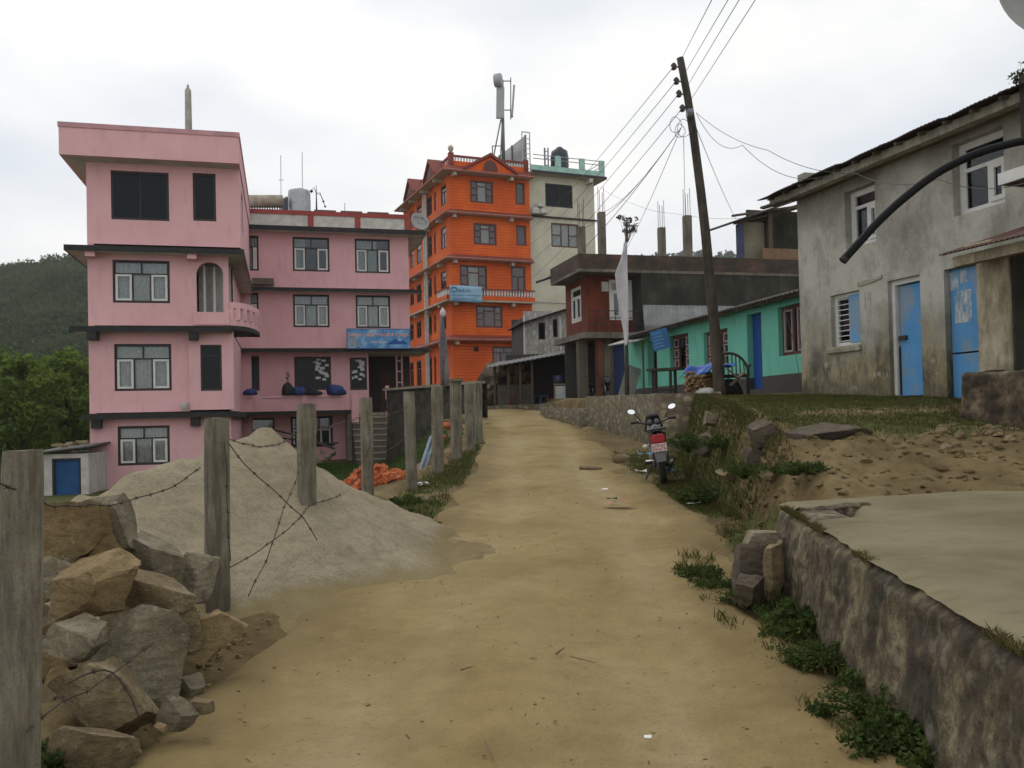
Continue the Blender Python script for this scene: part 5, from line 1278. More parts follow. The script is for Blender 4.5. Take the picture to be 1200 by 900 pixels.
for f in (1, 2, 3, 4, 5):                                                            # maroon eave over each storey, sloped, with cream soffit and brackets
    z = lev[f]; ov = .55 if f < 5 else .75; hgt = .32 if f < 5 else .5
    s = O.mb().box(-ov, -ov, z - .1, OW + .02, OL + .1, z + .02).build('eave', MCREAM, org)
    e = O.mb(); e.add([(-ov - .02, -ov - .02, z - .02), (OW + .03, -ov - .02, z - .02), (OW + .03, -.0, z + hgt), (0, 0, z + hgt), (0, OL + .1, z + hgt), (-ov - .02, OL + .1, z - .02),
           (-ov - .02, -ov - .02, z - .12), (OW + .03, -ov - .02, z - .12), (-ov - .02, OL + .1, z - .12)], [(0, 1, 2, 3), (0, 3, 4, 5), (6, 7, 1, 0), (8, 6, 0, 5)])
    if f != 2: e.build('eave_tiles', MMAROON, s, recalc=False)
    for xq in (.1, OW * .72): O.mb().prism([(xq, z - .1), (xq + .22, z - .1), (xq + .22, z - .35), (xq, z - .35)], -ov + .1, 0).build('bracket', MCREAM, org)
    for yq in (1.5, 4.5, 7.5, 10.2): O.mb().box(-ov + .1, yq, z - .33, 0, yq + .25, z - .1).build('bracket', MCREAM, org)
# balcony of the third storey with white balusters
z = lev[2]; zt = O.hit(560, 338, -.55)[1]; O.mb().box(-.55, -.57, z + .02, OW, -.45, z + .3).build('balcony_panel', MORANGE, org); O.mb().box(-.57, -.57, z + .02, -.45, 1.6, z + .3).build('balcony_panel', MORANGE, org)
O.mb().box(-.6, -.62, zt - .08, OW, -.42, zt).build('handrail', MMAROON, org); O.mb().box(-.6, -.42, zt - .08, -.42, 1.6, zt).build('handrail', MMAROON, org)
nb = 30; bme = None
for k in range(nb + 8):
    x, y = ((OW + .5) * (k + .5) / nb - .5, -.52) if k < nb else (-.51, -.4 + (k - nb) * .26)
    if bme is None:
        b0 = MB(Matrix.Translation(wo(org))).lathe([(.075, 0), (.045, .05), (.08, .18), (.045, zt - .36 - z - .05), (.075, zt - .38 - z)], (0, 0, 0), 8).build('baluster', MWHITEP, org, True); bme = b0
    else: b0 = bme.copy(); COL.objects.link(b0)
    b0.location = O.W(x, y, z + .3) - wo(org)
# roof parapet, gables
zR = lev[5] + .5
F5 = O
O.mb().box(0, .02, lev[5] + .0, OW, OL, zR).build('roof_slab', MMAROON, org)
zpt = O.hit(575, 186, .1)[1]; O.mb().box(.1, .05, zR, OW, .2, zR + .35).build('parapet', MORANGE, org); O.mb().box(.1, .02, zpt - .12, OW, .22, zpt).build('parapet_coping', MMAROON, org)
O.mb().box(.1, .2, zR, .25, OL, zR + .35).build('parapet', MORANGE, org); O.mb().box(.08, .2, zpt - .12, .27, OL, zpt).build('parapet_coping', MMAROON, org)
for k in range(44):
    b0 = bme.copy(); COL.objects.link(b0); x, y = (.3 + (OW - .5) * k / 26, .12) if k < 27 else (.17, .6 + (k - 27) * .62)
    b0.location = O.W(x, y, zR + .35) - wo(org); b0.scale = (1, 1, (zpt - zR - .47) / max(.1, (zt - .38 - z)))
for xq in (.02, OW - .35): O.mb().box(xq, .0, zR, xq + .34, .3, zpt + .15).build('parapet_post', MMAROON, org)
p = O.W(.2, .15, zpt + .15); MB().lathe([(.05, 0), (.12, .1), (.2, .25), (.18, .4), (.05, .52)], p, 10).build('finial', MCREAM, org, True)
def gable(Fx, xc, wd, zb, zt_, dep, m1=MORANGE):
    g_ = Fx.mb(); g_.prism([(xc - wd / 2, zb), (xc + wd / 2, zb), (xc, zt_)], -dep, 0.6); o_ = g_.build('gable', m1, org)
    t = Fx.mb()
    for s in (-1, 1):
        t.add([(xc + s * (wd / 2 + .15), -dep - .15, zb - .08), (xc, -dep - .15, zt_ + .06), (xc, .7, zt_ + .06), (xc + s * (wd / 2 + .15), .7, zb - .08), (xc + s * (wd / 2 + .15), -dep - .15, zb + .12), (xc, -dep - .15, zt_ + .28), (xc, .7, zt_ + .28), (xc + s * (wd / 2 + .15), .7, zb + .12)],
              [(0, 1, 2, 3), (4, 5, 6, 7), (0, 1, 5, 4), (3, 2, 6, 7), (0, 3, 7, 4)])
    t.build('gable_roof', MMAROON, o_)
    r_ = Fx.mb(); ps_ = [(xc + .55 * math.cos(a), zb + .05 + .75 * math.sin(a)) for a in np.linspace(0, math.pi, 9)]; r_.prism(ps_, -dep - .03, -dep - .001); r_.build('gable_opening', MBROWNF, o_)
xg = O.hit(575, 200, -.7)[0]; gable(O, xg, O.hit(605, 200, -.7)[0] - O.hit(546, 200, -.7)[0], lev[5] + .08, O.hit(575, 184, -.7)[1], .66)
for xq in (OL - 2.3, OL - 7.4): gable(OS, xq, 2.4, lev[5] + .1, lev[5] + 1.2, .66, MMAROON)
for xq in (OL - 5.6, OL - 5.1): OS.mb().lathe([(.09, lev[0]), (.09, lev[5])], (xq, -.15, 0), 8).build('downpipe', MOFFW, org)
# blue banner on the balcony
x0, z0, x1, z1 = O.rect(527, 335, 565, 354, -.72); bn = thing('banner', O.W((x0 + x1) / 2, -.7, z0), 'pale blue banner hung on the orange balcony rail', 'banner')
mb = O.mb(); mb.grid(lambda u, v: (x0 + (x1 - x0) * u, -.72 + .02 * math.sin(u * 9), z0 + (z1 - z0) * v + .02 * math.sin(u * 6)), 24, 6); mb.build('cloth', mat('pale_blue_vinyl', (0.25, 0.42, 0.55), 0.25, 1.5, 0.5), bn, True, solid=.01)
MPB = mat('banner_print_blue', (0.1, 0.22, 0.42), 0.2, 5)
mb = O.mb()
for k, (u0, u1, v, hh) in enumerate(((.25, .66, .68, .16), (.06, .95, .42, .04), (.1, .8, .2, .05), (.1, .9, .08, .03))):
    if k == 0:
        for j in range(6): mb.box(x0 + (x1 - x0) * (.27 + .065 * j), -.755, z0 + (z1 - z0) * (v - hh / 2), x0 + (x1 - x0) * (.31 + .065 * j), -.745, z0 + (z1 - z0) * (v + hh * (.5 if j % 2 else .8)))
    else: mb.box(x0 + (x1 - x0) * u0, -.755, z0 + (z1 - z0) * (v - hh / 2), x0 + (x1 - x0) * u1, -.745, z0 + (z1 - z0) * (v + hh / 2))
mb.tube([O.I @ O.W(x0 + (x1 - x0) * u, -.75, z0 + (z1 - z0) * v) for u, v in ((.04, .78), (.1, .92), (.2, .86), (.24, .7), (.16, .6), (.06, .66))], .035, 5); mb.build('print', MPB, bn)

# telecom mast
def oat(px, py, y=2.0): a, b = O.hit(px, py, y); return O.W(a, y, b)
tm = thing('telecom_mast', oat(590, 186), 'telecom mast with drum dish and panel antennas on the orange roof', 'mast'); MMAST = mat('mast_steel', (0.16, 0.17, 0.18), 0.2, 4, 0.5, metal=.4)
b = oat(590, 190); b.z = zR; t = oat(588.5, 94); MB().tube([b, t], [.13, .1], 10).build('pole', MMAST, tm, True)
for q0, q1 in (((573, 182), (587, 140)), ((585, 184), (588.5, 144))): u = oat(*q0); u.z = zR; MB().tube([u, oat(*q1)], .05, 6).build('leg', MMAST, tm)
MB().tube([oat(577, 171), oat(590, 171)], .035, 6).build('brace', MMAST, tm); u = oat(577, 171); MB().tube([u, Vector((u.x, u.y, zR))], .04, 6).build('leg', MMAST, tm)
MPANEL = mat('antenna_grey', (0.33, 0.36, 0.36), 0.15, 2, 0.5)
u, v = oat(586, 139, 1.7), oat(586.5, 102, 1.7); MB().bar(u, v, .58, .2, up=(0, 1, 0)).build('panel_antenna', MPANEL, tm, bevel=.04)
u, v = oat(600, 137, 1.8), oat(602.5, 100, 1.8); MB().bar(u, v, .14, .3, up=(0, 1, 0)).build('panel_antenna', MPANEL, tm, bevel=.03)
MB().tube([oat(598.5, 140), oat(598.5, 91)], .04, 6).build('side_pole', MMAST, tm)
for q in ((590, 95), (590, 129)): MB().tube([oat(*q), oat(599, q[1])], .04, 6).build('arm', MMAST, tm)
dm = Fac(oat(586, 94, 1.6), A1 + 1.05); zc = oat(582, 94, 1.6).z; mbx = MB(Matrix.Translation(oat(584, 94, 1.6)) @ Matrix.Rotation(A1 + .95, 4, 'Z')); mbx.lathe([(.05, -.3), (.42, -.25), (.48, -.2), (.48, .25), (.44, .28), (.05, .3)], (0, 0, 0), 20, 'Y').build('drum_dish', MPANEL, tm, True)
MB().tube([oat(584, 104), oat(588, 104)], .1, 6).build('dish_mount', MMAST, tm)
# hoarding on the party edge, seen edge-on
hd = thing('roof_screen', O.W(OW - .4, 1, zR), 'grey corrugated screen panel receding along the orange roof edge', 'screen')
zs1 = O.hit(627, 158, .3)[1]; mb = MB(); corr(mb, O.W(OW + .1, .5, zs1), O.M.to_3x3() @ Vector((0, 1, 0)), (0, 0, -1), 9.5, zs1 - zR, .25, .03); mb.build('sheet', mat('grey_sheet', (0.3, 0.31, 0.31), 0.2, 1.2, 0.6), hd, True, solid=.02)
for yq in (.5, 3.0, 5.5, 8.5): O.mb().box(OW - .02, yq, zR, OW + .06, yq + .1, zs1).build('post', MMAST, hd)
mb = O.mb(); ring(mb, OW - .35, zR, OW + .3, zs1 + .15, .05, .3, .38)
for k in range(1, 8): mb.box(OW - .3, .31, zR + (zs1 - zR) * k / 8, OW + .25, .36, zR + (zs1 - zR) * k / 8 + .04)
mb.build('lattice_end', MSTEEL, hd)
def dish(name, c, r_, az, el, m, lab, cat='dish', stand=None, grp=None):
    root = thing(name, c, lab, cat, grp); c = Vector(c); M_ = Matrix.Translation(c) @ Matrix.Rotation(az, 4, 'Z') @ Matrix.Rotation(el, 4, 'X')
    mb = MB(M_); mb.lathe([(.01, .0), (r_ * .4, r_ * .05), (r_ * .75, r_ * .16), (r_, r_ * .3), (r_ * 1.02, r_ * .3), (r_ * .74, r_ * .13), (.02, -.03)], (0, 0, 0), 32); mb.build('reflector', m, root, True)
    mb = MB(M_); mb.tube([(r_ * .8, 0, r_ * .2), (0, 0, r_ * .95)], .02, 5); mb.tube([(-r_ * .5, r_ * .6, r_ * .2), (0, 0, r_ * .95)], .02, 5); mb.lathe([(.06, r_ * .85), (.06, r_ * 1.0)], (0, 0, 0), 8); mb.build('feed_arm', MMAST, root)
    if stand: MB().tube([c - Vector((0, 0, .02)), Vector(stand)], .045, 8).build('stand', MMAST, root)
MDISH = mat('dish_grey', (0.3, 0.3, 0.28), 0.2, 3, 0.6)
c = F2.W(F2.hit(491, 260, .3)[0], .3, F2.hit(491, 261, .3)[1]); dish('satellite_dish', c, .46, .5, math.radians(70), MDISH, 'grey satellite dish at the right end of the pink roof', stand=(c.x - .15, c.y, zroof))

# ================================================================== cream building beside the orange one
MCREAMW = mat('cream_wall', (0.54, 0.51, 0.4), 0.2, 0.8)
C = Fac(O.W(OW + .02, .25, 0), A1); cw_ = C.hit(697, 260)[0]; zb = lev[0] - 1
crm = thing('apartment_block', C.W(0, 0, zb), 'cream plastered block with mint green roof railing behind the orange house', 'building')
window(C, crm, C.rect(639, 216, 671, 243), [(0, 0, .5, 1, 'p'), (.5, 0, 1, 1, 'p')], MDARKF, .07, .08, mg=MDGLASS)
window(C, crm, C.rect(646, 262, 678, 290), [(0, 0, .36, .5, 'p'), (0, .5, .36, 1, 'p'), (.36, 0, .66, 1, 'p'), (.66, 0, 1, .5, 'p'), (.66, .5, 1, 1, 'p')], MBROWNF, .08, .06, curtain=MCURT)
zt = C.hit(660, 208)[1]; zm = C.hit(660, 256)[1]; zn = C.hit(640, 354)[1]
C.wall(0, zb, cw_, zt, 'wall', MCREAMW, crm)
mb = C.mb(); mb.box(cw_ - .2, .02, zb, cw_, 9, zt); mb.box(0, 9, zb, cw_, 9.2, zt); mb.box(0, .02, zb, .2, 9, zt); mb.box(.2, 3, zb, cw_ - .2, 3.1, zt); mb.build('back_wall', MCREAMW, crm)
C.mb().box(0, -.12, zm - .06, cw_ + .12, 0, zm + .06).build('ledge', MDARKF, crm); C.mb().box(0, -.06, zn - .05, cw_, 0, zn + .05).build('ledge', MSOFF, crm)
xr = C.hit(711, 207, -.7)[0]; s = C.mb().box(-.02, -.7, zt - .05, xr, 9.3, zt + .12).build('roof_slab', MSOFF, crm); C.mb().box(-.02, -.712, zt - .06, xr + .01, -.702, zt + .14).build('slab_edge', MDARKF, s)
MMINT = mat('mint_paint', (0.34, 0.53, 0.46), 0.25, 2); zk = zt + .12
mb = C.mb(); mb.box(.0, -.6, zk, xr - .1, -.48, zk + .42); mb.box(xr - .22, -.48, zk, xr - .1, 9, zk + .42); mb.build('parapet', MMINT, crm)
ztp = C.hit(680, 186, -.55)[1]
for px in (654, 682, 705): a = C.hit(px, 195, -.55)[0]; C.mb().box(a - .2, -.64, zk + .42, a + .2, -.44, ztp).build('parapet_post', MMINT, crm)
for q in (.95, .6): C.mb().tube([(.2, -.54, zk + .42 + (ztp - zk - .42) * q), (xr - .15, -.54, zk + .42 + (ztp - zk - .42) * q)], .03, 6).build('rail', MSTEEL, crm); C.mb().tube([(xr - .15, -.5, zk + .42 + (ztp - zk - .42) * q), (xr - .15, 8.5, zk + .42 + (ztp - zk - .42) * q)], .03, 6).build('rail', MSTEEL, crm)
for px in (688,): a = C.hit(px, 212)[0]; C.mb().box(a - .15, -.68, zt - .38, a + .15, 0, zt - .05).build('beam_end', MSOFF, crm)
a = C.hit(656, 198, 1.6); p = C.W(a[0], 1.6, zk); tk = thing('water_tank', p, 'dark blue ribbed water tank on the cream roof', 'tank'); h = C.hit(656, 173, 1.6)[1] - zk
MB().lathe([(.66, 0)] + [(.66 + (.03 if k % 2 else 0), h * .82 * (k + 1) / 10) for k in range(9)] + [(.6, h * .88), (.25, h * .97), (.22, h), (.01, h)], p, 24).build('shell', mat('blue_black_plastic', (0.016, 0.026, 0.045), 0.2, 2, 0.45), tk, True)
mb = MB(); u = p + Vector((-1.1, 0, 0)); mb.bar(u, u + Vector((0, 0, h)), .12); mb.bar(u + Vector((.25, 0, 0)), u + Vector((.25, 0, h)), .1)
for k in range(5): mb.bar(u + Vector((0, 0, h * (k + .5) / 5)), u + Vector((.25, 0, h * (k + .5) / 5)), .05)
mb.build('ladder', MMAST, tk)
for i, (px, py, wp, hp) in enumerate(((628, 252, 11, 11), (636, 252, 11, 9), (632, 244, 10, 8))):
    bag(px, py - 1, wp, hp, MOFFW, ('left', 'right', 'upper')[i] + ' white sack of the heap on the cream ledge', 20 + i, C, -.3, 'sack', 'sack', .3)

# ================================================================== woven shed and lean-to
D = Fac(at(612, 400, 46.0), A0 * .6); x0, z0, x1, z1 = D.rect(614, 371, 672, 440); ws = thing('shed', D.W(x0, 0, z0), 'grey woven-walled shed with black roof edge beside the orange house', 'shed')
for q in ((631, 378, 639, 398), (648, 374, 653.5, 395)): window(D, ws, D.rect(*q), [(0, 0, 1, 1, 'p')], MDARKF, .05, .1, mg=MDGLASS)
def m_weave():
    g = NG('woven_bamboo'); s = g.sep(); a = g.noise(8, 4, .6, (1, 1, .4)); b = g.voro(5, 'F1', (1, 1, .6)).outputs['Distance']
    g.color(g.mix(g.ramp(b, [(.2, 0.0), (.6, .6)]), g.ramp(a, [(.35, (0.33, 0.32, 0.29)), (.65, (0.6, 0.59, 0.55))]), (0.24, 0.23, 0.2))); g.rough(.9); g.bump(b, .6, .04); return g.m
D.wall(x0, z0 - 1, x1 + 1.5, z1 + .3, 'wall', m_weave(), ws); mb = D.mb(); mb.box(x0, .02, z0 - 1, x0 + .1, 4, z1); mb.box(x0, 4, z0 - 1, x1 + 1.5, 4.1, z1 + .3); mb.build('back_wall', MSHADE, ws)
mb = D.mb(); za = D.hit(611, 378, -.5)[1]; zb_ = D.hit(665, 361, -.5)[1]; xa, xb = D.hit(611, 378, -.5)[0], D.hit(665, 361, -.5)[0]
corr(mb, D.W(xa, -.5, za), D.M.to_3x3() @ Vector((xb - xa, 0, zb_ - za)), D.M.to_3x3() @ Vector((0, 1, .02)), 3.9, 5, .15, .02); mb.build('roof', mat('black_tin', (0.02, 0.019, 0.018), 0.3, 3, .7), ws, True, solid=.05)
for px in (614.5, 657): a = D.hit(px, 400)[0]; D.mb().box(a - .05, -.04, z0 - 1, a + .05, -.002, z1).build('post', MWHITEP, ws)

E = Fac(at(576, 470, 36.5), -.12); le = thing('lean_to_shelter', E.W(0, 0, 1.95), 'open dark lean-to with a grey corrugated roof at the lane bend', 'shelter')
zl_ = E.hit(569, 431, -.6)[1]; zr2 = E.hit(672, 412, -.6)[1]; xl_, xr2 = E.hit(568, 431, -.6)[0], E.hit(674, 411, -.6)[0]
mb = MB(); corr(mb, E.W(xl_, -.6, zl_), E.M.to_3x3() @ Vector((xr2 - xl_, 0, zr2 - zl_)), E.M.to_3x3() @ Vector((0, 1, .12)), Vector((xr2 - xl_, 0, zr2 - zl_)).length, 4.2, .2, .025); mb.build('roof', mat('grey_tin', (0.16, 0.165, 0.165), 0.25, 2, .5, metal=.3), le, True, solid=.02)
for px in (580, 596, 610, 624): a = E.hit(px, 470)[0]; E.mb().tube([(a, 0, 1.8), (a + .02, 0, zl_ + (zr2 - zl_) * (a - xl_) / (xr2 - xl_) + .02)], .06, 6).build('post', MBARK, le)
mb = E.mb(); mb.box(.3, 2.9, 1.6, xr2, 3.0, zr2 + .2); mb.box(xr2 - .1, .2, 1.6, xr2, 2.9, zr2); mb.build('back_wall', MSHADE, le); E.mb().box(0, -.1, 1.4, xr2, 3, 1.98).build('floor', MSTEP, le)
E.mb().box(.1, 1.2, 1.98, 1.7, 1.3, 2.95).build('screen', mat('dusty_board', (0.12, 0.11, 0.085), 0.3, 3), le)
for i in range(46):
    t = (i + .5) / 46; p = at(574 + 46 * ((i * .618) % 1), 0, 1); px = 572 + 48 * ((i * .618) % 1); py = 428 + 44 * (((i * .37) % 1) ** 1.0) if px < 585 else 428 + 18 * ((i * .37) % 1)
    p = at(px, py, 38.4 + .6 * ((i * .71) % 1)); s = .2 + .16 * ((i * .83) % 1)
    rock('rock', p, (s * 1.5, s, s), 800 + i, ROCKS[i % 3], 'stone of the rubble heap behind the lean-to posts', 'rubble stones heaped at the lean-to', (i, i * .3, i * .7), sub=2)
rock('boulder_heap', at(590, 455, 39.8), (3.4, 1.6, 2.6), 861, ROCKS[3], 'earth and rubble mass behind the lean-to stones', None, None, sub=3, cat='rubble')
def eat(px, py, y): a, b = E.hit(px, py, y); return a, b
MCAB = mat('pale_blue_white_board', (0.42, 0.46, 0.47), 0.2, 2, .6); MWOOD = mat('raw_timber', (0.3, 0.2, 0.1), 0.3, 6)
cb = thing('display_counter', E.W(*[eat(660, 472, -.3)[0], -.3, 1.98]), 'white panelled counter with timber edges inside the lean-to', 'counter')
for (pa, pb, t) in ((651, 670, 452), (672, 679, 451)):
    x0, z0, x1, z1 = E.rect(pa, t, pb, 473, -.3); E.mb().box(x0, -.3, 1.98, x1, .4, z1).build('panel', MCAB, cb); E.mb().box(x0 - .06, -.33, 1.98, x0 - .002, .42, z1 + .02).build('edge', MWOOD, cb)
x0 = eat(650.5, 452, -.3)[0]; x1 = eat(680, 452, -.3)[0]; E.mb().box(x0 - .06, -.36, z1 + .022, x1 + .05, .45, z1 + .07).build('top', MWOOD, cb)
MBARREL = mat('dark_blue_barrel', (0.025, 0.035, 0.09), 0.2, 2, .5)
x, z = eat(655, 451, .1); tag(MB(E.M).lathe([(.22, z1 + .07), (.25, z1 + .2), (.25, z1 + .38), (.2, z1 + .45)], (x, .1, 0), 14).build('plastic_jar', MBARREL, None, True), 'dark blue plastic jar standing on the lean-to counter', 'jar')
x, z = eat(674, 450, .0); tag(MB(E.M).box(x - .18, -.15, z1 + .07, x + .18, .2, z1 + .36).build('carton', mat('brown_carton', (0.22, 0.11, 0.06), 0.3, 3), None, bevel=.01), 'brown carton on the right end of the lean-to counter', 'box')
def stool(px, y, m, lab):
    x, z = eat(px, 470, y); r_ = thing('plastic_stool', E.W(x, y, 1.98), lab, 'stool', 'stools in the lean-to'); E.mb().box(x - .17, y - .17, 2.4, x + .17, y + .17, 2.44).build('seat', m, r_, bevel=.02)
    for sx in (-1, 1):
        for sy in (-1, 1): E.mb().bar((x + sx * .18, y + sy * .18, 1.98), (x + sx * .14, y + sy * .14, 2.4), .04).build('leg', m, r_)
MBST = mat('blue_stool_plastic', (0.02, 0.04, 0.11), 0.2, 3, .5)
stool(638, .5, MBST, 'dark blue stool nearest the lean-to counter'); stool(630, 1.0, MBST, 'dark blue stool left of the other stool'); stool(603, .8, mat('red_stool_plastic', (0.16, 0.015, 0.015), 0.2, 3, .5), 'dark red stool between the lean-to posts')
# ================================================================== dark brick house
def m_brickw(name, c1, c2, mortar, stain):
    g = NG(name); b = g.n('ShaderNodeTexBrick'); b.inputs['Scale'].default_value = 1.0; b.inputs['Brick Width'].default_value = .24; b.inputs['Row Height'].default_value = .075; b.inputs['Mortar Size'].default_value = .01
    m = g.n('ShaderNodeMapping'); m.inputs['Rotation'].default_value = (math.radians(-90), 0, -A0); g.l(g.P, m.inputs['Vector'])
    s = g.sep(m.outputs['Vector']); c = g.n('ShaderNodeCombineXYZ'); g.l(s[0], c.inputs[0]); g.l(g.sep()[2], c.inputs[1]); g.l(c.outputs[0], b.inputs['Vector'])
    b.inputs['Color1'].default_value = (*c1, 1); b.inputs['Color2'].default_value = (*c2, 1); b.inputs['Mortar'].default_value = (*mortar, 1)
    a = g.noise(1.1, 6, .65); g.color(g.mix(g.ramp(a, [(.4, 0.85), (.62, 0.1)]), b.outputs['Color'], stain)); g.rough(.93); g.bump(b.outputs['Fac'], -.5, .01); return g.m
def m_stain(name, cs, sc=(1, 1, .3), scale=1.0, zt=None, bump=.4):
    """weathered wall: vertical streaks of several tones"""
    g = NG(name); a = g.noise(scale, 7, .62); b = g.noise(scale * 4, 6, .68, sc); c = g.noise(55, 4, .7)
    n = len(cs); col = g.ramp(a, [(.3 + .4 * i / (n - 1), q) for i, q in enumerate(cs)])
    col = g.mix(g.ramp(b, [(.36, .65), (.56, 0.0)]), col, sc3(cs[0], .6)); col = g.mix(g.ramp(c, [(.32, .4), (.48, 0.0)]), col, sc3(cs[0], .7))
    g.color(col); g.rough(.92); nn = g.bump(b, .3, .02); g.bump(c, bump, .006, nn); return g.m
MBRICK = m_brickw('mossy_brick', (0.085, 0.044, 0.029), (0.14, 0.074, 0.047), (0.055, 0.047, 0.035), (0.028, 0.025, 0.02))
MDWALL = m_stain('black_moss_and_shade', [(0.016, 0.017, 0.011), (0.034, 0.034, 0.023), (0.068, 0.064, 0.044)])  # mossy cement, reused where recess shade is put into the colour
MREDW = m_stain('faded_red_wall', [(0.105, 0.022, 0.01), (0.15, 0.032, 0.014), (0.19, 0.042, 0.018)])
MSLAB = m_stain('weathered_slab', [(0.09, 0.08, 0.062), (0.15, 0.135, 0.105), (0.21, 0.19, 0.15)])
B = Fac(at(678, 300, 33.0), A0)
def xb_(px, py=340, y=0.0): return B.hit(px, py, y)[0]
def zb_f(py, px=690, y=0.0): return B.hit(px, py, y)[1]
zpt = zb_f(297, 680); zpb = zb_f(318, 680); zsl = zb_f(389, 700); zsb = zb_f(396, 700); xe = xb_(1010); LB = 3.6; yR = .95; xd0 = xb_(752)
dk = thing('brick_house', B.W(0, 0, 1.9), 'dark two-storey brick house with red painted balcony and flat roof', 'building')
mb = B.mb(); mb.box(0, 0, zpb, xd0, LB, zpb + .12); mb.box(xd0, 0, zpb, xe, 9, zpb + .12); mb.build('roof_slab', MSLAB, dk)
mb = B.mb(); mb.box(0, -.01, zpb + .12, xe, .2, zpt); mb.box(-.01, .2, zpb + .12, .2, LB, zpt); mb.box(.2, LB - .2, zpb + .12, xd0, LB, zpt); mb.build('parapet', MBRICK, dk)
xc_ = xb_(688, 350, yR); xd = xb_(752)
BR = Fac(B.W(0, yR, 0), A0); BL = Fac(B.W(xc_, LB, 0), A0 - math.pi / 2)
r = BR.rect(714, 328, 741, 375); window(BR, dk, r, [(0, .75, 1, 1, 'p'), (0, 0, .5, .75, 's'), (.5, 0, 1, .75, 's')], MWHITEP, .09, .05, curtain=MCURT, cov=(.5, 1))
BR.wall(xc_, zsl, xd + .1, zpb, 'red_wall', MREDW, dk)
x0, z0, x1, z1 = BL.rect(669, 337, 681, 378); window(BL, dk, (x0, z0, x1, z1), [(0, .75, 1, 1, 'p'), (0, 0, .5, .75, 's'), (.5, 0, 1, .75, 's')], MWHITEP, .08, .05, curtain=MCURT)
BL.wall(0, zsl, LB - yR, zpb, 'red_wall', MREDW, dk)
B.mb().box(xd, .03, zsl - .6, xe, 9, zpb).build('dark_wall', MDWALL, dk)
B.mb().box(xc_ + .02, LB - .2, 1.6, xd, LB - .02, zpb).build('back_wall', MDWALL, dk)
B.mb().box(0.1, 0.0, zsb, xd, LB, zsl).build('balcony_slab', MSLAB, dk)
x, z = BR.hit(708, 336); BR.mb().box(x - .13, -.14, z - .2, x + .13, -.002, z + .18).build('meter_box', MOFFW, dk)
mb = B.mb(); zr1 = zb_f(364, 720)
for q in (zr1, zr1 - .28, zr1 - .56): mb.tube([(xb_(690), .06, q), (xd, .06, q)], .018, 6)
for k in range(7): x = xb_(690) + (xd - xb_(690)) * k / 6; mb.tube([(x, .06, zsl), (x, .06, zr1)], .016, 6)
mb.tube([(xb_(690), .06, zr1), (xb_(690), yR, zr1)], .018, 6); mb.build('railing', MDARKF, dk)
# ground floor
B.mb().box(xb_(663, 430, 2.4), 2.4, 1.5, xe, 2.5, zsb).build('shop_back_wall', MSHADE, dk); mb = B.mb()
for (pa, pb, y) in ((679, 689, .9), (708, 719, .5)): mb.box(xb_(pa, 430, y), y, 1.5, xb_(pb, 430, y), y + .35, zsb)
mb.build('column', m_stain('grey_cement_column', [(0.085, 0.075, 0.055), (0.13, 0.115, 0.085)]), dk)
B.mb().box(xb_(701, 430, .45), .45, 1.5, xb_(707.5, 430, .45), .8, zsb).build('column', mat('red_brown_column', (0.12, 0.045, 0.025), .3, 3), dk)
B.mb().box(xb_(718.5, 430, .6), .6, 1.9, xb_(733, 430, .6), .66, zb_f(402, 725, .6)).build('door', mat('navy_door', (0.012, 0.03, 0.09), .3, 3), dk)
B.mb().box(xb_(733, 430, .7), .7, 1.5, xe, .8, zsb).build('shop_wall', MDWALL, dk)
# tin patch under the dark wall
mb = MB(); corr(mb, B.W(xb_(752), -.06, zb_f(358, 790)), B.M.to_3x3() @ Vector((1, 0, 0)), B.M.to_3x3() @ Vector((0, -.1, -1)), xb_(860) - xb_(752), 1.1, .18, .02); mb.build('tin_patch', mat('patched_tin', (0.24, 0.25, 0.25), .35, 2, .5, metal=.3), dk, True, solid=.01)
for (px, top, wp, y, rb) in ((704.5, 249, 8, 2.2, 222), (681, 266, 7.5, .8, 236), (775, 267, 8, 3.0, 238), (805, 253, 8.5, 1.0, 224)):
    x, zt_ = B.hit(px, top, y); w_ = wp * .0345 / 2; c = B.mb().box(x - w_, y - w_, zpb, x + w_, y + w_, zt_).build('column', MSLAB, dk)
    zr_ = B.hit(px, rb, y)[1]; mb = B.mb()
    for sx in (-1, 1):
        for sy in (-1, 1): mb.tube([(x + sx * w_ * .7, y + sy * w_ * .7, zt_), (x + sx * w_ * .7, y + sy * w_ * .6, zr_ - .1 * sx * sy)], .012, 5)
    mb.build('rebar', MWIRE, c)
a = B.W(-.02, .3, zb_f(330, 646)); tag(MB().tube([at(646, 325, 34.5), at(628, 331, 34.6)], .045, 8).build('roof_spout', MBLKC, None, True), 'black spout pipe poking left from the brick house roof', 'pipe')
# shelter on its roof beside the grey house
yS = 1.6; rs_ = thing('roof_shelter', B.W(xb_(866, 300, yS), yS, zpb + .12), 'ragged open shelter with blue post on the brick house roof', 'shelter')
x0 = xb_(866, 280, yS); x1 = xb_(872, 280, yS); zt_ = zb_f(262, 868, yS); B.mb().box(x0, yS, zpb + .12, x1, yS + .25, zt_).build('post', mat('faded_blue_post', (0.05, 0.06, 0.12), .3, 3), rs_)
B.mb().box(x1, yS + .4, zpb + .12, xb_(902, 280, yS), yS + .5, zb_f(258, 890, yS)).build('wall', mat('tan_mud_wall', (0.23, 0.2, 0.14), .3, 2), rs_)
B.mb().box(xb_(901, 280, yS), yS, zpb + .12, xb_(906, 280, yS), yS + .2, zb_f(246, 903, yS)).build('post', MBARK, rs_)
B.mb().box(xb_(893, 280, yS - .1), yS - .1, zpb + .12, xb_(960, 280, yS), yS - .04, zb_f(292, 915, yS)).build('plank', mat('brown_plank', (0.2, 0.12, 0.065), .3, 5), rs_)
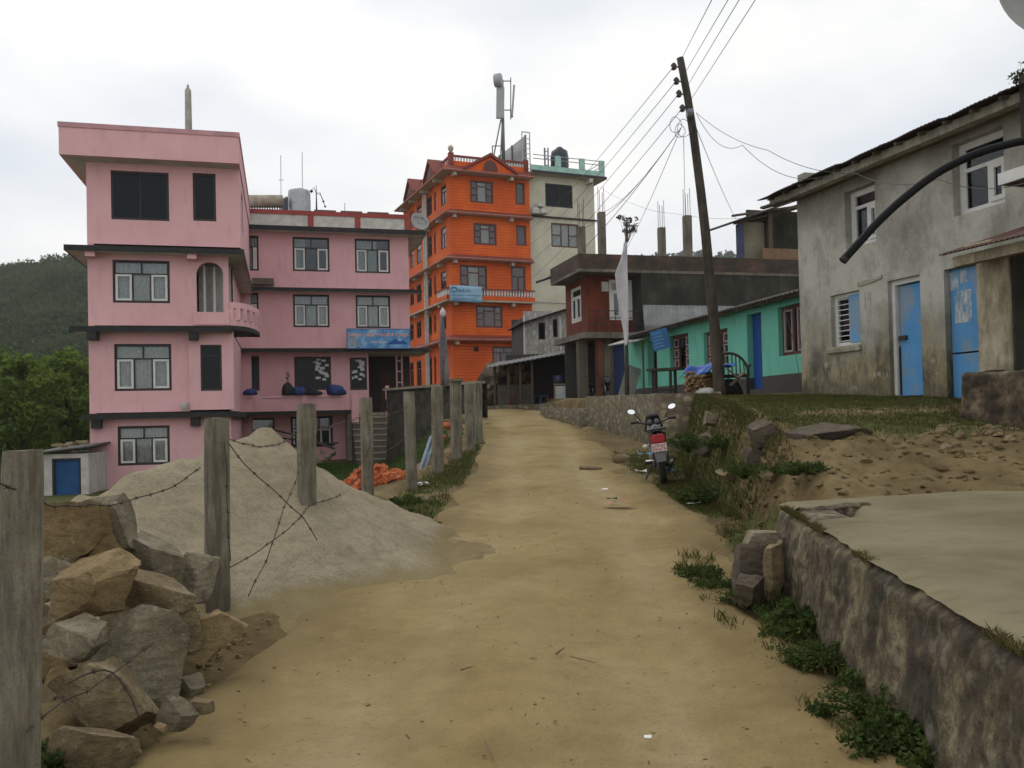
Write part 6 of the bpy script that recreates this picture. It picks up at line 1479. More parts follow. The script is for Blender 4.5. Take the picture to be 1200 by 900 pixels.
mb = B.mb(); mb.box(xb_(902, 280, yS), yS + 1.8, zpb + .12, xb_(1000, 280, yS), yS + 1.9, zb_f(235, 920, yS)); mb.box(xb_(903, 280, yS), yS + .2, zpb + .12, xb_(905, 280, yS), yS + 1.8, zb_f(246, 903, yS)); mb.build('back_wall', MDWALL, rs_)  # black back wall and added side partition darken the opening like shade
for k, (u, v) in enumerate((((858, 253), (935, 243)), ((860, 262), (905, 249)), ((864, 268), (930, 240)), ((870, 259), (900, 247)))):
    p, q = B.hit(*u, yS - .3 + .4 * k), B.hit(*v, yS - .3 + .4 * k); B.mb().bar((p[0], yS - .3 + .4 * k, p[1]), (q[0] + 1.5, yS - .3 + .4 * k, q[1] + .3), .12, .09).build('rafter', MBARK, rs_)
p, q = B.hit(866, 262, yS - .5), B.hit(940, 236, yS - .5); mb = MB(); corr(mb, B.W(p[0], yS - .5, p[1] + .12), B.M.to_3x3() @ Vector((q[0] - p[0], 0, q[1] - p[1])), B.M.to_3x3() @ Vector((0, 1, .05)), 4.6, 3.4, .2, .03, jag=.12); mb.build('roof', mat('old_roof_tin', (0.05, 0.045, 0.04), .4, 3, .7), rs_, True, solid=.04)

# ================================================================== turquoise house
def m_teal():
    g = NG('turquoise_paint'); a = g.noise(.9, 5); b = g.noise(5, 6, .65, (1, 1, .3))
    col = g.ramp(a, [(.3, (0.105, 0.395, 0.3)), (.7, (0.14, 0.48, 0.375))]); g.color(g.mix(g.ramp(b, [(.34, .4), (.5, 0.0)]), col, (0.1, 0.27, 0.19))); g.rough(.8); g.bump(g.noise(45, 3), .25, .006); return g.m
MTEAL = m_teal(); T = Fac(at(938, 400, 19.0), math.atan2(-1, .237)); tl = thing('turquoise_house', T.W(0, 0, 1.9), 'long single-storey turquoise house with dark plinth and thin tin roof', 'building')
def tz(px, py, y=0.0): return T.hit(px, py, y)[1]
xL = T.hit(732, 430)[0]; xR = 1.0; zE = tz(900, 356); zpl = tz(896, 441); zgd = 1.4
TW = [(0, 0, .3, .33, 's'), (0, .33, .3, .66, 's'), (0, .66, .3, 1, 's'), (.3, 0, .7, 1, 'p'), (.7, 0, 1, .33, 's'), (.7, .33, 1, .66, 's'), (.7, .66, 1, 1, 's')]
MSASHG = mat('greyed_white_sash', (0.33, 0.27, 0.25), .2, 6)
window(T, tl, T.rect(785, 392, 807, 434), TW, MBROWNF, .07, .14, ms=MSASHG, cw=.035, curtain=MCURTR, cov=(0, .25)); window(T, tl, T.rect(825, 387, 853, 432), TW, MBROWNF, .07, .14, ms=MSASHG, cw=.035, curtain=MCURTR, cov=(0, .3))
window(T, tl, T.rect(912, 357, 941, 416), [(0, 0, .45, 1, 's'), (.45, 0, .62, 1, 'p'), (.62, 0, 1, 1, 's')], MBROWNF, .06, .14, ms=MSASHG, cw=.04, curtain=MCURTR, cov=(.3, 1))
r = T.rect(876, 367, 893, 456); T.holes.append(r); d = T.mb().box(r[0], .16, r[1] - .2, r[2], .2, r[3]).build('door', mat('royal_blue_door', (0.008, 0.058, 0.26), .2, 2, .55), tl); d['label'] = 'royal blue plank door'
r2 = T.rect(759, 399, 770, 452); T.holes.append(r2); T.mb().box(r2[0], .3, r2[1] - .3, r2[2], .34, r2[3]).build('door', mat('maroon_curtain_door', (0.06, 0.012, 0.016), .3, 4), tl)
T.wall(xL, zpl, xR, zE + .05, 'wall', MTEAL, tl); hs = T.holes; T.holes = [r, r2]; T.wall(xL, zgd, xR, zpl, 'plinth', mat('dark_plinth', (0.05, 0.047, 0.043), .3, 2), tl, y=-.012); T.holes = hs
mb = T.mb(); mb.box(xL, .02, zgd, xL + .15, 4, zE); mb.box(xL, 4, zgd, xR, 4.1, zE + .7); mb.box(xR - .1, .02, zgd, xR, 4, zE); mb.box(xL + .2, 2.0, zgd, xR - .1, 2.1, zE); mb.build('back_wall', MSHADE, tl)
xa = T.hit(728, 396, -.35)[0]; mb = MB(); corr(mb, T.W(xa, -.4, zE + .04), T.M.to_3x3() @ Vector((1, 0, 0)), T.M.to_3x3() @ Vector((0, 1, .12)), xR - xa + .4, 4.8, .15, .022, jag=.03); mb.build('roof', mat('sooty_tin', (0.06, 0.055, 0.05), .5, 2, .6), tl, True, solid=.035)
T.mb().box(xa, -.3, zE - .05, xR, -.22, zE + .02).build('purlin', MBARK, tl)
for k in range(16): x = xa + (xR - xa) * (k + .5) / 16; T.mb().bar((x, -.36, zE - .02), (x, 0, zE + .03), .05).build('rafter_end', MBARK, tl)
# blue hanging board
x, z = T.hit(772, 397, -.55); bd = thing('hanging_sign', T.W(x, -.55, z), 'tilted blue board hanging under the turquoise eave', 'sign'); Mb = T.M @ Matrix.Translation((x, -.5, z)) @ Matrix.Rotation(.9, 4, 'Z') @ Matrix.Rotation(-.2, 4, 'Y'); a = .27
MB(Mb).box(-a, -.02, -.32, a, .02, .28).build('panel', mat('sign_blue', (0.01, 0.105, 0.28), .2, 3, .6), bd); mb = MB(Mb)
for k in range(5): mb.box(-a * (.8 - .1 * (k % 2)), -.024, .16 - k * .1, a * (.2 + .12 * (k % 3)), -.0205, .19 - k * .1)
mb.build('lettering', mat('pale_sign_print', (0.1, 0.25, 0.42), .2, 5), bd); MB().tube([Mb @ Vector((0, 0, .28)), T.W(x, -.45, zE)], .01, 5).build('hanger', MWIRE, bd)
# stall awning at the far end
aw = thing('awning', T.W(T.hit(735, 402, -.6)[0], -.3, 1.9), 'small tin awning over the stall left of the turquoise wall', 'awning'); p0 = at(712, 405, 28.5); p1 = at(749, 399, 27.2); mb = MB(); corr(mb, p0, p1 - p0, Vector((.9, .35, .28)), (p1 - p0).length, 1.5, .15, .02); mb.build('sheet', mat('pale_tin', (0.33, 0.33, 0.31), .25, 3, .6), aw, True, solid=.015)
for q in (p0, p1): MB().tube([q + Vector((.12, .05, 0)), Vector((q.x + .12, q.y + .05, 1.95))], .03, 6).build('post', MBARK, aw)
p0, p1 = at(733, 466, 27.5), at(743, 430, 28.2); tag(MB().bar(p0, p1, .5, .03, up=(0, 1, 0)).build('leaning_board', mat('grey_board', (0.2, 0.2, 0.18), .3, 4)), 'grey board leaning at the stall beside the flag pole', 'board')

# ================================================================== grey plaster house
def m_plaster():
    g = NG('mouldy_grey_plaster'); a = g.noise(.75, 7, .62); b = g.noise(3.2, 8, .72, (1, 1, .5)); c = g.noise(60, 4, .7); z = g.sep()[2]
    col = g.ramp(a, [(.38, (0.225, 0.218, 0.185)), (.5, (0.335, 0.328, 0.288)), (.6, (0.43, 0.422, 0.375))])
    col = g.mix(g.ramp(b, [(.4, .42), (.5, 0.0)]), col, (0.17, 0.158, 0.122))
    low = g.ramp(g.noise(2.2, 8, .72, (1, 1, .5)), [(.38, (0.035, 0.028, 0.016)), (.45, (0.12, 0.096, 0.05)), (.54, (0.25, 0.205, 0.105)), (.66, (0.3, 0.265, 0.17))])
    wob = g.math('ADD', z, g.math('MULTIPLY', g.noise(1.1, 5), 1.6)); col = g.mix(g.mrange(wob, 3.1, 4.0, .9, 0.0), col, low)
    damp = g.mrange(wob, 2.5, 3.0, .8, 0.0); col = g.mix(damp, col, (0.055, 0.045, 0.028))
    col = g.mix(g.ramp(g.noise(4.5, 6, .7), [(.58, 0.0), (.66, .65)]), col, (0.4, 0.38, 0.31)); col = g.mix(g.ramp(c, [(.33, .4), (.5, 0.0)]), col, (0.11, 0.1, 0.075))
    g.color(col); g.rough(.92); n = g.bump(b, .35, .02); g.bump(c, .5, .006, n); return g.m
MPL = m_plaster(); G = Fac(at(937, 350, 16.4), math.atan2(-1, .3)); gr = thing('plaster_house', G.W(0, 0, 1.7), 'weathered grey plaster two-storey house with blue doors and long eave', 'building')
def gz(px, py, y=0.0): return G.hit(px, py, y)[1]
def gxx(px, py=300, y=0.0): return G.hit(px, py, y)[0]
xR = gxx(1330); zBase = 1.2; zEv = gz(1050, 180, -.42); zTop = zEv + .06
MUPVC = mat('white_upvc', (0.62, 0.62, 0.6), .15, 5, .5)
r = G.rect(990, 219, 1026, 288); w1 = window(G, gr, (r[0], r[1], r[2], r[3]), [(0, .74, 1, 1, 'p'), (0, 0, .55, .74, 'p'), (.55, 0, 1, .74, 's')], MUPVC, .07, .17, ms=MUPVC)
r = G.rect(1116, 158, 1177, 246); w2 = window(G, gr, (r[0], r[1], r[2], r[3]), [(0, .64, 1, 1, 'p'), (0, 0, .58, .64, 'p'), (.58, 0, 1, .64, 's')], MUPVC, .07, .17, ms=MUPVC)
r = G.rect(974, 343, 1008, 405); window(G, gr, r, [(0, 0, .5, 1, 'p'), (.5, 0, 1, 1, 'o')], MUPVC, .05, .12, label='small window with bars and one blue shutter'); xm = (r[0] + r[2]) / 2
MBLUE = None
def m_blue():
    g = NG('chipped_blue_paint'); a = g.noise(2.2, 6, .65, (1, 1, .5)); b = g.noise(1.1, 4)
    col = g.ramp(b, [(.3, (0.05, 0.21, 0.46)), (.7, (0.085, 0.29, 0.56))]); col = g.mix(g.ramp(a, [(.5, 0.0), (.6, .7)]), col, (0.24, 0.26, 0.25)); col = g.mix(g.ramp(g.noise(25, 4, .7), [(.3, .5), (.42, 0.0)]), col, (0.04, 0.1, 0.2))
    g.color(col); g.rough(.65); g.bump(a, .2, .004); return g.m
MBLUE = m_blue()
G.mb().box(xm + .03, .06, r[1] + .05, r[2] - .05, .09, r[3] - .05).build('shutter', MBLUE, gr)
mb = G.mb()
for k in range(9): zz = r[1] + (r[3] - r[1]) * (k + 1) / 10; mb.tube([(r[0] + .05, .1, zz), (xm, .1, zz)], .009, 6)
mb.build('window_bars', MWHITEP, gr)
d1 = G.rect(1042, 325, 1080, 466); G.holes.append(d1); d2 = G.rect(1108, 311, 1152, 467); G.holes.append(d2)
x0, z0, x1, z1 = d1; dd = G.mb().box(x0 + .1, .14, z0 + .03, x1 - .01, .18, z1 - .1).build('door', MBLUE, gr, bevel=.006); dd['label'] = 'weathered blue door in a white frame'
mb = G.mb(); mb.box(x0, .08, z0, x0 + .07, .2, z1); mb.box(x0 + .07, .08, z1 - .08, x1, .2, z1); mb.build('door_frame', MUPVC, gr)
G.mb().box(x0 + .1, .1, (z0 + z1) / 2 - .02, x0 + .26, .138, (z0 + z1) / 2 + .05).build('hasp', MDARKF, dd)
mb = G.mb(); mb.box(x0 + .075, .12, z0 + .05, x0 + .1, .139, z0 + .85); mb.build('chipped_edge', MDARKF, dd)
x0, z0, x1, z1 = d2; zj = gz(1128, 413); dd = G.mb().box(x0 + .02, .1, zj + .012, x1, .14, z1 - .01).build('door_leaf', MBLUE, gr, bevel=.005); dd['label'] = 'upper leaf of the blue door with torn posters'
G.mb().box(x0 + .02, .1, z0, x1, .14, zj - .012).build('door_leaf', MBLUE, gr, bevel=.005)
MPOS = m_stain('torn_poster', [(0.08, 0.25, 0.45), (0.4, 0.43, 0.44), (0.52, 0.53, 0.52)], scale=6, bump=.1)
for q in ((1113, 319, 1123, 340), (1125, 317, 1134, 331), (1119, 340, 1139, 378)): a = G.rect(*q, .1); G.mb().box(a[0], .096, a[1], a[2], .0985, a[3]).build('poster', MPOS, dd)
G.wall(0, zBase, xR, zTop, 'wall', MPL, gr, depth=.24)
mb = G.mb(); mb.box(0.0, .03, zBase, .22, 5, zTop + .5); mb.box(0, 5, zBase, xR, 5.2, zTop + 1.2); mb.box(xR - .2, .03, zBase, xR, 5, zTop); mb.build('back_wall', MPL, gr)
G.mb().box(.25, 1.8, zBase, xR - .25, 1.9, zTop).build('partition', MSHADE, gr); G.mb().box(.25, .26, (gz(1050, 300)), xR - .25, 1.8, gz(1050, 300) + .1).build('floor_slab', MSHADE, gr)
xo = gxx(902, 246, -.42); G.mb().box(xo, -.42, zEv, xR, -.26, zEv + .13).build('eave_beam', m_stain('stained_fascia', [(0.18, 0.168, 0.13), (0.31, 0.29, 0.235), (0.4, 0.38, 0.315)], scale=2), gr)
G.mb().box(0, -.26, zTop, xR, 5.1, zTop + .06).build('ceiling', MSLAB, gr)
MRUST = m_stain('rusty_tin', [(0.018, 0.014, 0.011), (0.036, 0.026, 0.02), (0.07, 0.045, 0.033)], scale=2.5, bump=.2)
for k in range(6):
    wq = (xR - xo) / 6; x = xo - .15 + k * wq; mb = MB(); corr(mb, G.W(x, -.6, zEv + .15 + .012 * (k % 2)), G.M.to_3x3() @ Vector((1, 0, 0)), G.M.to_3x3() @ Vector((0, 1, .22)), wq + .12, 5.9, .076, .011, jag=.04); mb.build('roof_sheet', MRUST, gr, True, solid=.012)
for k in range(14): x = xo + (xR - xo) * (k + .3) / 14; G.mb().bar((x, -.55, zEv + .1), (x, -.1, zEv + .2), .05).build('rafter_end', MBARK, gr)
for (px, py) in ((905, 240), (914, 237)): x, z = G.hit(px, py, -.5); G.mb().bar((x - .35, -.5, z + .02), (x + .4, -.2, z + .06), .12, .04).build('loose_slat', MBARK, gr)
mb = G.mb(); x, z = G.hit(1017, 352)
for k, (a, b, c, d) in enumerate(((-.08, -.14, -.05, .15), (.0, -.02, .03, .16), (.05, -.1, .08, .14), (.0, .0, .08, .03))): mb.box(x + a, -.004, z + b, x + c, -.001, z + d)
mb.build('painted_mark', mat('old_whitewash', (0.36, 0.34, 0.29), .3, 8), gr)
# ledge of render above the small window
mb = G.mb(); a = [G.hit(px, py) for px, py in ((1005, 331), (1015, 328), (1025, 327), (1034, 322), (1034, 326), (1020, 332), (1006, 336))]; mb.prism([(p[0], p[1]) for p in a], -.02, 0.0); mb.build('plaster_scar', mat('pale_plaster_scar', (0.3, 0.28, 0.22), .3, 6), gr)
a = G.rect(971, 406, 1010, 413); mb = G.mb().box(a[0], -.05, a[1], a[2], .1, a[3]); mb.build('sill', MPL, gr, bevel=.02)
# porch at the right end
yP = -1.0; x0 = gxx(1144, 400, yP); x1 = gxx(1181, 400, yP); zpc = gz(1160, 303, yP); zpb2 = gz(1160, 452, yP)
MPP = m_stain('flaking_lime_plaster', [(0.17, 0.145, 0.09), (0.33, 0.285, 0.2), (0.43, 0.385, 0.29)], scale=2.4)
ys = np.linspace(zpb2 - .2, zpc, 40); rows = []
for (xx_, yy_) in ((x0, 0.05), (x0, -.5), (x0, yP + .03), (x0 + .04, yP), (x0 + .2, yP), (x0 + .4, yP), (x1 - .04, yP), (x1, yP + .03), (x1, -.4), (x1, .05)):
    q = np.stack([xx_ + .03 * fbm(ys * 3 + xx_ * 2, ys * 0 + yy_ * 3, 4), yy_ + .035 * fbm(ys * 3 + 9 + xx_ * 2, ys * 0 + yy_, 4), ys], 1); rows.append([tuple(G.W(*p)) for p in q])
V = np.array(rows).reshape(-1, 3); np_mesh('porch_pillar', V, grid_faces(40, 10), MPP, True, None, gr)
xbA = gxx(1126, 480, -1.35); xbB = gxx(1330, 480, -1.35); zbt = gz(1165, 437, -1.35)
pp = [tuple(G.W(x, y, 0))[:2] for x, y in ((xbA, .0), (xbA, -.7), (xbA + .03, -1.33), (xbA + .3, -1.36), (xbA + 1, -1.36), (xbB, -1.36))]
MLOW = m_stain('moss_blackened_plinth', [(0.02, 0.014, 0.008), (0.05, 0.034, 0.018), (0.14, 0.105, 0.06), (0.28, 0.24, 0.16)], (1, 1, .8), 3.2, bump=.8)
rough_wall('porch_base', pp, lambda x, y: 1.15, lambda x, y: zbt, MLOW, gr, disp=.015, scale=4, thick=.35, step=.03, side=1, lump=.05)
G.mb().box(xbA + .3, -1.1, 1.2, xbB, 0, zbt - .05).build('porch_floor', MSLAB, gr)
G.mb().box(x1 + .9, -.4, zbt - .1, x1 + 1.1, -.05, zpc).build('porch_inner_wall', MDWALL, gr)  # dark colour stands in for shade inside the porch
G.mb().box(x1 + .03, yP + .06, zbt - .1, x1 + .06, -.02, zpc + .1).build('shade_lining', MDWALL, gr)  # thin dark sheet: shade of the pillar's inner side painted on
G.mb().box(x1 + .07, -.04, zbt - .1, xbB, -.005, zpc + .3).build('shade_panel', MDWALL, gr)  # dark sheet added over the facade for the shade under the porch roof
xq = gxx(1104, 296, -1.45); zf = gz(1150, 289, -1.45); mb = MB(); corr(mb, G.W(xq, -1.5, zf), G.M.to_3x3() @ Vector((1, 0, 0)), G.M.to_3x3() @ Vector((0, 1, .3)), xR - xq, 1.6, .076, .012, jag=.03); mb.build('porch_roof', mat('red_rust_tin', (0.085, 0.038, 0.026), .5, 3, .75), gr, True, solid=.01)
G.mb().box(xq + .1, -1.38, zf - .16, xR, -1.26, zf - .03).build('porch_beam', MPP, gr); G.mb().tube([(xq + .35, -1.05, zpc + .03), (xR, -1.05, zpc + .05)], .05, 7).build('porch_purlin', MBARK, gr)
G.mb().box(gxx(1130, 286, -1.3), -1.3, zf + .075, gxx(1160, 284, -1.3), -1.2, zf + .1).build('loose_batten', mat('pale_batten', (0.4, 0.33, 0.2), .2, 5), gr)
a = G.rect(1172, 178, 1330, 193, -.7); G.mb().box(a[0], -.75, a[1], a[2], -.7, a[3]).build('canopy_fascia', MWHITEP, gr); G.mb().box(a[0], -.7, a[1], a[2], 0, a[1] + .04).build('canopy_soffit', mat('brown_soffit', (0.1, 0.05, 0.035), .3, 4), gr)
G.mb().box(gxx(1196, 150, -.5), -.5, zEv - .6, gxx(1203, 150, -.5), -.42, zEv + .3).build('downpipe', MRUST, gr)
# step at the door
x, z = G.hit(1062, 468, -.3); G.mb().box(x - .5, -.35, 1.3, x + .4, 0, z + .02).build('doorstep', m_stain('worn_step', [(0.1, 0.085, 0.06), (0.2, 0.175, 0.125)]), gr)
p = G.W(gxx(1197, 100, -.2), -.2, zEv + .3)
weed(p, .12, .3, 77, 'small plant growing on the grey house roof edge', None, leaf=.025, per=6, name='roof_plant')
# pipe
pts = [at(990, 303, 7.5), at(1008, 283, 7.5), at(1032, 257, 7.5), at(1062, 230, 7.5), at(1098, 203, 7.5), at(1135, 184, 7.5), at(1170, 172, 7.5), at(1215, 163, 7.5), at(1290, 160, 7.5), at(1370, 185, 7.5), at(1420, 270, 7.4), at(1430, 400, 7.3), at(1432, 600, 7.3)]
sm = []
for i in range(len(pts) - 1):
    for k in range(5):
        t = k / 5; p0 = pts[max(i - 1, 0)]; p1 = pts[i]; p2 = pts[i + 1]; p3 = pts[min(i + 2, len(pts) - 1)]
        sm.append(0.5 * (2 * p1 + (p2 - p0) * t + (2 * p0 - 5 * p1 + 4 * p2 - p3) * t * t + (3 * p1 - p0 - 3 * p2 + p3) * t ** 3))
sm.append(pts[-1]); pi = thing('bent_pipe', pts[-1], 'thick black bent plastic pipe hanging in front of the grey house', 'pipe')
MB().tube(sm, .036, 12).build('pipe_wall', mat('black_hdpe', (0.006, 0.0065, 0.008), .2, 5, .6, .1, spec=.15), pi, True); d = (sm[0] - sm[1]).normalized(); MB().tube([sm[0] - d * .01, sm[0] + d * .03], .038, 12).build('pipe_end', MBLKC, pi)
c = at(1206, 7, 6.5); dish('satellite_dish', c, .34, .15, math.radians(78), MDISH, 'grey dish cut off by the top right corner', stand=(c.x + .35, c.y + .25, .8))
# ================================================================== utility pole and wires
MPOLE = m_stain('weathered_timber_pole', [(0.03, 0.024, 0.018), (0.058, 0.047, 0.034), (0.095, 0.08, 0.058)], (1, 1, .08), 3)
PD = 17.5
pp = [at(px, py, PD) for px, py in ((844, 466), (841, 430), (837, 380), (832, 330), (827, 275), (821, 222), (813, 160), (806, 115), (797, 68))]
up = thing('utility_pole', pp[0], 'tall leaning wooden utility pole with insulators on its left side', 'pole')
n = len(pp); MB().tube([pp[0] - Vector((0, 0, .4))] + pp, [.125] + [.125 - .05 * k / (n - 1) for k in range(n)], 12).build('shaft', MPOLE, up, True)
MINS = mat('dark_porcelain', (0.03, 0.025, 0.03), .2, 6, .4); ins = []
for (px, py, qx) in ((789.5, 78, 799), (792.5, 95, 803), (795.5, 110, 806), (799.5, 127, 809)):
    a = at(px, py, PD - .05); b = at(qx, py + 1, PD); MB().tube([a, b], .018, 6).build('bracket', MMAST, up)
    MB().lathe([(.03, -.07), (.06, -.05), (.035, -.01), (.065, .02), (.04, .06), (.02, .08)], a, 10).build('insulator', MINS, up, True); ins.append(a)
MB().tube([at(805, 133, PD - .12), at(812, 133, PD - .12)], .1, 10).build('collar', MMAST, up)
MCAB_ = mat('grey_cable', (0.06, 0.06, 0.065), .2, 5, .6, 0)
def wire(pts, lab, r=.008, sag=0.0):
    out = []
    for a, b in zip(pts[:-1], pts[1:]):
        for k in range(14): t = k / 14; out.append(a.lerp(b, t) - Vector((0, 0, sag * 4 * t * (1 - t))))
    out.append(pts[-1]); o = MB().tube(out, r * .68, 5).build('overhead_wire', MCAB_, None, True)
    tag(o, lab, 'wire', 'overhead wires at the utility pole'); return o
for i, (px, s0) in enumerate(((834, (799, 68)), (853, (803, 85)), (866, (806, 100)), (885, (809, 118)))):
    a = at(*s0, PD); b = at(px, 0, 9.5); wire([a, b, b + (b - a) * .9], ('first', 'second', 'third', 'fourth')[i] + ' line from the left running overhead from the pole top out of the picture', .0075)
for i, py in enumerate((268, 286, 306, 326)):
    wire([ins[i], at(623, py, 56.5)], ('topmost', 'second', 'third', 'lowest')[i] + ' line falling from the insulators to the orange house', .011, .25)
hub = at(798, 150, PD)
wire([hub, at(704, 250, 35)], 'service cable to the tall rebar column', .012, .3); wire([hub, at(681, 268, 33.6)], 'service cable to the short rebar column', .012, .4); wire([hub, at(735, 290, 33)], 'steep cable to the brick house parapet', .01, .1); wire([hub, at(629, 331, 34.6)], 'long cable to the roof spout', .012, .5)
wire([at(801, 160, PD), at(803, 253, 33.8)], 'nearly vertical cable to the right rebar column', .01); wire([at(812, 140, PD), at(862, 256, 34)], 'cable falling to the ragged roof shelter', .011, .1)
wire([at(816, 132, PD), at(900, 176, 15), at(1003, 203, 13.6), at(1100, 210, 11.2), at(1215, 210, 10.0)], 'upper drop line passing across the grey house wall', .008, .12)
wire([at(816, 133, PD), at(870, 170, 16), at(975, 204, 14.6)], 'lower drop line ending under the grey eave', .008, .3)
wire([at(700, 218, 56), at(745, 240, 45), at(790, 250, 40), at(868, 256, 34.5)], 'slack line between cream block and roof shelter', .01, .1)
for k, (cx, cy, rr) in enumerate(((792, 146, 7), (797, 153, 6), (802, 150, 8))):
    c = at(cx, cy, PD - .1); s = rr * PD / 1000; o = MB().tube([c + Vector((s * math.cos(t), .05 * math.sin(2 * t), s * 1.3 * math.sin(t))) for t in np.linspace(0, 6.28, 18)[:-1]], .006, 5, True).build('cable_coil', MCAB_, None, True); tag(o, ('left', 'lower', 'right')[k] + ' loop of spare cable at the pole head', 'cable', 'cable coils at the pole head')
wire([at(918, 357, 18.4), at(930, 400, 18.0), at(937, 442, 17.6)], 'thin cable trailing down the turquoise wall by the window', .01)

# ================================================================== prayer flags
MCLOTH = mat('white_flag_cloth', (0.52, 0.5, 0.52), .2, 3, .9, .2, 30); MCLOTH2 = mat('greyed_flag_cloth', (0.2, 0.17, 0.18), .4, 4, .9)
fd = 27.0; pf = thing('prayer_flag_pole', at(734, 465, fd), 'tall pole with a white prayer flag and leafy tuft before the brick house', 'flag')
MB().tube([at(735, 470, fd), at(734, 400, fd), at(733, 300, fd), at(734.5, 262, fd)], [.075, .06, .045, .032], 8).build('pole', MBARK, pf, True)
def flagcloth(prof, d, m, parent, seed=0):
    mb = MB(); n = len(prof); vs = []; nu = 8
    for j, (y, xl_, xr_) in enumerate(prof):
        for i in range(nu + 1): u = i / nu; p = at(xl_ + (xr_ - xl_) * u, y, d); vs.append(p + Vector((0, -.05 - .1 * math.sin(u * 5 + j * .5 + seed) * (1 - u * .6), 0)))
    mb.add(vs, [(j * (nu + 1) + i, j * (nu + 1) + i + 1, (j + 1) * (nu + 1) + i + 1, (j + 1) * (nu + 1) + i) for j in range(n - 1) for i in range(nu)]); return mb.build('cloth', m, parent, True, solid=.006, recalc=False)
prof = [(284, 731, 735), (294, 729.5, 735), (305, 726.5, 735), (316, 722, 735), (322, 720, 735), (330, 721, 735.5), (345, 722.5, 735.8), (360, 725, 736), (375, 728, 736), (390, 731, 736), (402, 732, 736.5), (405, 732, 735)]
flagcloth(prof, fd - .05, MCLOTH, pf)
rs = random.Random(2); cs = []; st = MB(); b = at(735, 285, fd)
for k in range(26):
    e = at(735 + rs.uniform(-11, 11), 263 + rs.uniform(-9, 9) + 0, fd); st.tube([b, b.lerp(e, .5) + Vector((0, 0, .06)), e], [.008, .005, .003], 4); cs.append(tuple(e))
st.build('twigs', MBARK, pf); V, F_, T_ = leaf_cloud(cs, [(.08, .08, .07)] * len(cs), 14, .06, 3, aspect=.3); np_mesh('leaf_tuft', V, F_, mat('dried_leaf', (0.05, 0.042, 0.028), .4, 5), False, None, pf)
fd2 = 26.0; pf2 = thing('prayer_flag_pole', at(520, 462, fd2), 'thin pole with greyish purple prayer flag beside the sixth post', 'flag')
MB().tube([at(521, 475, fd2), at(519, 364, fd2)], [.05, .03], 8).build('pole', MBARK, pf2, True); flagcloth([(372, 516, 519), (385, 515.5, 522), (400, 515.5, 524), (420, 515.5, 525.5), (440, 516, 526.5), (452, 516.5, 527)], fd2 - .05, MCLOTH2, pf2, 1)
MB().lathe([(.02, 0), (.1, .08), (.08, .2), (.01, .3)], at(519, 372, fd2), 8).build('topknot', MCLOTH, pf2, True)

# ================================================================== table, firewood, chair in front of the turquoise house
def G_(px, py, Y): p = at(px, py, Y); p.z = max(Hs(p.x, p.y), 0); return p
zt_g = 1.93
MDW = mat('dark_weathered_wood', (0.035, 0.027, 0.02), .4, 8, .85)
tb = thing('wooden_table', at(778, 463, 22.4), 'dark narrow wooden table frame on the wall top below the blue sign', 'table'); zg = Hs(*at(785, 463, 22.4).xy); a, b = at(763, 434, 22.7), at(800, 435, 22.1); z = a.z
MB().bar(a, Vector((b.x, b.y, z)), .5, .06).build('tabletop', MDW, tb); 
for (px, Y) in ((765.5, 22.5), (786, 22.1), (791.5, 22.4), (769, 22.9)): p = at(px, 450, Y); MB().bar((p.x, p.y, zg - .05), (p.x, p.y, z - .03), .07).build('leg', MDW, tb)
p, q = at(765, 457, 22.5), at(791, 457, 22.2); MB().bar(p, q, .04, .06).build('stretcher', MDW, tb)
MLOGE = m_stain('cut_log_end', [(0.16, 0.1, 0.045), (0.28, 0.18, 0.085), (0.36, 0.25, 0.13)], (1, 1, 1), 8); lr = random.Random(5); c0 = at(812, 466, 18.4); axis = Vector((.55, .8, .1)).normalized()
zg = Hs(c0.x, c0.y)
for k in range(44):
    row = k // 6; colm = k % 6; p = at(803 + colm * 3.9 + lr.uniform(-1, 1) + (row % 2) * 1.8, 464 - row * 3.7 + lr.uniform(-.8, .8), 17.95 + lr.uniform(-.06, .06)); r_ = lr.uniform(.028, .04)
    m_ = MB(); m_.tube([p, p + axis * lr.uniform(.7, .95)], [r_, r_ * .95], 7); tag(m_.build('firewood_log', MLOGE), 'short split log in the firewood stack by the utility pole', 'log', 'stacked firewood logs')
MTARP = mat('blue_tarpaulin', (0.008, 0.085, 0.4), .3, 4, .45, .3, 8, .03); tpn = Vector((0, 0, 1))
u0, u1 = at(797, 433, 18.1), at(846, 430, 18.1); mb = MB(); 
def tf(u, v): 
    p = u0.lerp(u1, u) + axis * (v * 1.0 - .06) ; return p + Vector((0, 0, .035 * math.sin(u * 9 + v * 4) + .03 * math.sin(u * 17 - v * 7) - (.12 + .07 * math.sin(u * 6)) * max(0, .22 - v) / .22 - .1 * max(0, .1 - u) * 10 + .02))
mb.grid(tf, 36, 16); tag(mb.build('tarpaulin', MTARP, None, True, solid=.008), 'crumpled blue tarpaulin draped over the firewood', 'tarpaulin')
for k in range(5):
    p = at(826 + k * 4, 446 - (k % 2) * 4, 18.6); rock('firewood_bundle', p + Vector((0, .3, -.12)), (.5, .7, .35), 900 + k, MDW, ('first', 'second', 'third', 'fourth', 'fifth')[k] + ' dark bundle from the left under the blue tarpaulin', 'dark bundles under the tarpaulin', None, 2, 6, 'bundle')
o = bag(826, 465, 29, 10, mat('dirty_sack', (0.36, 0.35, 0.31), .4, 6), 'white sack lying against the firewood', 33, T, -1.0, 'sack', 'sack', .22); pz = at(826, 464.5, 17.9); o.location = pz
rock('stone_block', at(840, 463, 17.2), (.26, .22, .16), 950, ROCKS[2], 'squared stone block at the foot of the utility pole', None, (0, 0, .3), cat='stone')
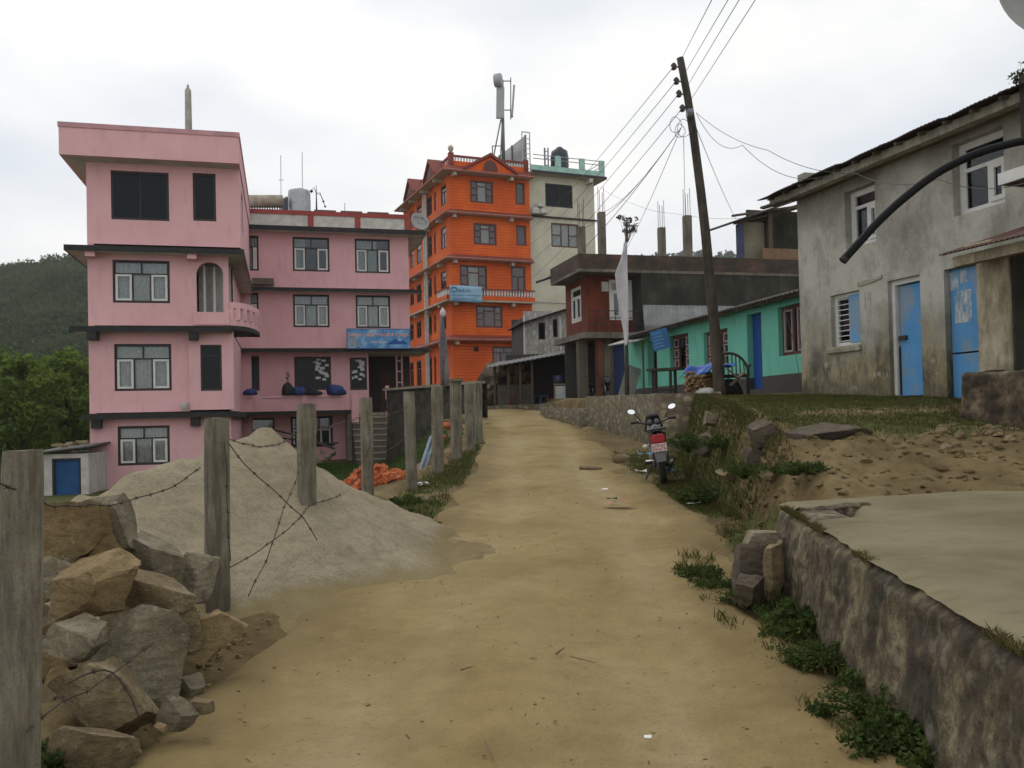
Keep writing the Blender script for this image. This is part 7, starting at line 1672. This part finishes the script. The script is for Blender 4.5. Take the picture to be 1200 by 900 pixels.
ch = thing('cane_chair', at(855, 463, 18.9), 'dark round-backed cane chair beside the utility pole', 'chair'); cxy = at(853, 440, 18.9); zg = Hs(cxy.x, cxy.y); cz = zg
def cl(x, y, z): return Vector((cxy.x + x * .93 + y * .3, cxy.y - x * .3 + y * .93, cz + z))
MB().tube([cl(.45 * math.cos(t), .12 + .1 * math.sin(t), .42 + .52 * math.sin(t)) for t in np.linspace(0, math.pi, 17)], .032, 8).build('back_hoop', MDW, ch, True)
mb = MB()
for k in range(9): x = -.36 + .09 * k; mb.tube([cl(x, .14, .42), cl(x * .95, .2, .42 + .5 * math.sqrt(max(0, 1 - (x / .45) ** 2)))], .014, 5)
mb.build('back_slats', MDW, ch); MB().add([tuple(cl(x, y, z)) for z in (.38, .44) for x, y in ((-.45, -.35), (.45, -.35), (.42, .2), (-.42, .2))], [(0, 1, 2, 3), (4, 5, 6, 7), (0, 1, 5, 4), (1, 2, 6, 5), (2, 3, 7, 6), (3, 0, 4, 7)]).build('seat', MDW, ch)
for sx in (-1, 1):
    MB().tube([cl(sx * .44, .15, .62), cl(sx * .5, -.1, .64), cl(sx * .46, -.34, .6)], .03, 6).build('armrest', MDW, ch, True); MB().tube([cl(sx * .46, -.34, .6), cl(sx * .44, -.34, 0)], .03, 6).build('leg', MDW, ch); MB().tube([cl(sx * .42, .16, .45), cl(sx * .44, .2, 0)], .03, 6).build('leg', MDW, ch)
for i, (q0, q1) in enumerate((((852, 432), (871, 447)), ((872, 436), (856, 452)))):
    tag(MB().bar(at(*q0, 18.35), at(*q1, 18.2), .1, .03).build('loose_plank', mat('grey_brown_plank', (0.13, 0.1, 0.075), .3, 6)), ('plank leaning right-down across the cane chair', 'plank leaning left-down across the cane chair')[i], 'plank')
cy = bag(860, 458, 36, 20, MBLKC, 'dark bundle under the cane chair', 44, T, -.9, 'cloth_bundle', 'bundle', .28); cy.location = cl(0, -.05, .0)

# ================================================================== planks, blocks and rubble in the yard
MOB = mat('orange_brick', (0.42, 0.11, 0.035), .35, 12, .9, .4)
rs = random.Random(8); mb = MB(); c0 = at(430, 580, 14.4)
for k in range(420):
    a = rs.uniform(0, 6.28); q = rs.random() ** .6; x = c0.x + .66 * q * math.cos(a) * 1.0; y = c0.y + .5 * q * math.sin(a); z = Hs(x, y) + .42 * (1 - q) * rs.random() + .03
    mb.M = Matrix.Translation((x, y, z)) @ Matrix.Rotation(rs.uniform(0, 6), 4, 'Z') @ Matrix.Rotation(rs.uniform(-.8, .8), 4, 'X') @ Matrix.Rotation(rs.uniform(-.6, .6), 4, 'Y'); l = rs.uniform(.03, .11); mb.box(-l, -.05, -.035, l, .05, .035)
o = mb.build('brick_rubble', MOB); tag(o, 'heap of broken orange bricks behind the fourth fence post', None, None, 'stuff')
for i, (px, py, Y) in enumerate(((372, 540, 33), (384, 536, 33.5), (390, 531, 33.6), (378, 530, 33.8), (366, 533, 33.4))):
    p = at(px, py, Y); rock('cement_block', p, (.42, .24, .24), 970 + i, ROCKS[1], 'cement block of the small heap under the pink lower windows', 'cement blocks in the yard', (0, 0, i * .7), 2, 8, 'block')
for i, (q0, q1) in enumerate((((322, 504), (372, 516)), ((318, 512), (392, 521)), ((330, 522), (396, 519)), ((340, 508), (392, 526)))):
    tag(MB().bar(at(*q0, 34.5 - .2 * i), at(*q1, 34.3 - .2 * i), .2, .06).build('loose_plank', MDW), ('topmost', 'second', 'third', 'lowest')[i] + ' dark plank of the pile under the pink balcony', 'plank', 'planks piled under the pink balcony')
MB1 = mat('pale_blue_pipe', (0.16, 0.2, 0.26), .3, 6)
for i, (a, b) in enumerate((((487, 568), (505, 512)), ((490, 572), (509, 516)), ((493, 575), (503, 530)))):
    tag(MB().tube([at(*a, 14.6), at(*b, 17.8)], .035, 7).build('pipe_length', MB1, None, True), ('left', 'middle', 'right')[i] + ' bluish pipe length lying behind the fifth fence post', 'pipe', 'pipe lengths on the verge')
for i in range(12):
    p = at(rs.uniform(486, 500), rs.uniform(545, 580), 13.8); p.z = Hs(p.x, p.y) + .04; rock('litter_lump', p, (.12, .1, .06), 1000 + i, (MPAPER, MPLB, ROCKS[1])[i % 3], 'bit of litter piled behind the fifth fence post', 'litter behind the fence', (0, 0, i), 2, 8, 'litter')
for i in range(14):
    p = at(rs.uniform(518, 556), rs.uniform(488, 520), rs.uniform(21, 24)); rock('rock', p, (.3, .2, .18), 1020 + i, (ROCKS[0], ROCKS[2], MOB)[i % 3], 'stone of the rubble behind the far fence posts', 'rubble behind the far posts', (0, 0, i), 2)

# ================================================================== motorcycle
MBK = mat('black_motor_paint', (0.012, 0.012, 0.014), .2, 4, .3, 0); MRUB = mat('tyre_rubber', (0.02, 0.019, 0.018), .3, 20, .9, .5, 90, .004); MCHR = mat('dull_chrome', (0.2, 0.2, 0.2), .2, 8, .3, 0, metal=.9); MGREYP = mat('grey_plastic', (0.13, 0.13, 0.13), .2, 5, .6)
MTAIL = mat('red_tail_lens', (0.32, 0.006, 0.008), .15, 8, .25, 0); MIND = mat('pale_indicator_lens', (0.5, 0.45, 0.36), .1, 8, .3); MMIR = mat('mirror_glass', (0.92, 0.93, 0.95), .02, 3, .03, 0, metal=1.0); MPLATE = mat('white_plate', (0.6, 0.55, 0.53), .1, 9, .5); MPRED = mat('red_plate_paint', (0.42, 0.03, 0.03), .1, 9, .5); MSEAT = mat('seat_vinyl', (0.015, 0.015, 0.016), .2, 20, .55, .2)
def motorcycle(label):
    r = thing('motorcycle', (0, 0, 0), label, 'motorcycle', 'motorcycles'); R_ = .3
    for name, y, wdt in (('rear_wheel', 0, .055), ('front_wheel', 1.28, .045)):
        wl = MB().torus((0, y, R_), R_ - wdt, wdt, 'X', 36, 12, .95).build(name, MRUB, r, True)
        mb = MB(); mb.torus((0, y, R_), R_ - wdt * 2 - .005, .02, 'X', 30, 6)
        for k in range(5): t = k * 1.2566; mb.bar((0, y, R_), (0, y + .2 * math.cos(t), R_ + .2 * math.sin(t)), .03, .05, (1, 0, 0))
        mb.lathe([(.06, -.06), (.06, .06)], (0, y, R_), 14, 'X'); mb.build('rim', MGREYP, wl)
    mb = MB(); mb.tube([(0, .45, .42), (0, .75, .3), (0, .95, .55), (0, 1.02, .86)], .03, 8); mb.tube([(0, 1.02, .86), (0, .6, .74), (0, .1, .72), (0, -.18, .74)], .028, 8)
    for s in (-1, 1): mb.bar((s * .09, 0, R_), (s * .09, .5, .38), .03, .06)
    mb.build('frame', MBK, r, True)
    mb = MB(); mb.box(-.13, .42, .24, .13, .78, .46); mb.lathe([(.1, .0), (.1, .26)], (0, .6, .44), 12); mb.lathe([(.12, -.16), (.12, .16)], (0, .5, .36), 14, 'X'); mb.build('engine', MGREYP, r, bevel=.02)
    for s in (-1, 1):
        MB().tube([(s * .1, 0, R_), (s * .12, .12, .66)], [.03, .034], 8).build('shock_absorber', MCHR if s > 0 else MGREYP, r, True)
        MB().tube([(s * .09, 1.28, R_), (s * .09, 1.02, .92)], .026, 8).build('fork_leg', MCHR, r, True)
    mb = MB()                                                     # fuel tank
    mb.grid(lambda u, v: ((.15 - .04 * v) * math.cos(math.pi * u) * (.75 + .25 * math.sin(v * math.pi)), .45 + .5 * v, .7 + (.2 + .04 * math.sin(v * math.pi)) * math.sin(math.pi * u) ** .8), 14, 10); mb.build('fuel_tank', MBK, r, True, solid=.01)
    mb = MB(); mb.grid(lambda u, v: ((.13 - .05 * max(0, .4 - v)) * math.cos(math.pi * u), -.28 + .78 * v, .735 + (.075 + .03 * (1 - v)) * math.sin(math.pi * u) ** .6 + .03 * (1 - v)), 12, 12); mb.build('seat', MSEAT, r, True, solid=.01)
    for s in (-1, 1):
        mb = MB(); mb.add([(s * .14, .4, .72), (s * .145, -.1, .8), (s * .1, -.36, .83), (s * .08, -.36, .74), (s * .12, -.05, .6), (s * .14, .35, .52)], [(0, 1, 2, 3, 4, 5)]); mb.build('side_panel', MBK, r, solid=.02)
    mb = MB(); mb.grid(lambda u, v: (.12 * math.cos(math.pi * u) * (1 - .1 * v), -.42 + .16 * v, .74 + .12 * math.sin(math.pi * u)), 12, 4); mb.build('tail_cowl', MBK, r, True, solid=.012)
    MB().tube([(-.13, -.1, .84), (-.14, -.36, .88), (0, -.42, .89), (.14, -.36, .88), (.13, -.1, .84)], .014, 8).build('grab_rail', MGREYP, r, True)
    mb = MB(); mb.prism([(-.1, .665), (.1, .665), (.115, .75), (.075, .8), (-.075, .8), (-.115, .75)], -.475, -.4); tlg = mb.build('tail_light', MTAIL, r, bevel=.012)
    pl = MB().box(-.115, -.5, .535, .115, -.493, .66).build('number_plate', MPLATE, r); mb = MB(); sr = random.Random(4)
    for row, (z0, z1) in enumerate(((.605, .648), (.547, .592))):
        for k in range(5):
            x = -.095 + .042 * k; mb.box(x, -.5035, z0, x + .009, -.5005, z1); mb.box(x, -.5035, (z0, z1 - .009, (z0 + z1) / 2)[(k + row) % 3], x + .028, -.5005, (z0 + .009, z1, (z0 + z1) / 2 + .009)[(k + row) % 3])
            if (k + row) % 2: mb.box(x + .02, -.5035, z0 + .01, x + .029, -.5005, z1 - .01)
    mb.build('plate_marks', MPRED, pl)
    mb = MB(); mb.add([(-.085, -.47, .56), (.085, -.47, .56), (.075, -.5, .38), (-.075, -.5, .38), (-.085, -.44, .56), (.085, -.44, .56), (.075, -.475, .38), (-.075, -.475, .38)], [(0, 1, 2, 3), (4, 5, 6, 7), (0, 1, 5, 4), (1, 2, 6, 5), (2, 3, 7, 6), (3, 0, 4, 7)]); mb.build('mud_flap', MGREYP, r)
    mb = MB(); mb.grid(lambda u, v: (.07 * math.cos(math.pi * u), (R_ + .06) * math.cos(1.0 + 1.5 * v) * 1.0 - .05, R_ + (R_ + .06) * math.sin(1.0 + 1.5 * v) + .03 * math.sin(math.pi * u)), 8, 10); mb.build('rear_mudguard', MBK, r, True, solid=.006)
    mb = MB(); mb.grid(lambda u, v: (.06 * math.cos(math.pi * u), 1.28 + (R_ + .04) * math.cos(.3 + 2.0 * v), R_ + (R_ + .04) * math.sin(.3 + 2.0 * v) + .02 * math.sin(math.pi * u)), 8, 10); mb.build('front_mudguard', MBK, r, True, solid=.006)
    for s in (-1, 1):
        i_ = MB().tube([(s * .1, -.43, .63), (s * .17, -.44, .635)], .012, 6).build('indicator_stalk', MBK, r); MB().lathe([(.012, -.045), (.032, -.03), (.034, .02), (.01, .05)], (s * .2, -.44, .635), 10, 'X').build('lens', MIND, i_, True)
        MB().tube([(s * .13, .35, .33), (s * .25, .35, .33)], .018, 6).build('footrest', MRUB, r); MB().tube([(s * .11, .02, .36), (s * .23, .02, .37)], .015, 6).build('footrest', MRUB, r)
    MB().tube([(.1, .6, .3), (.14, .3, .24), (.15, .05, .27), (.16, -.35, .36)], [.022, .028, .045, .042], 10).build('exhaust', MCHR, r, True)
    MB().tube([(-.36, .86, 1.0), (-.3, .9, 1.01), (-.14, .98, .96), (0, 1.0, .93), (.14, .98, .96), (.3, .9, 1.01), (.36, .86, 1.0)], .013, 8).build('handlebar', MBK, r, True)
    for s in (-1, 1):
        MB().tube([(s * .25, .925, 1.005), (s * .37, .85, 1.0)], .02, 8).build('grip', MRUB, r, True); MB().tube([(s * .2, .97, 1.0), (s * .3, .98, .99), (s * .38, .93, .98)], .008, 6).build('lever', MCHR, r, True)
        m_ = MB().tube([(s * .2, .95, 1.01), (s * .25, .93, 1.1), (s * .33, .9, 1.17)], .009, 6).build('mirror_stem', MBK, r, True)
        M_ = Matrix.Translation((s * .34, .88, 1.19)) @ Matrix.Rotation(s * -.12, 4, 'Z') @ Matrix.Rotation(s * -.25, 4, 'Y') @ Matrix.Rotation(-.16, 4, 'X'); a_ = MB(M_); a_.lathe([(.02, .04), (.05, .025), (.062, 0), (.062, -.004)], (0, 0, 0), 20, 'Y'); a_.v = [M_ @ (Vector(((M_.inverted() @ p).x * 1.15, (M_.inverted() @ p).y, (M_.inverted() @ p).z * .72))) for p in a_.v]; a_.build('mirror_shell', MBK, m_, True)
        a_ = MB(M_); a_.lathe([(.055, -.012), (.055, -.006)], (0, 0, 0), 20, 'Y'); a_.v = [M_ @ (Vector(((M_.inverted() @ p).x * 1.15, (M_.inverted() @ p).y, (M_.inverted() @ p).z * .72))) for p in a_.v]; a_.build('mirror_glass', MMIR, m_)
    mb = MB(); mb.lathe([(.03, -.1), (.09, -.06), (.11, .02), (.11, .06), (.02, .07)], (0, 1.14, .86), 18, 'Y'); mb.build('headlight', MBK, r, True)
    mb = MB(); mb.grid(lambda u, v: ((.17 - .06 * v) * math.cos(math.pi * u), 1.16 - .1 * v - .05 * math.sin(math.pi * u), .82 + .24 * v + .05 * math.sin(math.pi * u) * v), 12, 6); mb.build('fairing', MBK, r, True, solid=.008)
    mb = MB(); mb.lathe([(.045, 0), (.045, .05)], (-.06, 1.03, .98), 14, 'Y'); mb.lathe([(.045, 0), (.045, .05)], (.06, 1.03, .98), 14, 'Y'); mb.build('gauges', MGREYP, r, True)
    MB().tube([(-.12, .5, .3), (-.3, .42, .02)], .015, 6).build('side_stand', MBK, r)
    return r
bike = motorcycle('black motorcycle with red tail light parked beside the rubble wall, rear to the camera')
p = on_z(778, 566, .46); p = at(778, 566, 13.4); bike.location = (p.x, p.y, Hs(p.x, p.y) + .0); bike.rotation_euler = (0, math.radians(-7), math.radians(-8))
b2 = copy_tree(bike); b2['label'] = 'motorcycle in the dark doorway of the brick house ground floor'; p = B.W(xb_(696, 450, 1.2), 1.3, 1.95); b2.location = p; b2.rotation_euler = (0, math.radians(-6), math.radians(200))
b3 = copy_tree(bike); b3['label'] = 'motorcycle parked in shade at the right of the pink entrance'; p = F2.W(x2(474, 445, -.4), -.6, zF); b3.location = p; b3.rotation_euler = (0, math.radians(-6), math.radians(150))

# ================================================================== valley haze
hz_m = bpy.data.materials.new('thin_valley_haze'); hz_m.use_nodes = True; t_ = hz_m.node_tree; t_.nodes.clear()
ho = t_.nodes.new('ShaderNodeOutputMaterial'); hv = t_.nodes.new('ShaderNodeVolumePrincipled')
hv.inputs['Color'].default_value = (0.93, 0.95, 0.97, 1); hv.inputs['Density'].default_value = 0.00028; hv.inputs['Anisotropy'].default_value = 0.2
t_.links.new(hv.outputs['Volume'], ho.inputs['Volume'])
hzo = MB().box(-1400, -80, -60, 1400, 1800, 140).build('haze', hz_m); hzo['kind'] = 'stuff'; hzo['label'] = 'thin pale haze in the valley air'
